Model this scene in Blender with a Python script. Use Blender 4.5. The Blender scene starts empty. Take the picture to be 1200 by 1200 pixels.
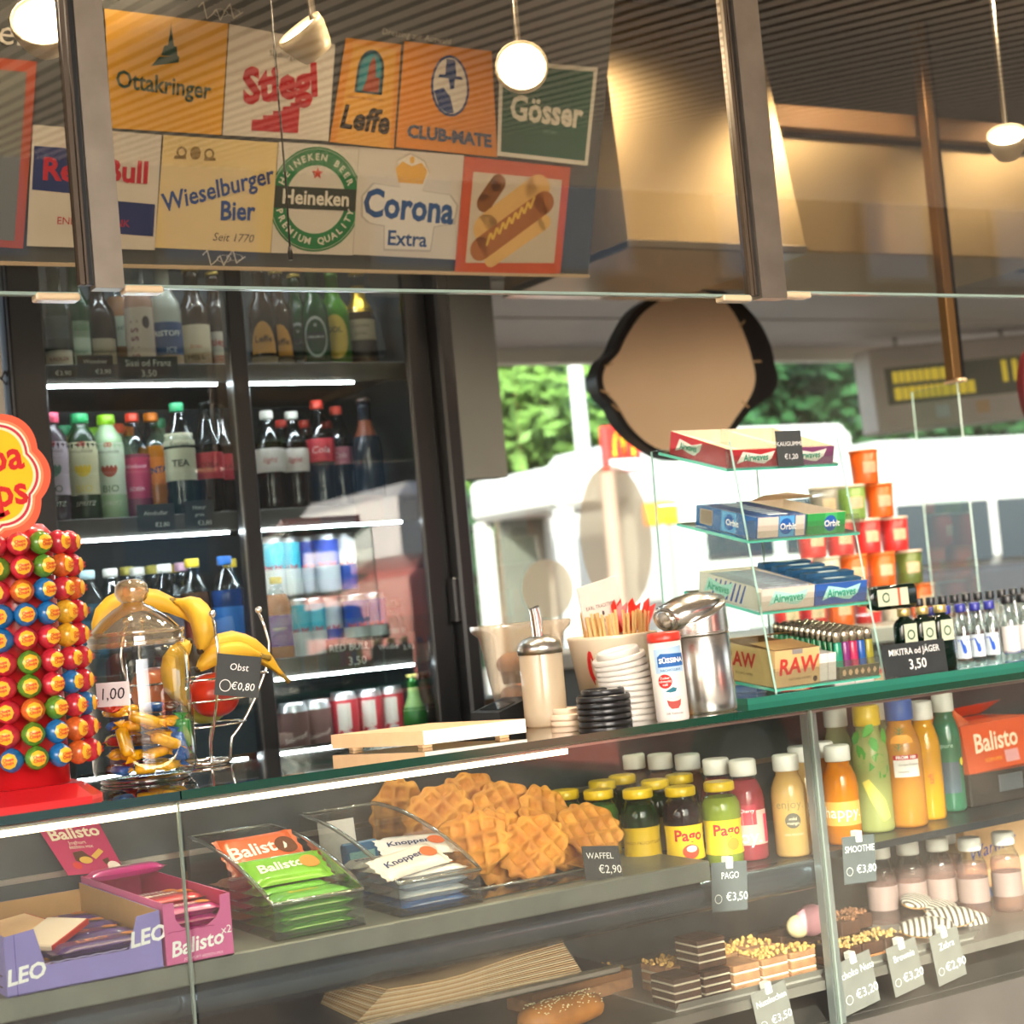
import bpy, bmesh, math, random
from mathutils import Vector, Matrix
random.seed(7)
SC = bpy.context.scene
COL = SC.collection
PI = math.pi
V = Vector

# ---------------------------------------------------------------- camera
F_PX = 1975.0                       # focal length in pixels of the 1200 px frame
CAM = V((-0.46694, -2.06034, 1.40021))
ROLL = math.radians(5.2)
def _ray(px, py): return V(((px-600)/F_PX, (py-600)/F_PX, 1.0))
EX = _ray(3970, 396).normalized()   # direction of the counter's length, from its vanishing point
_u0 = V((-math.sin(ROLL), -math.cos(ROLL), 0))
UPC = (_u0 + V((0, 0, 1)) * (-(_u0.dot(EX))/EX.z)).normalized()
EY = UPC.cross(EX)
RW = Matrix((EX, EY, UPC))          # camera -> world
def P(px, py, X=None, Y=None, Z=None):
    """where the ray through a pixel meets a plane of the place"""
    d = RW @ _ray(px, py)
    if Y is not None: t = (Y-CAM.y)/d.y
    elif Z is not None: t = (Z-CAM.z)/d.z
    else: t = (X-CAM.x)/d.x
    return CAM + d*t
def PN(px, py, o, n):
    d = RW @ _ray(px, py)
    return CAM + d*((o-CAM).dot(n)/d.dot(n))

cd = bpy.data.cameras.new('camera'); cam = bpy.data.objects.new('camera', cd); COL.objects.link(cam)
r_, u_, b_ = RW @ V((1, 0, 0)), RW @ V((0, -1, 0)), RW @ V((0, 0, -1))
mw = Matrix((r_, u_, b_)).transposed().to_4x4(); mw.translation = CAM
cam.matrix_world = mw
cd.sensor_width = 36; cd.lens = F_PX/1200*36; cd.clip_start = .05; cd.clip_end = 400
cd.dof.use_dof = True; cd.dof.focus_distance = 2.36; cd.dof.aperture_fstop = 5.6
SC.camera = cam

# ---------------------------------------------------------------- world, sun, exposure
w = bpy.data.worlds.new('sky'); SC.world = w; w.use_nodes = True
nt = w.node_tree; nt.nodes.clear()
o_ = nt.nodes.new('ShaderNodeOutputWorld'); bg = nt.nodes.new('ShaderNodeBackground'); sk = nt.nodes.new('ShaderNodeTexSky')
sk.sky_type = 'NISHITA'; sk.sun_disc = False; sk.sun_elevation = math.radians(26); sk.sun_rotation = math.radians(210)
sk.air_density = 1.0; sk.dust_density = 3.0; sk.ozone_density = 1.0
hs = nt.nodes.new('ShaderNodeHueSaturation'); hs.inputs['Saturation'].default_value = .55
nt.links.new(sk.outputs[0], hs.inputs['Color']); nt.links.new(hs.outputs[0], bg.inputs[0]); nt.links.new(bg.outputs[0], o_.inputs[0])
bg.inputs[1].default_value = .42
sd = bpy.data.lights.new('sun', 'SUN'); sun = bpy.data.objects.new('sun', sd); COL.objects.link(sun)
sd.energy = 5.5; sd.angle = math.radians(.6); sd.color = (1, .95, .86)
sun.rotation_euler = V((.42, .72, -.365)).to_track_quat('-Z', 'Y').to_euler(); sun.location = (-9, -15, 9)
SC.view_settings.view_transform = 'Standard'; SC.view_settings.look = 'None'
SC.view_settings.exposure = 1.08; SC.view_settings.gamma = 1; SC.view_settings.use_curve_mapping = False
SC.cycles.max_bounces = 10; SC.cycles.transparent_max_bounces = 24; SC.cycles.caustics_reflective = False; SC.cycles.caustics_refractive = False
SC.cycles.sample_clamp_indirect = 6

# ---------------------------------------------------------------- materials
def lin(h):
    if not isinstance(h, str): return tuple(h)
    c = [int(h[i:i+2], 16)/255 for i in (0, 2, 4)]
    return tuple(x/12.92 if x <= .04045 else ((x+.055)/1.055)**2.4 for x in c)
MT = {}
def mat(name, col='808080', rough=.5, metal=0, spec=.5, coat=0, emit=0, noise=None, bump=None, trans=0, sheen=0, ecol=None, col2=None, wave=None):
    """principled material; noise=(scale, amount) varies the colour, bump=(scale, strength) the relief"""
    if name in MT: return MT[name]
    m = bpy.data.materials.new(name); m.use_nodes = True; MT[name] = m
    t = m.node_tree; b = t.nodes['Principled BSDF']; c = lin(col)
    b.inputs['Base Color'].default_value = (*c, 1); b.inputs['Roughness'].default_value = rough
    b.inputs['Metallic'].default_value = metal; b.inputs['Specular IOR Level'].default_value = spec
    b.inputs['Coat Weight'].default_value = coat; b.inputs['Coat Roughness'].default_value = .08
    b.inputs['Transmission Weight'].default_value = trans
    m.diffuse_color = (*c, 1)
    tc = t.nodes.new('ShaderNodeTexCoord')
    if emit:
        b.inputs['Emission Color'].default_value = (*lin(ecol or col), 1); b.inputs['Emission Strength'].default_value = emit
    if noise:
        n = t.nodes.new('ShaderNodeTexNoise'); n.inputs['Scale'].default_value = noise[0]; n.inputs['Detail'].default_value = 4
        t.links.new(tc.outputs['Object'], n.inputs['Vector'])
        r = t.nodes.new('ShaderNodeValToRGB'); r.color_ramp.elements[0].position = .3; r.color_ramp.elements[1].position = .7
        c2 = lin(col2) if col2 else tuple(x*(1-noise[1]) for x in c)
        c1 = c if col2 else tuple(min(1, x*(1+noise[1]*.5)) for x in c)
        r.color_ramp.elements[0].color = (*c2, 1); r.color_ramp.elements[1].color = (*c1, 1)
        t.links.new(n.outputs['Fac'], r.inputs[0]); t.links.new(r.outputs[0], b.inputs['Base Color'])
    if wave:
        wv = t.nodes.new('ShaderNodeTexWave'); wv.inputs['Scale'].default_value = wave[0]; wv.inputs['Distortion'].default_value = wave[1]; wv.bands_direction = wave[3] if len(wave) > 3 else 'X'
        t.links.new(tc.outputs['Object'], wv.inputs['Vector'])
        r = t.nodes.new('ShaderNodeValToRGB'); r.color_ramp.elements[0].color = (*lin(wave[2]), 1); r.color_ramp.elements[1].color = (*c, 1)
        t.links.new(wv.outputs['Fac'], r.inputs[0]); t.links.new(r.outputs[0], b.inputs['Base Color'])
    if bump:
        n = t.nodes.new('ShaderNodeTexNoise'); n.inputs['Scale'].default_value = bump[0]; n.inputs['Detail'].default_value = 3
        bp = t.nodes.new('ShaderNodeBump'); bp.inputs['Strength'].default_value = bump[1]; bp.inputs['Distance'].default_value = .003
        t.links.new(tc.outputs['Object'], n.inputs['Vector']); t.links.new(n.outputs['Fac'], bp.inputs['Height']); t.links.new(bp.outputs[0], b.inputs['Normal'])
    return m
def glass(name, tint='FFFFFF', k=1.9, rough=0, film=0, fcol='C8C0B4', grime=0):
    """thin clear sheet: lets light through, mirrors by Fresnel; film = share of a diffuse film of dust or painted reflections"""
    if name in MT: return MT[name]
    m = bpy.data.materials.new(name); m.use_nodes = True; MT[name] = m
    t = m.node_tree; t.nodes.clear()
    o = t.nodes.new('ShaderNodeOutputMaterial'); tr = t.nodes.new('ShaderNodeBsdfTransparent'); gl = t.nodes.new('ShaderNodeBsdfGlossy')
    tr.inputs[0].default_value = (*lin(tint), 1); gl.inputs['Roughness'].default_value = rough
    fr = t.nodes.new('ShaderNodeFresnel'); fr.inputs[0].default_value = 1.5
    ge = t.nodes.new('ShaderNodeNewGeometry')
    iv = t.nodes.new('ShaderNodeMath'); iv.operation = 'SUBTRACT'; iv.inputs[0].default_value = 1; t.links.new(ge.outputs['Backfacing'], iv.inputs[1])
    mu = t.nodes.new('ShaderNodeMath'); mu.operation = 'MULTIPLY'; t.links.new(fr.outputs[0], mu.inputs[0]); t.links.new(iv.outputs[0], mu.inputs[1])
    m2 = t.nodes.new('ShaderNodeMath'); m2.operation = 'MULTIPLY'; m2.inputs[1].default_value = k; m2.use_clamp = True; t.links.new(mu.outputs[0], m2.inputs[0])
    mx = t.nodes.new('ShaderNodeMixShader'); t.links.new(m2.outputs[0], mx.inputs[0]); t.links.new(gl.outputs[0], mx.inputs[2])
    if film:
        df = t.nodes.new('ShaderNodeBsdfDiffuse'); df.inputs[0].default_value = (*lin(fcol), 1)
        mf = t.nodes.new('ShaderNodeMixShader'); mf.inputs[0].default_value = film
        if grime:
            tc = t.nodes.new('ShaderNodeTexCoord'); n = t.nodes.new('ShaderNodeTexNoise'); n.inputs['Scale'].default_value = grime; n.inputs['Detail'].default_value = 6
            r = t.nodes.new('ShaderNodeMapRange'); r.inputs['From Min'].default_value = .35; r.inputs['From Max'].default_value = .8; r.inputs['To Max'].default_value = film*2.2
            t.links.new(tc.outputs['Object'], n.inputs['Vector']); t.links.new(n.outputs['Fac'], r.inputs['Value']); t.links.new(r.outputs[0], mf.inputs[0])
        t.links.new(tr.outputs[0], mf.inputs[1]); t.links.new(df.outputs[0], mf.inputs[2]); t.links.new(mf.outputs[0], mx.inputs[1])
    else: t.links.new(tr.outputs[0], mx.inputs[1])
    t.links.new(mx.outputs[0], o.inputs[0]); m.diffuse_color = (.7, .85, .8, .3)
    return m
def tinted(name, col, dens=.5, rough=.08):
    """coloured liquid or see-through plastic: part coloured body, part see-through, glossy skin"""
    if name in MT: return MT[name]
    m = bpy.data.materials.new(name); m.use_nodes = True; MT[name] = m
    t = m.node_tree; b = t.nodes['Principled BSDF']; c = lin(col)
    b.inputs['Base Color'].default_value = (*c, 1); b.inputs['Roughness'].default_value = rough; b.inputs['Coat Weight'].default_value = .3
    o = t.nodes['Material Output']; tr = t.nodes.new('ShaderNodeBsdfTransparent')
    tr.inputs[0].default_value = (*[x**.5 for x in c], 1)
    tl = t.nodes.new('ShaderNodeBsdfTranslucent'); tl.inputs[0].default_value = (*c, 1)
    m1 = t.nodes.new('ShaderNodeMixShader'); m1.inputs[0].default_value = .3
    t.links.new(b.outputs[0], m1.inputs[1]); t.links.new(tl.outputs[0], m1.inputs[2])
    mx = t.nodes.new('ShaderNodeMixShader'); mx.inputs[0].default_value = 1-dens
    t.links.new(m1.outputs[0], mx.inputs[1]); t.links.new(tr.outputs[0], mx.inputs[2]); t.links.new(mx.outputs[0], o.inputs[0])
    m.diffuse_color = (*c, 1)
    return m
def pl(col, rough=.35, name=None, **k): return mat(name or 'plastic_'+col, col, rough, **k)
def ink(col): return mat('ink_'+col, col, .6, spec=.2)
def paper(col, **k): return mat('paper_'+col, col, .75, spec=.25, noise=(60, .06), **k)

# ---------------------------------------------------------------- mesh builder
_TX = {}
def text2d(s, size, ax='CENTER', shear=0, bold=0, sx=1, space=1):
    k = (s, size, ax, shear, bold, sx, space)
    if k in _TX: return _TX[k]
    c = bpy.data.curves.new('t', 'FONT'); c.body = s; c.size = size; c.align_x = ax; c.align_y = 'CENTER'
    c.shear = shear; c.offset = bold*size; c.resolution_u = 2; c.space_character = space
    o = bpy.data.objects.new('t', c); me = o.to_mesh()
    vs = [(v.co.x*sx, v.co.y) for v in me.vertices]; fs = [tuple(p.vertices) for p in me.polygons]
    o.to_mesh_clear(); bpy.data.objects.remove(o); bpy.data.curves.remove(c)
    _TX[k] = (vs, fs); return _TX[k]
def frame(O, U, W):
    """flat frame: (x, y, lift) -> point; U and W are made unit and square"""
    O = V(O); U = V(U).normalized(); W = V(W); W = (W-U*W.dot(U)).normalized(); N = U.cross(W)
    return lambda x, y, d=0: O+U*x+W*y+N*d
def cyl(r, ang, z0, c=(0, 0), lift=.0006):
    """wrap round an upright cylinder; ang = direction faced"""
    def f(x, y, d=0):
        R = (r(z0+y) if callable(r) else r)
        a = ang+x/max(R, .004); R += lift+d
        return V((c[0]+R*math.cos(a), c[1]+R*math.sin(a), z0+y))
    f.curved = True
    return f
def slab(poly, a, b):
    for lim, sg in ((a, 1), (b, -1)):
        out = []
        for i in range(len(poly)):
            p, q = poly[i-1], poly[i]; dp, dq = (p[0]-lim)*sg, (q[0]-lim)*sg
            if (dp >= 0) != (dq >= 0): u = dp/(dp-dq); out.append((lim, p[1]+(q[1]-p[1])*u))
            if dq >= 0: out.append(q)
        poly = out
        if len(poly) < 3: return []
    return poly
class M:
    def __init__(s): s.v = []; s.f = []; s.m = []; s.s = []
    def add(s, vs, fs, m=0, sm=False):
        b = len(s.v); s.v += [tuple(x) for x in vs]
        for q in fs: s.f.append(tuple(b+i for i in q)); s.m.append(m); s.s.append(sm)
        return s
    def box(s, x0, x1, y0, y1, z0, z1, m=0, em=None):
        if x0 > x1: x0, x1 = x1, x0
        vs = [(x, y, z) for z in (z0, z1) for y in (y0, y1) for x in (x0, x1)]
        fs = [(0, 2, 3, 1), (4, 5, 7, 6), (0, 1, 5, 4), (2, 6, 7, 3), (0, 4, 6, 2), (1, 3, 7, 5)]
        return s.add(vs, fs, m)
    def rbox(s, x0, x1, y0, y1, z0, z1, r=.002, m=0, n=1):
        bm = bmesh.new(); bmesh.ops.create_cube(bm, size=1)
        for v in bm.verts: v.co = V(((x0+x1)/2+v.co.x*(x1-x0), (y0+y1)/2+v.co.y*(y1-y0), (z0+z1)/2+v.co.z*(z1-z0)))
        bmesh.ops.bevel(bm, geom=bm.edges[:], offset=r, segments=n, affect='EDGES')
        bm.verts.index_update(); s.add([v.co[:] for v in bm.verts], [[v.index for v in f.verts] for f in bm.faces], m, False); bm.free(); return s
    def lathe(s, prof, n=20, m=0, c=(0, 0, 0), sm=True, cap=True, mz=None, a0=0, a1=None):
        """profile [(r, z)]; mz(z) picks the material of each ring; a0..a1 for part of a turn"""
        full = a1 is None; k = n if full else n+1; vs = []
        for r, z in prof:
            for i in range(k):
                a = a0+(2*PI*i/n if full else (a1-a0)*i/n)
                vs.append((c[0]+r*math.cos(a), c[1]+r*math.sin(a), c[2]+z))
        b = len(s.v); s.v += vs
        for j in range(len(prof)-1):
            mm = mz((prof[j][1]+prof[j+1][1])/2) if mz else m
            for i in range(n):
                i2 = (i+1) % k if full else i+1
                s.f.append((b+j*k+i, b+j*k+i2, b+(j+1)*k+i2, b+(j+1)*k+i)); s.m.append(mm); s.s.append(sm)
        if cap and full:
            for j, rev in ((0, True), (len(prof)-1, False)):
                if prof[j][0] > 1e-5:
                    q = [b+j*k+i for i in range(n)]; s.f.append(tuple(q[::-1] if rev else q)); s.m.append(mz(prof[j][1]) if mz else m); s.s.append(False)
        return s
    def tube(s, pts, r, n=8, m=0, closed=False, cap=True, sc=None):
        pts = [V(p) for p in pts]; N = len(pts); b = len(s.v); up = None
        for i, p in enumerate(pts):
            if closed: t = pts[(i+1) % N]-pts[i-1]
            else: t = pts[min(i+1, N-1)]-pts[max(i-1, 0)]
            t = t.normalized()
            if up is None: up = V((0, 0, 1)) if abs(t.z) < .9 else V((0, 1, 0))
            u = (up-t*up.dot(t)); u = u.normalized() if u.length > 1e-6 else t.orthogonal().normalized(); up = u; w_ = t.cross(u)
            R = r[i] if isinstance(r, (list, tuple)) else r
            for k in range(n):
                a = 2*PI*k/n; ca, sa = math.cos(a)*R, math.sin(a)*R
                if sc: ca *= sc[0]; sa *= sc[1]
                s.v.append(tuple(p+u*ca+w_*sa))
        for i in range(N if closed else N-1):
            j = (i+1) % N
            for k in range(n):
                k2 = (k+1) % n; s.f.append((b+i*n+k, b+i*n+k2, b+j*n+k2, b+j*n+k)); s.m.append(m); s.s.append(True)
        if cap and not closed:
            s.f.append(tuple(b+k for k in range(n))[::-1]); s.f.append(tuple(b+(N-1)*n+k for k in range(n))); s.m += [m, m]; s.s += [False, False]
        return s
    def sph(s, c, r, n=12, m=0, sc=(1, 1, 1), fn=None, rings=None):
        rings = rings or max(4, n//2); vs = []; fs = []
        for j in range(rings+1):
            th = PI*j/rings
            for i in range(n):
                a = 2*PI*i/n; d = V((math.sin(th)*math.cos(a), math.sin(th)*math.sin(a), math.cos(th)))
                R = r*(fn(d) if fn else 1); vs.append((c[0]+d.x*R*sc[0], c[1]+d.y*R*sc[1], c[2]+d.z*R*sc[2]))
        for j in range(rings):
            for i in range(n):
                i2 = (i+1) % n; fs.append((j*n+i, (j+1)*n+i, (j+1)*n+i2, j*n+i2))
        return s.add(vs, fs, m, True)
    def quad(s, a, b, c, d, m=0): return s.add([a, b, c, d], [(0, 1, 2, 3)], m)
    def ext(s, poly, fr, d=.001, m=0, d0=0):
        """polygon extruded in a frame from lift d0 to d0+d"""
        n = len(poly); vs = [fr(x, y, d0+d) for x, y in poly]+[fr(x, y, d0) for x, y in poly]
        fs = [tuple(range(n)), tuple(range(2*n-1, n-1, -1))]+[(i, n+i, n+(i+1) % n, (i+1) % n) for i in range(n)]
        return s.add(vs, fs, m)
    def flat(s, poly, fr, m=0, d=0):
        if getattr(fr, 'curved', 0):
            x0, x1 = min(p[0] for p in poly), max(p[0] for p in poly); n = int((x1-x0)/.005)+1
            if n > 1:
                for i in range(n):
                    q = slab(poly, x0+(x1-x0)*i/n, x0+(x1-x0)*(i+1)/n)
                    if q: s.add([fr(x, y, d) for x, y in q], [tuple(range(len(q)))], m)
                return s
        return s.add([fr(x, y, d) for x, y in poly], [tuple(range(len(poly)))], m)
    def disc(s, cx, cy, rx, ry, fr, m=0, d=0, n=24, a0=0, a1=2*PI): return s.flat([(cx+rx*math.cos(a0+(a1-a0)*i/n), cy+ry*math.sin(a0+(a1-a0)*i/n)) for i in range(n)], fr, m, d)
    def ring(s, cx, cy, r0, r1, fr, m=0, d=0, n=32, asp=1):
        vs = [fr(cx+r*math.cos(2*PI*i/n), cy+r*asp*math.sin(2*PI*i/n), d) for r in (r0, r1) for i in range(n)]
        return s.add(vs, [(i, (i+1) % n, n+(i+1) % n, n+i)[::-1] for i in range(n)], m)
    def text(s, t, size, fr, x=0, y=0, m=0, d=.0004, rot=0, **k):
        vs, fs = text2d(t, size, **k); c, q = math.cos(rot), math.sin(rot)
        return s.add([fr(x+a*c-b*q, y+a*q+b*c, d) for a, b in vs], fs, m)
    def line(s, pts, wd, fr, m=0, d=.0004):
        for a, b in zip(pts[:-1], pts[1:]):
            a = V((*a, 0)); b = V((*b, 0)); t = (b-a).normalized(); n_ = V((-t.y, t.x, 0))*wd/2; t = t*wd*.3
            s.flat([(p.x, p.y) for p in (a-t-n_, b+t-n_, b+t+n_, a-t+n_)], fr, m, d)
        return s
    def move(s, fn): s.v = [tuple(fn(V(x))) for x in s.v]; return s
    def rot(s, ang, axis='Z', c=(0, 0, 0), t=(0, 0, 0)):
        R = Matrix.Rotation(ang, 3, axis); c = V(c); t = V(t); return s.move(lambda p: R @ (p-c)+c+t)
    def obj(s, name, mats, parent=None, loc=None, rot=None):
        me = bpy.data.meshes.new(name); me.from_pydata(s.v, [], s.f); mats = mats if isinstance(mats, (list, tuple)) else [mats]
        for x in mats: me.materials.append(x)
        me.polygons.foreach_set('material_index', s.m); me.polygons.foreach_set('use_smooth', s.s); me.update()
        o = bpy.data.objects.new(name, me); COL.objects.link(o)
        if parent: o.parent = parent
        if loc is not None: o.location = loc
        if rot is not None: o.rotation_euler = rot
        return o
def tag(o, label, cat, group=None):
    o['label'] = label; o['category'] = cat
    if group: o['group'] = group
    return o
def struct(o, label=None):
    o['kind'] = 'structure'
    if label: o['label'] = label
    return o
def thing(name, label, cat, loc=(0, 0, 0), rz=0, group=None, rot=None):
    o = bpy.data.objects.new(name, None); COL.objects.link(o); o.empty_display_size = .02
    o.location = loc; o.rotation_euler = rot or (0, 0, rz); return tag(o, label, cat, group)
def dup(root, loc=None, label=None, rz=None, group=None, rot=None):
    def cp(o, par):
        c = o.copy(); COL.objects.link(c); c.parent = par
        for ch in o.children: cp(ch, c)
        return c
    r = cp(root, None)
    if loc is not None: r.location = loc
    if rz is not None: r.rotation_euler = (0, 0, rz)
    if rot is not None: r.rotation_euler = rot
    if label: r['label'] = label
    if group: r['group'] = group
    return r
def facing(loc): return math.atan2(CAM.y-loc[1], CAM.x-loc[0])
ORD = ['first', 'second', 'third', 'fourth', 'fifth', 'sixth', 'seventh', 'eighth', 'ninth', 'tenth', 'eleventh', 'twelfth', 'thirteenth', 'fourteenth', 'fifteenth', 'sixteenth']
STEEL = mat('brushed_steel', 'B9B4AC', .28, 1, bump=(400, .05))
CHROME = mat('chrome', 'E6E3DE', .08, 1)
BLACK = mat('black_frame', '0B0B0D', .34, noise=(8, .3))
DARK = mat('dark_grey_metal', '4A4C4F', .45, noise=(14, .25))
CLEAR = glass('clear_glass', 'F4FAF8', 1.9)
PET = glass('clear_plastic', 'EFF3F3', 2.3, .05)
TAGM = mat('slate_card', '3A3D3E', .7, noise=(40, .12))
CHALK = ink('F2F2EE'); WHITE = pl('F2F0EA')
# ================================================================ the setting
CT = 1.20          # top of the glass counter
SH = .955          # upper shelf inside the display case
RS = .985          # top of the grey riser on that shelf
LS = .765          # lower shelf inside the case
FY = 1.20          # front of the drinks fridge
struct(M().box(-60, 90, -60, 90, -.1, 0).obj('ground', mat('paving', '6A6258', .8, noise=(1.3, .25), bump=(30, .3))), 'pale street paving round the kiosk')
struct(M().box(-1.6, 4.6, .02, 2.0, 0, .02).obj('floor', mat('kiosk_floor', '5A544E', .6, noise=(6, .3))))
CEIL = mat('dark_ceiling', '4A443D', .7, noise=(3, .2))
struct(M().box(-1.6, 4.6, 0, 2.02, 2.75, 2.8).obj('ceiling', CEIL))
WH = mat('white_wall', 'C9C5C0', .6, noise=(4, .08))
struct(M().box(-1.65, -1.6, 0, 2.02, 0, 2.75).obj('wall_left', WH))
struct(M().box(4.6, 4.65, 0, 2.02, 0, 2.75).obj('wall_right', CEIL))
lw = struct(M().box(-1.6, .35, 1.24, 1.3, 0.02, 2.75).obj('wall_back', WH))
k = M(); f_ = frame(P(4, 447, Y=1.24)-V((0, .001, 0)), (1, 0, 0), (0, 0, 1))
k.line([(-.02, 0), (-.012, .016), (-.004, .004), (.004, .02), (.01, .002), (.004, -.006), (-.004, .006)], .003, f_)
k.obj('chalk_scribble', ink('3A3A40'), lw)
RW_ = mat('grey_rear_wall', '8A8B88', .6, noise=(3, .1))
m = M(); m.box(1.32, 4.6, 2.0, 2.06, .02, 1.14); m.box(1.32, 4.6, 2.0, 2.06, 2.42, 2.75); m.box(.35, 1.32, 2.0, 2.06, .02, 2.75)
xw = P(590, 500, Y=2.0).x
m.box(1.32, xw, 2.0, 2.06, P(575, 560, Y=2.0).z, 2.42)
struct(m.obj('wall_rear', RW_))
m = M(); m.box(1.32, 4.6, 2.02, 2.026, 1.14, 2.42)
wi = struct(m.obj('window_1', glass('rear_glass', 'F2F6F4', 1.6, film=.03, fcol='D8CFC2')), 'wide rear window of the kiosk')
bf = mat('bronze_frame', '4A3A2C', .4, .4)
m = M(); m.box(1.32, 1.36, 1.98, 2.07, 1.14, 2.42); m.box(1.36, 4.6, 1.98, 2.07, 2.38, 2.42); m.box(1.36, 4.6, 1.95, 2.09, 1.12, 1.14)
m.obj('window_frame', bf, wi)
FILM = glass('beige_film', 'D8CCBA', .6, film=.5, fcol='DCD2C4')
for nm, c, rx, ry in (('oval_patch', (722, 630), 42, 72), ('round_patch', (642, 690), 30, 30)):  # soft beige see-through shapes on the rear pane
    m = M(); O = P(*c, Y=2.012); s_ = (P(c[0]+rx, c[1], Y=2.012)-P(c[0]-rx, c[1], Y=2.012)).x/2
    m.disc(0, 0, s_, s_*ry/rx, frame(O, (1, 0, 0), (0, 0, 1))); m.obj(nm, FILM, wi)
# ---- front: base panel, mullions, upper panes
BASEM = mat('base_panel', '6B6560', .4, .6, noise=(5, .2))
struct(M().box(-1.6, 4.6, .0, .03, .0, .70).obj('wall_front', BASEM))
UG = glass('upper_pane_glass', 'E8E3DA', 3.3, film=.004, fcol='A89C8C', grime=3)
def xz(px, py, Y=0.0): return P(px, py, Y=Y).x
TOPZ = 2.44
def seam(px0, px1): return (xz(px0, 0)+xz(px1, 330))/2   # mean of a bar edge read at its top and at its foot
s1a, s1b = seam(66, 92), seam(116, 142)
s2a, s2b = seam(846, 872), seam(886, 911)
panes = [(-1.5, s1a-.002, 1.830), (s1b+.001, s2a-.002, 1.841), (s2b+.001, 2.55, 1.848)]
for i, (x0, x1, zb) in enumerate(panes):
    g = struct(M().box(x0, x1, -.004, .004, zb, TOPZ).obj('window_%d' % (i+2), UG), ['left', 'middle', 'right'][i]+' pane of the glass fascia above the serving hatch')
    M().box(x0, x1, -.006, .006, zb-.004, zb, 0).obj('edge_strip', mat('glass_edge_grey', '8FA39A', .2), g)
    for bx in ((x0+.0, x0+.05), (x1-.055, x1)):
        if -.2 < bx[0] < 2.0: M().rbox(bx[0], bx[1], -.012, .012, zb-.011, zb-.002, .002).obj('edge_clip', mat('clip_clear', 'E2C9A4', .2, coat=.5), g)
for i, (a, b) in enumerate(((s1a, s1b), (s2a, s2b), (2.555, 2.60))):
    t = struct(M().box(a+.018, b, -.012, .012, 1.835, TOPZ).obj('trim_%d' % (i+1), mat('mullion_steel', '9A8E80', .35, .8, noise=(20, .15))), 'upright steel mullion between the fascia panes')
    M().box(a, a+.006, -.008, .008, 1.84, TOPZ).box(a+.008, a+.011, -.008, .008, 1.84, TOPZ).obj('glazing_seal', mat('seal_brown', '4E4032', .5), t)
    M().box(a+.0115, a+.0175, -.006, .006, 1.84, TOPZ).obj('shadow_gap', BLACK, t)
struct(M().box(-1.6, 4.6, -.02, .04, TOPZ+.0, 2.80).obj('trim_4', BASEM), 'steel header over the glass fascia')
# raised front flap, ribs running outwards
m = M(); sl = math.tan(math.radians(10)); L_ = 4.2; x = -4.0
def flap(x0, x1, d0, d1, m_=0):
    vs = []
    for y in (0, -L_):
        z = 2.46-y*sl
        vs += [(x0, y-.03, z+d0), (x1, y-.03, z+d0), (x1, y-.03, z+d1), (x0, y-.03, z+d1)]
    m.add(vs, [(3, 2, 1, 0), (4, 5, 6, 7), (0, 1, 5, 4), (1, 2, 6, 5), (2, 3, 7, 6), (3, 0, 4, 7)], m_)
flap(-4.0, 9.0, .03, .05)
while x < 9.0: flap(x, x+.030, .027, .03, 1); x += .062
struct(m.obj('canopy_front', [mat('flap_dark', '0E0C0B', .6), mat('flap_rib', 'FBF4E8', .5)]), 'ribbed flap raised over the front of the kiosk')
# rear flap with its beam
m = M(); m.box(1.0, 7.5, 2.07, 4.05, 2.46, 2.50)
RF = mat('rear_flap_grey', 'E0D4D0', .6, noise=(2, .1))
cr = struct(m.obj('canopy_rear', RF), 'grey flap raised behind the rear window')
M().box(1.0, 7.5, 4.05, 4.13, 2.40, 2.52).obj('edge_beam', mat('beige_beam', 'F4EADA', .5), cr)
for q in range(2): M().box(1.0, 7.5, 2.7+q*.65, 2.72+q*.65, 2.454, 2.46).obj('rib', RF, cr)
# ---- display case
CS = mat('case_back', '50565A', .35, .3, noise=(9, .35))
cs = thing('display_case', 'long glazed counter display case with dark shelves', 'display case', (0, .2, .03))
def part(mb, name, mats, root):
    l = V(root.location); mb.v = [tuple(V(x)-l) for x in mb.v]; return mb.obj(name, mats, root)
CX0, CX1 = -.45, 3.0
part(M().box(CX0, CX1, .035, .44, .03, .70), 'base_cabinet', BASEM, cs)
part(M().box(CX0, CX1, .41, .425, .70, 1.183), 'back_panel', CS, cs)
part(M().box(CX0, CX1, .403, .41, 1.062, 1.07), 'back_rail', STEEL, cs)
part(M().box(CX0, CX1, .03, .41, LS-.015, LS), 'lower_shelf', mat('lower_shelf_grey', '7C766E', .35, .3, noise=(7, .25)), cs)
m = M(); m.box(CX0, CX1, .05, .41, SH-.012, SH)
sh_ = part(m, 'upper_shelf', mat('shelf_dark', '33383C', .32, .5, noise=(9, .25)), cs)
pr = [(.05, SH), (.034, SH-.004), (.026, SH-.014), (.026, SH-.03), (.034, SH-.046), (.052, SH-.052), (.052, SH-.012)]
xs2 = P(966, 1000, Y=0).x
m = M(); m.v = [(x, a, b) for x in (CX0, xs2+.01) for a, b in pr]; n = len(pr)
m.f = [(i, (i+1) % n, n+(i+1) % n, n+i) for i in range(n)]; m.m = [0]*n; m.s = [True]*n
m.move(lambda p: p-V((0, .2, .03))).obj('shelf_lip', mat('lip_steel', '5A6670', .22, .8, noise=(9, .2)), cs)
xr = P(832, 1012, Y=.012).x
part(M().rbox(CX0, xr, .012, .40, SH+.0005, RS, .002), 'riser', mat('riser_grey', '76786F', .45, .2, noise=(16, .22)), cs)
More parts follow.
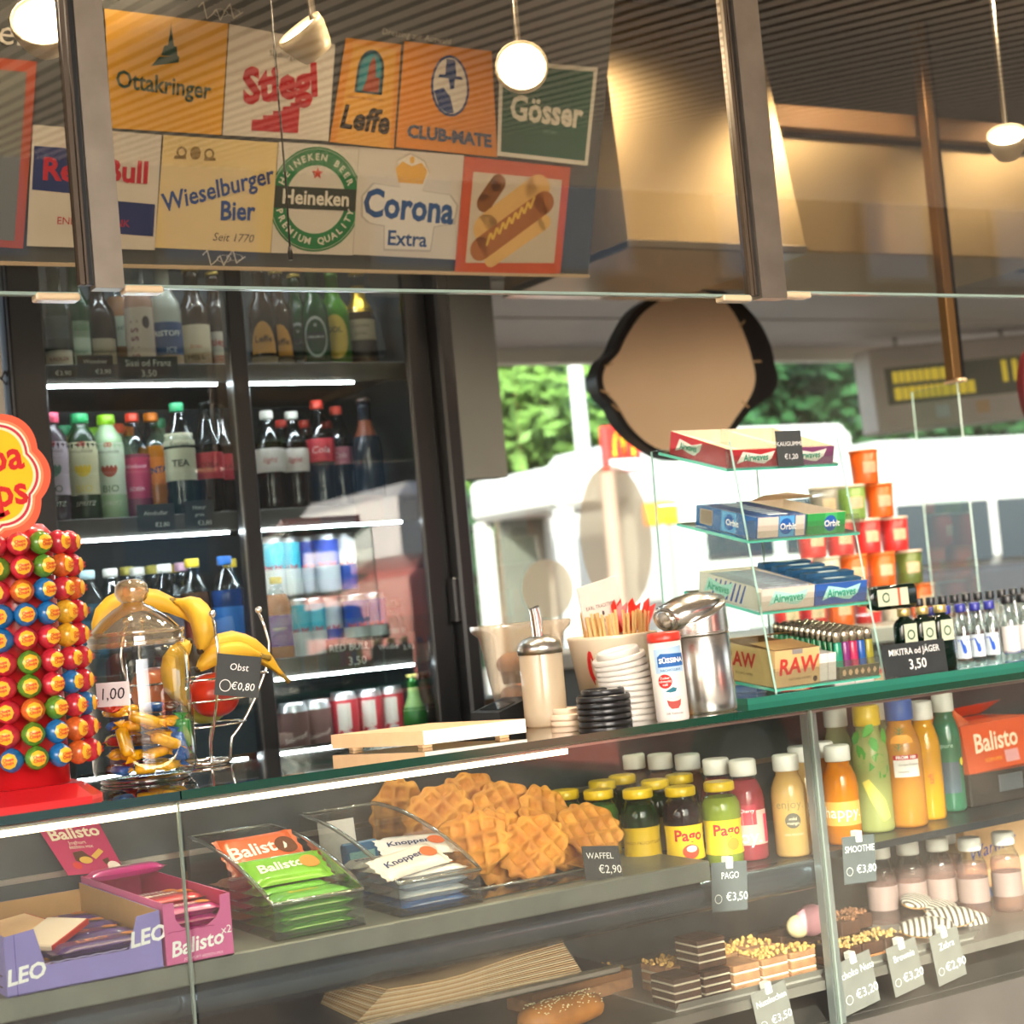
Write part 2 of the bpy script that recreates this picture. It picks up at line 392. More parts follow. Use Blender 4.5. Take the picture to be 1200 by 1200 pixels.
part(M().rbox(CX0, .86, .010, .022, .852, .864, .003), 'front_bar', mat('bar_steel', 'C4BFB5', .25, 1), cs)
part(M().box(CX0, .86, .022, .40, .852, .858), 'middle_shelf', mat('grille_dark', '2C3138', .4, .3), cs)
MUL = mat('case_mullion', '8C918E', .3, .5)
xs1, xs2 = seam(207, 207), 0
xs1 = P(215, 1000, Y=0).x; xs2 = P(966, 1000, Y=0).x
part(M().box(xs2-.004, xs2+.016, .006, .022, .70, 1.184), 'mullion', MUL, cs)
GE = mat('glass_edge_green', '083C2E', .12, coat=.6, emit=.0)
FG = glass('case_front_glass', 'F3F6F4', 1.6, film=.022, fcol='C9BBA6', grime=4)
for i, (a, b) in enumerate(((CX0, xs1-.002), (xs1+.002, xs2-.001), (xs2+.001, CX1))):
    g = part(M().box(a, b, -.003, .003, .62, 1.186), 'front_pane', FG, cs)
    q = M(); q.box(b-.002, b+.001, -.0032, .0032, .62, 1.186); part(q, 'pane_edge', mat('pane_edge', '6F7A70', .25), cs)
LED = mat('warm_led', 'FFE9C8', .5, emit=12, ecol='FFDFB0')
part(M().box(CX0, xs1-.003, .006, .016, 1.174, 1.181), 'light_strip', LED, cs)
part(M().box(xs1+.003, .80, .006, .016, 1.174, 1.181), 'light_strip', LED, cs)
part(M().box(CX0, CX1, .005, .018, 1.1815, 1.186), 'strip_holder', STEEL, cs)
part(M().box(CX0, CX0+.01, .0, .43, .70, 1.186), 'end_panel', CS, cs)
part(M().box(CX1-.01, CX1, .0, .43, .70, 1.186), 'end_panel', CS, cs)
# glass counter tops: clear sheet with green edges
def glass_sheet(name, x0, x1, y0, y1, z0, z1, label, cat='counter top', em=None, group=None):
    m = M(); m.box(x0, x1, y0, y1, z0, z1); m.m = [0, 0, 1, 1, 1, 1]
    return tag(m.obj(name, [CLEAR, em or GE]), label, cat, group)
GE2 = mat('glass_edge_dark', '16383A', .15, coat=.5)
glass_sheet('glass_counter_top', -.5, xs1-.001, -.008, .44, 1.1885, CT, 'glass counter top under the lollipop stand, left of the joint', em=GE2)
glass_sheet('glass_counter_top', xs1+.001, CX1, -.008, .44, 1.1885, CT, 'long glass counter top with green edge carrying cups and gum stand')
# ---- poster board above the hatch, leaning forward at its top
t_ = math.radians(20); PB = V((0, .75, P(0, 306, Y=.75).z)); PU = V((0, -math.sin(t_), math.cos(t_))); PNn = V((0, -math.cos(t_), -math.sin(t_)))
def PP(px, py, lift=0): return PN(px, py, PB, PNn)+PNn*lift
SLATE = mat('slate_board', '454A4C', .55, noise=(3, .2))
bx0, bx1 = -.9, PP(702, 190).x
m = M(); h_ = .70
for d in (0, .02):
    m.v += [tuple(V((x, 0, 0))+PB-PNn*d+PU*z) for x, z in ((bx0, 0), (bx1, 0), (bx1, h_), (bx0, h_))]
m.f = [(0, 1, 2, 3), (7, 6, 5, 4), (0, 4, 5, 1), (1, 5, 6, 2), (2, 6, 7, 3), (3, 7, 4, 0)]; m.m = [0]*6; m.s = [False]*6
board = struct(m.obj('wall_fascia', SLATE), 'slanted slate board carrying the drink posters')
m = M(); m.v = []; bfr = frame(PB+V((0, 0, 0)), (1, 0, 0), PU)
m.ext([(bx0, -.006), (bx1, -.006), (bx1, .0), (bx0, .0)], bfr, .006); m.obj('lower_trim', mat('trim_pale', 'C8B79C', .35, .3), board)
ch = M(); O = PP(22, 40, .002); f_ = frame(O, (1, 0, 0), PU); ch.text('eh.', .06, f_, shear=.1)
O = PP(488, 43, .002); f_ = frame(O, (1, 0, -.05), PU); ch.text('Dressing zur Auswahl', .016, f_)
for c_ in ((258, 15), (262, 303)):
    f_ = frame(PP(*c_, .002), (1, 0, 0), PU)
    ch.line([(-.04+.008*i, .012*math.sin(i*2.1)+.006*math.cos(i*.9)) for i in range(11)], .002, f_)
    ch.ring(0, 0, .012, .0135, f_, n=16, asp=.5, d=.0004); ch.ring(.02, .003, .014, .0155, f_, n=16, asp=.4, d=.0004)
ch.obj('chalk_writing', ink('C4C2BC'), board)
# ================================================================ posters on the board
def poster(name, label, c, col, lift=.002, border=None):
    """c = pixel corners TL TR BR BL on the board; returns root and a frame with y 0..1, x 0..A"""
    TL, TR, BR, BL = [PP(*q, lift) for q in c]
    A = ((TR-TL).length+(BR-BL).length)/((TL-BL).length+(TR-BR).length)
    base = (BL+BR)/2
    def fr(x, y, d=0):
        u = x/A; return (BL*(1-u)+BR*u)*(1-y)+(TL*(1-u)+TR*u)*y+PNn*(d*.6)-base
    r = thing(name, label, 'poster', base, group='drink and snack posters on the slanted board')
    m = M(); m.ext([(0, 0), (A, 0), (A, 1), (0, 1)], fr, .001, d0=-.001)
    sheet = m.obj('sheet', mat('poster_'+col, col, .35, spec=.4, noise=(9, .05)), r)
    if border:
        b = M(); w_ = .045
        for q in ([(0, 0), (A, 0), (A, w_), (0, w_)], [(0, 1-w_), (A, 1-w_), (A, 1), (0, 1)], [(0, w_), (w_, w_), (w_, 1-w_), (0, 1-w_)], [(A-w_, w_), (A, w_), (A, 1-w_), (A-w_, 1-w_)]): b.flat(q, fr, d=.0003)
        b.obj('border', ink(border), r)
    return r, fr, A
DG = '24463C'
# yellow brewery poster with the tower
r, f, A = poster('drink_poster', 'yellow poster with a dark green church tower above lettering', [(122, 10), (267, 28), (259, 158), (130, 150)], 'DDA62C')
m = M(); m.text('Ottakringer', .215, f, A*.47, .40, bold=0.020, sx=.86, d=.001, rot=-.04)
m.obj('lettering', ink(DG), r)
m = M(); cx = A*.52
m.flat([(cx-.02, .74), (cx+.04, .74), (cx+.012, .9), (cx+.008, .97), (cx+.004, .9)], f, d=.001)
m.flat([(cx-.08, .66), (cx+.07, .66), (cx+.06, .75), (cx-.05, .75)], f, d=.001)
m.flat([(cx-.17, .56), (cx+.08, .615), (cx+.085, .67), (cx-.1, .645)], f, d=.001); m.obj('tower_emblem', ink(DG), r)
# white poster with red steps
r, f, A = poster('drink_poster', 'white poster with bold red lettering above a red staircase', [(268, 28), (392, 52), (384, 165), (260, 158)], 'D6D2CA', .0035)
m = M(); m.text('Stiegl', .44, f, A*.50, .52, bold=0.047, sx=.85, rot=.20, d=.001, shear=.1)
y0 = .06; m.flat([(A*.26, y0), (A*.70, y0), (A*.70, y0+.30), (A*.61, y0+.30), (A*.61, y0+.26), (A*.54, y0+.25), (A*.54, y0+.21), (A*.45, y0+.20), (A*.45, y0+.16), (A*.36, y0+.15), (A*.36, y0+.11), (A*.26, y0+.1)], f, d=.001)
m.obj('red_print', ink('B8282E'), r)
m = M(); m.text('Salzburger', .075, f, A*.52, .80, d=.001); m.disc(A*.5, .9, .03, .045, f, d=.001); m.obj('small_print', ink('33302E'), r)
# amber poster with arched window
r, f, A = poster('drink_poster', 'narrow amber poster with an arched window emblem over black lettering', [(404, 44), (469, 52), (460, 174), (385, 166)], 'D08A2C', .005)
m = M(); m.flat([(.06, .0), (A-.04, .0), (A-.06, .95), (.1, .95)], f, d=.0005); m.obj('glow_panel', ink('D9A348'), r)
m = M(); cx = A*.50; m.flat([(cx-.15, .50), (cx+.15, .50), (cx+.15, .72)]+[(cx+.15*math.cos(a), .72+.2*math.sin(a)) for a in [i*PI/10 for i in range(1, 10)]]+[(cx-.15, .72)], f, d=.001); m.obj('arch', ink('2A4A58'), r)
m = M(); m.flat([(cx-.12, .52), (cx+.12, .52), (cx+.12, .72)]+[(cx+.12*math.cos(a), .72+.16*math.sin(a)) for a in [i*PI/10 for i in range(1, 10)]]+[(cx-.12, .72)], f, d=.0012); m.obj('arch_glass', ink('3C8C98'), r)
m = M(); m.flat([(cx-.07, .52), (cx+.11, .52), (cx+.11, .66), (cx+.06, .66), (cx+.05, .80), (cx+.02, .86), (cx-.02, .78), (cx-.03, .64)], f, d=.0015)
m.obj('abbey', ink('9C4A30'), r)
m = M(); m.text('Leffe', .31, f, A*.5, .24, bold=0.034, sx=.85, shear=.12, rot=-.03, d=.001); m.obj('lettering', ink('26221E'), r)
m = M(); m.text('ABBAYE DE - ABDIJ VAN', .035, f, A*.47, .45, d=.001); m.obj('small_print', ink('8A3A24'), r)
# orange poster with the portrait medallion
r, f, A = poster('drink_poster', 'orange poster with a blue medallion of a hatted man', [(473, 48), (575, 60), (582, 184), (463, 172)], 'D98C2E', .0035)
cx, cy = A*.52, .63
m = M(); m.disc(cx, cy, .215, .29, f, d=.0005); m.obj('medallion_rim', ink('27457E'), r)
m = M(); m.disc(cx, cy, .19, .265, f, d=.0008); m.obj('medallion_field', ink('D9D6CE'), r)
m = M(); m.flat([(cx-.06, cy+.08), (cx+.07, cy+.08), (cx+.055, cy+.25), (cx-.045, cy+.25)], f, d=.0012); m.flat([(cx-.14, cy+.07), (cx+.15, cy+.07), (cx+.12, cy+.1), (cx-.12, cy+.1)], f, d=.0012)
m.flat([(cx-.18, cy-.06), (cx-.08, cy-.02), (cx+.0, cy-.10), (cx+.04, cy-.25), (cx-.03, cy-.26), (cx-.12, cy-.21)], f, d=.0012); m.flat([(cx-.02, cy+.07), (cx+.05, cy+.07), (cx+.045, cy-.02), (cx+.0, cy-.03)], f, d=.0012); m.obj('portrait', ink('27457E'), r)
m = M(); m.text('CLUB-MATE', .165, f, A*.52, .15, bold=0.047, d=.001, rot=-.02); m.obj('lettering', ink('3E5878'), r)
# green poster
r, f, A = poster('drink_poster', 'dark green poster with white border and white lettering', [(584, 70), (699, 79), (687, 194), (581, 182)], '1F5846', .005, 'D8D8D0')
m = M(); m.text('Gösser', .36, f, A*.50, .50, bold=0.032, sx=.85, d=.001, rot=-.02); m.obj('lettering', ink('DAD8CC'), r)
m = M(); m.text('SEIT 1860', .04, f, A*.55, .30, d=.001); m.obj('small_print', ink('9FB8A8'), r)
# white poster with blue blocks (partly behind the mullion)
r, f, A = poster('drink_poster', 'white poster with blue blocks and red lettering behind the left mullion', [(38, 146), (189, 158), (181, 293), (31, 288)], 'CFCCC6', .002)
m = M(); m.flat([(.02, .47), (A*.46, .45), (A*.46, .83), (.02, .83)], f, d=.0005); m.flat([(A*.5, .14), (A*.98, .12), (A*.98, .40), (A*.5, .42)], f, d=.0005); m.obj('blue_blocks', ink('2E3A70'), r)
m = M(); m.text('Red', .26, f, A*.27, .64, bold=0.032, d=.001); m.text('Bull', .26, f, A*.74, .66, bold=0.032, d=.001); m.text('ENERGY DRINK', .09, f, A*.5, .22, d=.001); m.obj('lettering', ink('B83040'), r)
# cream poster
r, f, A = poster('drink_poster', 'cream poster with slanted blue gothic lettering', [(191, 158), (325, 167), (316, 296), (181, 290)], 'D8C48C', .0035)
m = M(); m.text('Wieselburger', .228, f, A*.50, .55, bold=0.020, rot=.30, sx=.86, d=.001, shear=.1); m.text('Bier', .24, f, A*.68, .36, bold=0.028, rot=.04, sx=.85, d=.001); m.obj('lettering', ink('33467E'), r)
m = M(); m.text('Seit 1770', .105, f, A*.66, .12, shear=.2, d=.001); m.obj('small_print', ink('5A4C34'), r)
m = M()
for q in (-1, 1): m.ring(A*.28+q*.13, .86, .03, .05, f, d=.001, n=14); m.flat([(A*.28+q*.08, .80), (A*.28+q*.2, .80), (A*.28+q*.19, .83), (A*.28+q*.09, .83)], f, d=.001)
m.disc(A*.28, .86, .05, .06, f, d=.001); m.obj('crest', ink('8A7440'), r)
# white poster, green ring
r, f, A = poster('drink_poster', 'white poster with a green oval label and black band', [(326, 166), (420, 172), (413, 299), (317, 296)], 'D0CDC7', .002)
cx, cy = A*.5, .50
m = M(); m.ring(cx, cy, .30, .44, f, d=.0005, n=40, asp=1.04); m.obj('green_ring', ink('2E7A4C'), r)
m = M(); m.ring(cx, cy, .445, .46, f, d=.0005, n=40, asp=1.04); m.obj('outer_line', ink('2E7A4C'), r)
m = M(); m.flat([(cx-.47, cy-.09), (cx+.47, cy-.09), (cx+.47, cy+.11), (cx-.47, cy+.11)], f, d=.0009); m.obj('black_band', ink('3A403A'), r)
m = M(); m.text('Heineken', .185, f, cx, cy+.01, bold=0.024, sx=.95, d=.0013)
def arc(m, s, r0, a0, da, size, f, cx, cy, flip=1, d=.001):
    for i, ch_ in enumerate(s):
        a = a0+da*i; m.text(ch_, size, f, cx+r0*math.cos(a), cy+r0*1.04*math.sin(a), rot=a-PI/2 if flip > 0 else a+PI/2, bold=0.032, d=d)
arc(m, 'HEINEKEN BEER', .37, PI*.87, -PI*.06, .085, f, cx, cy); arc(m, 'PREMIUM QUALITY', .37, -PI*.90, PI*.058, .085, f, cx, cy, -1); m.obj('white_lettering', ink('D8D6CE'), r)
st = [(cx+(.06 if i % 2 == 0 else .025)*math.sin(i*PI/5), .74+(.06 if i % 2 == 0 else .025)*math.cos(i*PI/5)) for i in range(10)]
m = M(); m.flat(st, f, d=.0012); m.obj('red_star', ink('C05040'), r)
# white poster, crown over blue lettering
r, f, A = poster('drink_poster', 'white poster with a gold crown over blue gothic lettering', [(420, 172), (543, 182), (534, 304), (413, 298)], 'CFCCC8', .0035)
m = M(); o1 = [(A*.05, .36), (A*.04, .55), (A*.14, .68), (A*.4, .66), (A*.36, .78), (A*.36, .92), (A*.48, .99), (A*.62, .93), (A*.68, .82), (A*.62, .64), (A*.9, .62), (A*.98, .52), (A*.96, .34), (A*.76, .30), (A*.74, .06), (A*.28, .05), (A*.27, .28), (A*.12, .30)]
m.flat(o1, f, d=.0005); m.obj('logo_outline', ink('B4B2AE'), r)
m = M(); cx_, cy_ = A*.5, .5; m.flat([(cx_+(x-cx_)*.955, cy_+(y-cy_)*.955) for x, y in o1], f, d=.0008); m.obj('logo_field', ink('DAD8D4'), r)
m = M(); m.text('Corona', .36, f, A*.5, .47, bold=0.034, sx=.86, rot=-.03, d=.001); m.text('Extra', .20, f, A*.5, .17, bold=0.020, d=.001); m.obj('lettering', ink('2A4A80'), r)
cx = A*.5; m = M(); m.flat([(cx-.13, .70), (cx+.13, .70), (cx+.17, .83), (cx+.10, .90), (cx, .86), (cx-.10, .90), (cx-.17, .83)], f, d=.001); m.disc(cx, .92, .025, .035, f, d=.001)
m.obj('crown', ink('D8A83C'), r)
# hot dog poster in orange frame
r, f, A = poster('snack_poster', 'orange framed poster showing a hot dog with mustard', [(543, 183), (667, 196), (655, 320), (531, 321)], 'C65C3C', .0055)
m = M(); m.flat([(.1, .1), (A-.08, .1), (A-.08, .88), (.1, .88)], f, d=.0005); m.obj('picture_field', ink('C9C1B4'), r)
def blob(m, pts, wd, d): 
    n_ = len(pts)
    for i in range(n_-1):
        (x0, y0), (x1, y1) = pts[i], pts[i+1]; L = math.hypot(x1-x0, y1-y0); nx, ny = -(y1-y0)/L*wd, (x1-x0)/L*wd
        m.flat([(x0-nx, y0-ny), (x1-nx, y1-ny), (x1+nx, y1+ny), (x0+nx, y0+ny)], f, d=d)
    for (x, y) in (pts[0], pts[-1]): m.disc(x, y, wd, wd, f, d=d, n=14)
for cc, nm, pts, wd, d in (('8A5A2E', 'bun_shadow', [(.24, .62), (.36, .80)], .08, .0007), ('D9B374', 'bun_top', [(.28, .40), (.78, .78)], .13, .0008), ('A87048', 'sausage', [(.24, .22), (.86, .66)], .105, .0010), ('DDB97C', 'bun_bottom', [(.36, .13), (.88, .48)], .07, .0009), ('E2C060', 'mustard', [(.3+.03*i, .30+.024*i+(.04 if i % 2 else -.04)) for i in range(16)], .012, .0013)):
    m = M(); blob(m, pts, wd, d); m.obj(nm, ink(cc), r)
# red framed menu at the far left
r, f, A = poster('menu_board', 'grey menu sheet in a red orange frame at the left edge', [(-60, 62), (42, 72), (26, 291), (-78, 284)], 'A94E34', .0055)
m = M(); m.flat([(.05, .04), (A-.05, .04), (A-.05, .94), (.05, .94)], f, d=.0006); m.obj('menu_field', ink('6E726E'), r)

# ================================================================ spot lamps, cable, hood
GLOW = mat('lamp_glow', 'FFF4DC', .5, emit=14, ecol='FFF0D2')
LH = mat('lamp_housing', 'D8CBB0', .4)
def lamp(px, py, Y, r, aim, label, power):
    """round downlight on a stem from the ceiling; aim = direction the disc faces"""
    c = P(px, py, Y=Y); a = V(aim).normalized()
    t = thing('spot_lamp', label, 'lamp', (c.x, c.y, 2.75), group='spot lamps under the kiosk ceiling')
    u = a.orthogonal().normalized(); w_ = a.cross(u); L = V(t.location)
    def ring(mb, segs, m_=0, n=20):
        vs = []; fs = []
        for rr, h in segs:
            for i in range(n):
                an = 2*PI*i/n; vs.append(tuple(c-L+u*(rr*math.cos(an))+w_*(rr*math.sin(an))+a*h))
        for j in range(len(segs)-1):
            for i in range(n): fs.append((j*n+i, j*n+(i+1) % n, (j+1)*n+(i+1) % n, (j+1)*n+i))
        mb.add(vs, fs, m_, True); return mb
    h = ring(M(), [(r*.0001, -.04), (r*.7, -.04), (r*.85, -.03), (r*1.12, 0), (r*1.12, .012), (r*1.02, .012), (r*1.0, .004)]).obj('housing', LH, t)
    ring(M(), [(r*1.0, .005), (r*.0001, .005)]).obj('light_disc', GLOW, t)
    M().tube([c-L-a*.035, c-L-a*.035+V((0, 0, .03)), V((0, 0, -.03))], .006, 6).obj('stem', STEEL, t)
    M().lathe([(.03, -.03), (.03, 0)], 14).obj('ceiling_plate', LH, t)
    ld = bpy.data.lights.new('spot_light', 'SPOT'); lo = bpy.data.objects.new('spot_light', ld); COL.objects.link(lo)
    ld.energy = power; ld.color = (1, .82, .58); ld.spot_size = math.radians(150); ld.spot_blend = .8; ld.shadow_soft_size = r
    lo.location = c+a*.02; lo.rotation_euler = a.to_track_quat('-Z', 'Y').to_euler()
    return t
def aim(x, y, z): return RW @ V((x, y, z))
lamp(52, 30, .35, .043, aim(.15, -.40, -.85), 'round spot lamp half hidden behind the left steel mullion', 40)
lamp(355, 40, .36, .037, aim(-.55, -.66, -.42), 'tilted spot lamp with a dangling black cord above the posters', 20)
lamp(611, 80, .36, .041, aim(.05, -.1, -1), 'round spot lamp shining in front of the green poster', 40)
lamp(1180, 163, .36, .036, aim(-.25, -.62, -.6), 'spot lamp behind the right fascia pane near the edge', 40)
for i_, (x_, y_, e_) in enumerate(((.15, .30, 30), (.85, .30, 24), (1.55, .30, 24), (2.25, .30, 28), (3.0, .30, 28), (.60, 1.02, 30), (1.25, 1.02, 30), (1.75, .72, 20), (2.45, .72, 26), (3.2, .72, 40))):  # unseen rows added to brighten the counter, fridge aisle and rear
    t = thing('added_downlight', 'added unseen ceiling downlight, %s from the left in the %s row' % (ORD[i_ % 5], 'front' if i_ < 5 else 'rear'), 'lamp', (x_, y_, 2.7495), group='added unseen downlights over the counter')
    M().lathe([(.055, -.02), (.06, -.018), (.06, 0), (.05, 0)], 24).obj('housing', LH, t)
    M().lathe([(.048, -.0185), (.0001, -.0185)], 24, cap=False).obj('light_disc', GLOW, t)
    ld = bpy.data.lights.new('downlight', 'SPOT'); lo = bpy.data.objects.new('downlight', ld); COL.objects.link(lo)  # light source of the added fixture
    ld.energy = e_; ld.color = (1, .84, .62); ld.spot_size = math.radians(130); ld.spot_blend = .6; ld.shadow_soft_size = .06; lo.location = (x_, y_, 2.72)
    lo.rotation_euler = V((0, -.15 if y_ < .5 else .2, -1)).to_track_quat('-Z', 'Y').to_euler()
a, b = P(322, 62, Y=.355), P(340, 296, Y=.355)
t = thing('power_cord', 'thin black cord hanging down in front of the posters', 'cord', (a.x, a.y, b.z))
M().tube([(0, 0, 2.75-b.z), (0, 0, .1), (b.x-a.x, 0, 0)], .0016, 6).obj('cord', BLACK, t)
M().lathe([(.004, -.012), (.0045, 0), (.002, .01)], 8, c=(b.x-a.x, 0, 0)).obj('plug', BLACK, t)
# hood
HS = mat('hood_steel', 'C4AE88', .42, 1, bump=(60, .08))  # steel tinted gold, standing in for the glare of the lamps
c = P(737, 291, Y=.95)
t = thing('extractor_hood', 'brushed steel extractor hood with golden lamp glare in its colour', 'extractor hood', (c.x+.4, 1.2, c.z))
def frustum(b, tp):
    m = M(); (x0, x1, y0, y1, z0), (X0, X1, Y0, Y1, z1) = b, tp
    return m.add([(x0, y0, z0), (x1, y0, z0), (x1, y1, z0), (x0, y1, z0), (X0, Y0, z1), (X1, Y0, z1), (X1, Y1, z1), (X0, Y1, z1)], [(3, 2, 1, 0), (4, 5, 6, 7), (0, 1, 5, 4), (1, 2, 6, 5), (2, 3, 7, 6), (3, 0, 4, 7)])
hx = P(945, 298, Y=.95).x
part(frustum((c.x, hx, .95, 1.5, c.z+.02), (c.x+.05, hx, 1.05, 1.42, 2.75)), 'hood_body', HS, t)
part(M().rbox(c.x-.004, hx+.002, .945, 1.505, c.z, c.z+.02, .003), 'hood_rim', STEEL, t)
t2 = thing('steel_duct', 'wide steel duct panel right of the hood, gold glare in its colour', 'duct', (hx+.5, 1.3, c.z+.02))
part(M().rbox(hx+.03, hx+.95, 1.05, 1.5, c.z+.03, 2.46, .004), 'duct_body', HS, t2)
part(M().rbox(hx+.01, hx+.95, 1.02, 1.05, 2.47, 2.53, .004), 'duct_collar', mat('copper_brown', '8A6A4A', .4, .5), t2)
# bronze post with glass screen
q = P(1118, 445, Y=.97)
t = thing('screen_post', 'bronze post hanging from the ceiling with a glass screen below', 'post', (q.x, .97, 1.26))
part(M().rbox(q.x-.014, q.x+.014, .955, .985, q.z, 2.75, .002), 'post', mat('bronze', '7A5C3A', .35, .7), t)
part(M().box(q.x+.016, q.x+.024, .955, .985, q.z+.005, 2.75), 'seal', BLACK, t)
part(M().rbox(q.x-.006, q.x+.02, .945, 1.0, q.z-.008, q.z, .002), 'clamp', mat('clip_clear', 'E2C9A4'), t)
m = M(); m.box(q.x-.003, q.x+.003, .96, 1.12, 1.272, q.z-.008); m.m = [0, 0, 1, 0, 0, 0]; m.m = [1, 1, 1, 1, 0, 0]
part(m, 'glass_screen', [CLEAR, mat('glass_edge_pale', 'BFD6D0', .15)], t)
part(M().box(q.x-.05, q.x+.03, .955, 1.13, 1.2595, 1.272), 'foot', STEEL, t)
# ================================================================ bottles and cans
ST = {
 'pet':   ([(.5, .0), (.86, .004), (1, .03), (1, .2), (.95, .25), (.97, .3), (.97, .58), (1, .63), (.95, .70), (.72, .80), (.45, .875), (.40, .90), (.40, .945)], (.47, .925, 1.0)),
 'sleek': ([(.5, .0), (.88, .004), (1, .03), (.98, .3), (.94, .42), (1, .60), (.99, .72), (.86, .80), (.55, .87), (.46, .895), (.46, .945)], (.56, .91, 1.0)),
 'beer':  ([(.5, .0), (.92, .003), (1, .02), (1, .54), (.92, .62), (.62, .70), (.46, .76), (.42, .90), (.46, .905), (.46, .93), (.42, .94), (.42, .975)], (.50, .965, 1.0)),
 'juice': ([(.5, .0), (.92, .004), (1, .03), (1, .60), (.94, .68), (.74, .77), (.64, .80), (.64, .86)], (.74, .84, 1.0)),
 'pago':  ([(.5, .0), (.84, .004), (.93, .04), (.96, .16), (.94, .22), (.92, .30), (.92, .52), (.98, .58), (1, .66), (.97, .74), (.80, .82), (.68, .86), (.68, .92)], (.78, .89, 1.0)),
 'coke':  ([(.5, .0), (.85, .004), (.95, .04), (.88, .22), (.80, .32), (.96, .46), (1, .60), (.92, .70), (.64, .81), (.42, .88), (.38, .90), (.38, .945)], (.45, .925, 1.0)),
 'glassw': ([(.5, .0), (.9, .004), (1, .03), (1, .55), (.95, .63), (.66, .74), (.42, .83), (.36, .96), (.42, .965), (.42, .99)], None),
 'mini':  ([(.5, .0), (.9, .006), (1, .04), (1, .52), (.9, .62), (.62, .72), (.55, .78), (.55, .90)], (.68, .86, 1.0)),
 'can':   ([(.72, .008), (.78, .0), (.84, .008), (1, .055), (1, .90), (.86, .965), (.86, .995), (.82, .995), (.80, .97), (.0001, .97)], None),
}
def rfun(prof, h, R):
    def f(z):
        z = min(max(z/h, 0), 1); p = prof
        for (r0, z0), (r1, z1) in zip(p[:-1], p[1:]):
            if z0 <= z <= z1: return R*(r0+(r1-r0)*(z-z0)/max(1e-6, z1-z0))
        return R*p[-1][0]
    return f
PLACED = []
def bottle(name, label, cat, loc, h, R, style='pet', liq=None, fill=.8, cap=None, labels=(), texts=(), group=None, clear=None, turn=0, n=18, caph=None, rot=None):
    prof, cp = ST[style]; rf = rfun(prof, h, R)
    if rot is None:                                   # slide back along the line of sight until clear of its neighbours
        x, y, z = loc
        for _ in range(60):
            if all((x-a)**2+(y-b)**2 > (R+r_+.0008)**2 or z > c_+h_ or c_ > z+h for a, b, c_, r_, h_ in PLACED): break
            x += (x-CAM.x)/(y-CAM.y)*.006; y += .006
        loc = (x, y, z); PLACED.append((x, y, z, R, h))
    fa = facing(loc)+turn if rot is None else turn
    t = thing(name, label, cat, loc, group=group, rot=rot)
    m = M(); m.lathe([(r*R, z*h) for r, z in prof], n, mz=(lambda z: 0 if z < fill*h else 1))
    m.obj('can_body' if style == 'can' else 'body', [liq or PET, clear or PET], t)
    if cap and cp:
        c = M(); r0 = cp[0]*R; z0 = (caph or cp[1])*h
        c.lathe([(r0*.96, z0), (r0, z0+.002), (r0, h-.0025), (r0*.9, h)], 16); c.obj('cap', cap, t)
    for i, (z0, z1, col, half) in enumerate(labels):
        b = M(); zs = [z0*h+(z1-z0)*h*k/5 for k in range(6)]
        ml = col if not isinstance(col, str) else mat('label_'+col, col, .45, spec=.4)
        if half is None: b.lathe([(rf(z)+.0005, z) for z in zs], n, cap=False)
        else: b.lathe([(rf(z)+.0005, z) for z in zs], 10, cap=False, a0=fa-half, a1=fa+half)
        lb = b.obj('label', ml, t)
    for tx in texts:
        s, size, zf, off, col = tx[:5]; kw = tx[5] if len(tx) > 5 else {}
        q = M(); q.text(s, size, cyl(rf, fa+off, zf*h, lift=.0011), d=0, **kw); q.obj('lettering', ink(col), t)
    return t

# ================================================================ fridge
FX0, FXM0, FXM1, FX1 = P(12, 420, Y=FY).x, P(290, 560, Y=FY).x-.018, P(290, 560, Y=FY).x+.018, P(528, 500, Y=FY).x
FIN = mat('fridge_inside', '3C4447', .5, noise=(4, .15))
fr_ = thing('drinks_fridge', 'tall black framed glass door drinks fridge behind the counter', 'fridge', ((FX0+FX1)/2, 1.5, .02))
FZ = 2.42
m = M(); m.box(FX0, FX0+.03, FY+.02, 1.88, .02, FZ); m.box(FX1-.03, FX1, FY+.02, 1.88, .02, FZ); m.box(FX0+.03, FX1-.03, 1.84, 1.88, .02, FZ); m.box(FX0+.03, FX1-.03, FY+.02, 1.84, FZ-.04, FZ); m.box(FX0+.03, FX1-.03, FY+.02, 1.84, .02, .1)
m.m = [1 if i in (0*6+5, 1*6+4, 2*6+2) else 0 for i in range(len(m.f))]
part(m, 'cabinet', [BLACK, FIN], fr_)
lx = P(56, 480, Y=FY).x; rx0, rx1 = P(490, 500, Y=FY).x, P(512, 500, Y=FY).x
def door(x0, x1, y, sl, sr):
    d = part(M().rbox(x0, x0+sl, y-.012, y+.012, .1, FZ, .003).rbox(x1-sr, x1, y-.012, y+.012, .1, FZ, .003).rbox(x0+sl, x1-sr, y-.012, y+.012, .1, .16, .003).rbox(x0+sl, x1-sr, y-.012, y+.012, FZ-.06, FZ, .003), 'door', BLACK, fr_)
    M().box(x0+sl, x1-sr, y-.003, y+.003, .16, FZ-.06).move(lambda p: p-V(fr_.location)).obj('door_glass', FGL, d); return d
FGL = glass('fridge_glass', 'E4EAEA', 3.6, film=.002, fcol='AAB4BC')
door(FX0, FXM1, FY, lx-FX0, FXM1-FXM0)
d2 = door(FXM0+.004, rx1+.006, FY+.028, .03, rx1-rx0+.006)
M().rbox(rx1-.004, rx1+.012, FY-.02, FY+.012, 1.36, 1.46, .004).move(lambda p: p-V(fr_.location)).obj('door_handle', BLACK, d2)
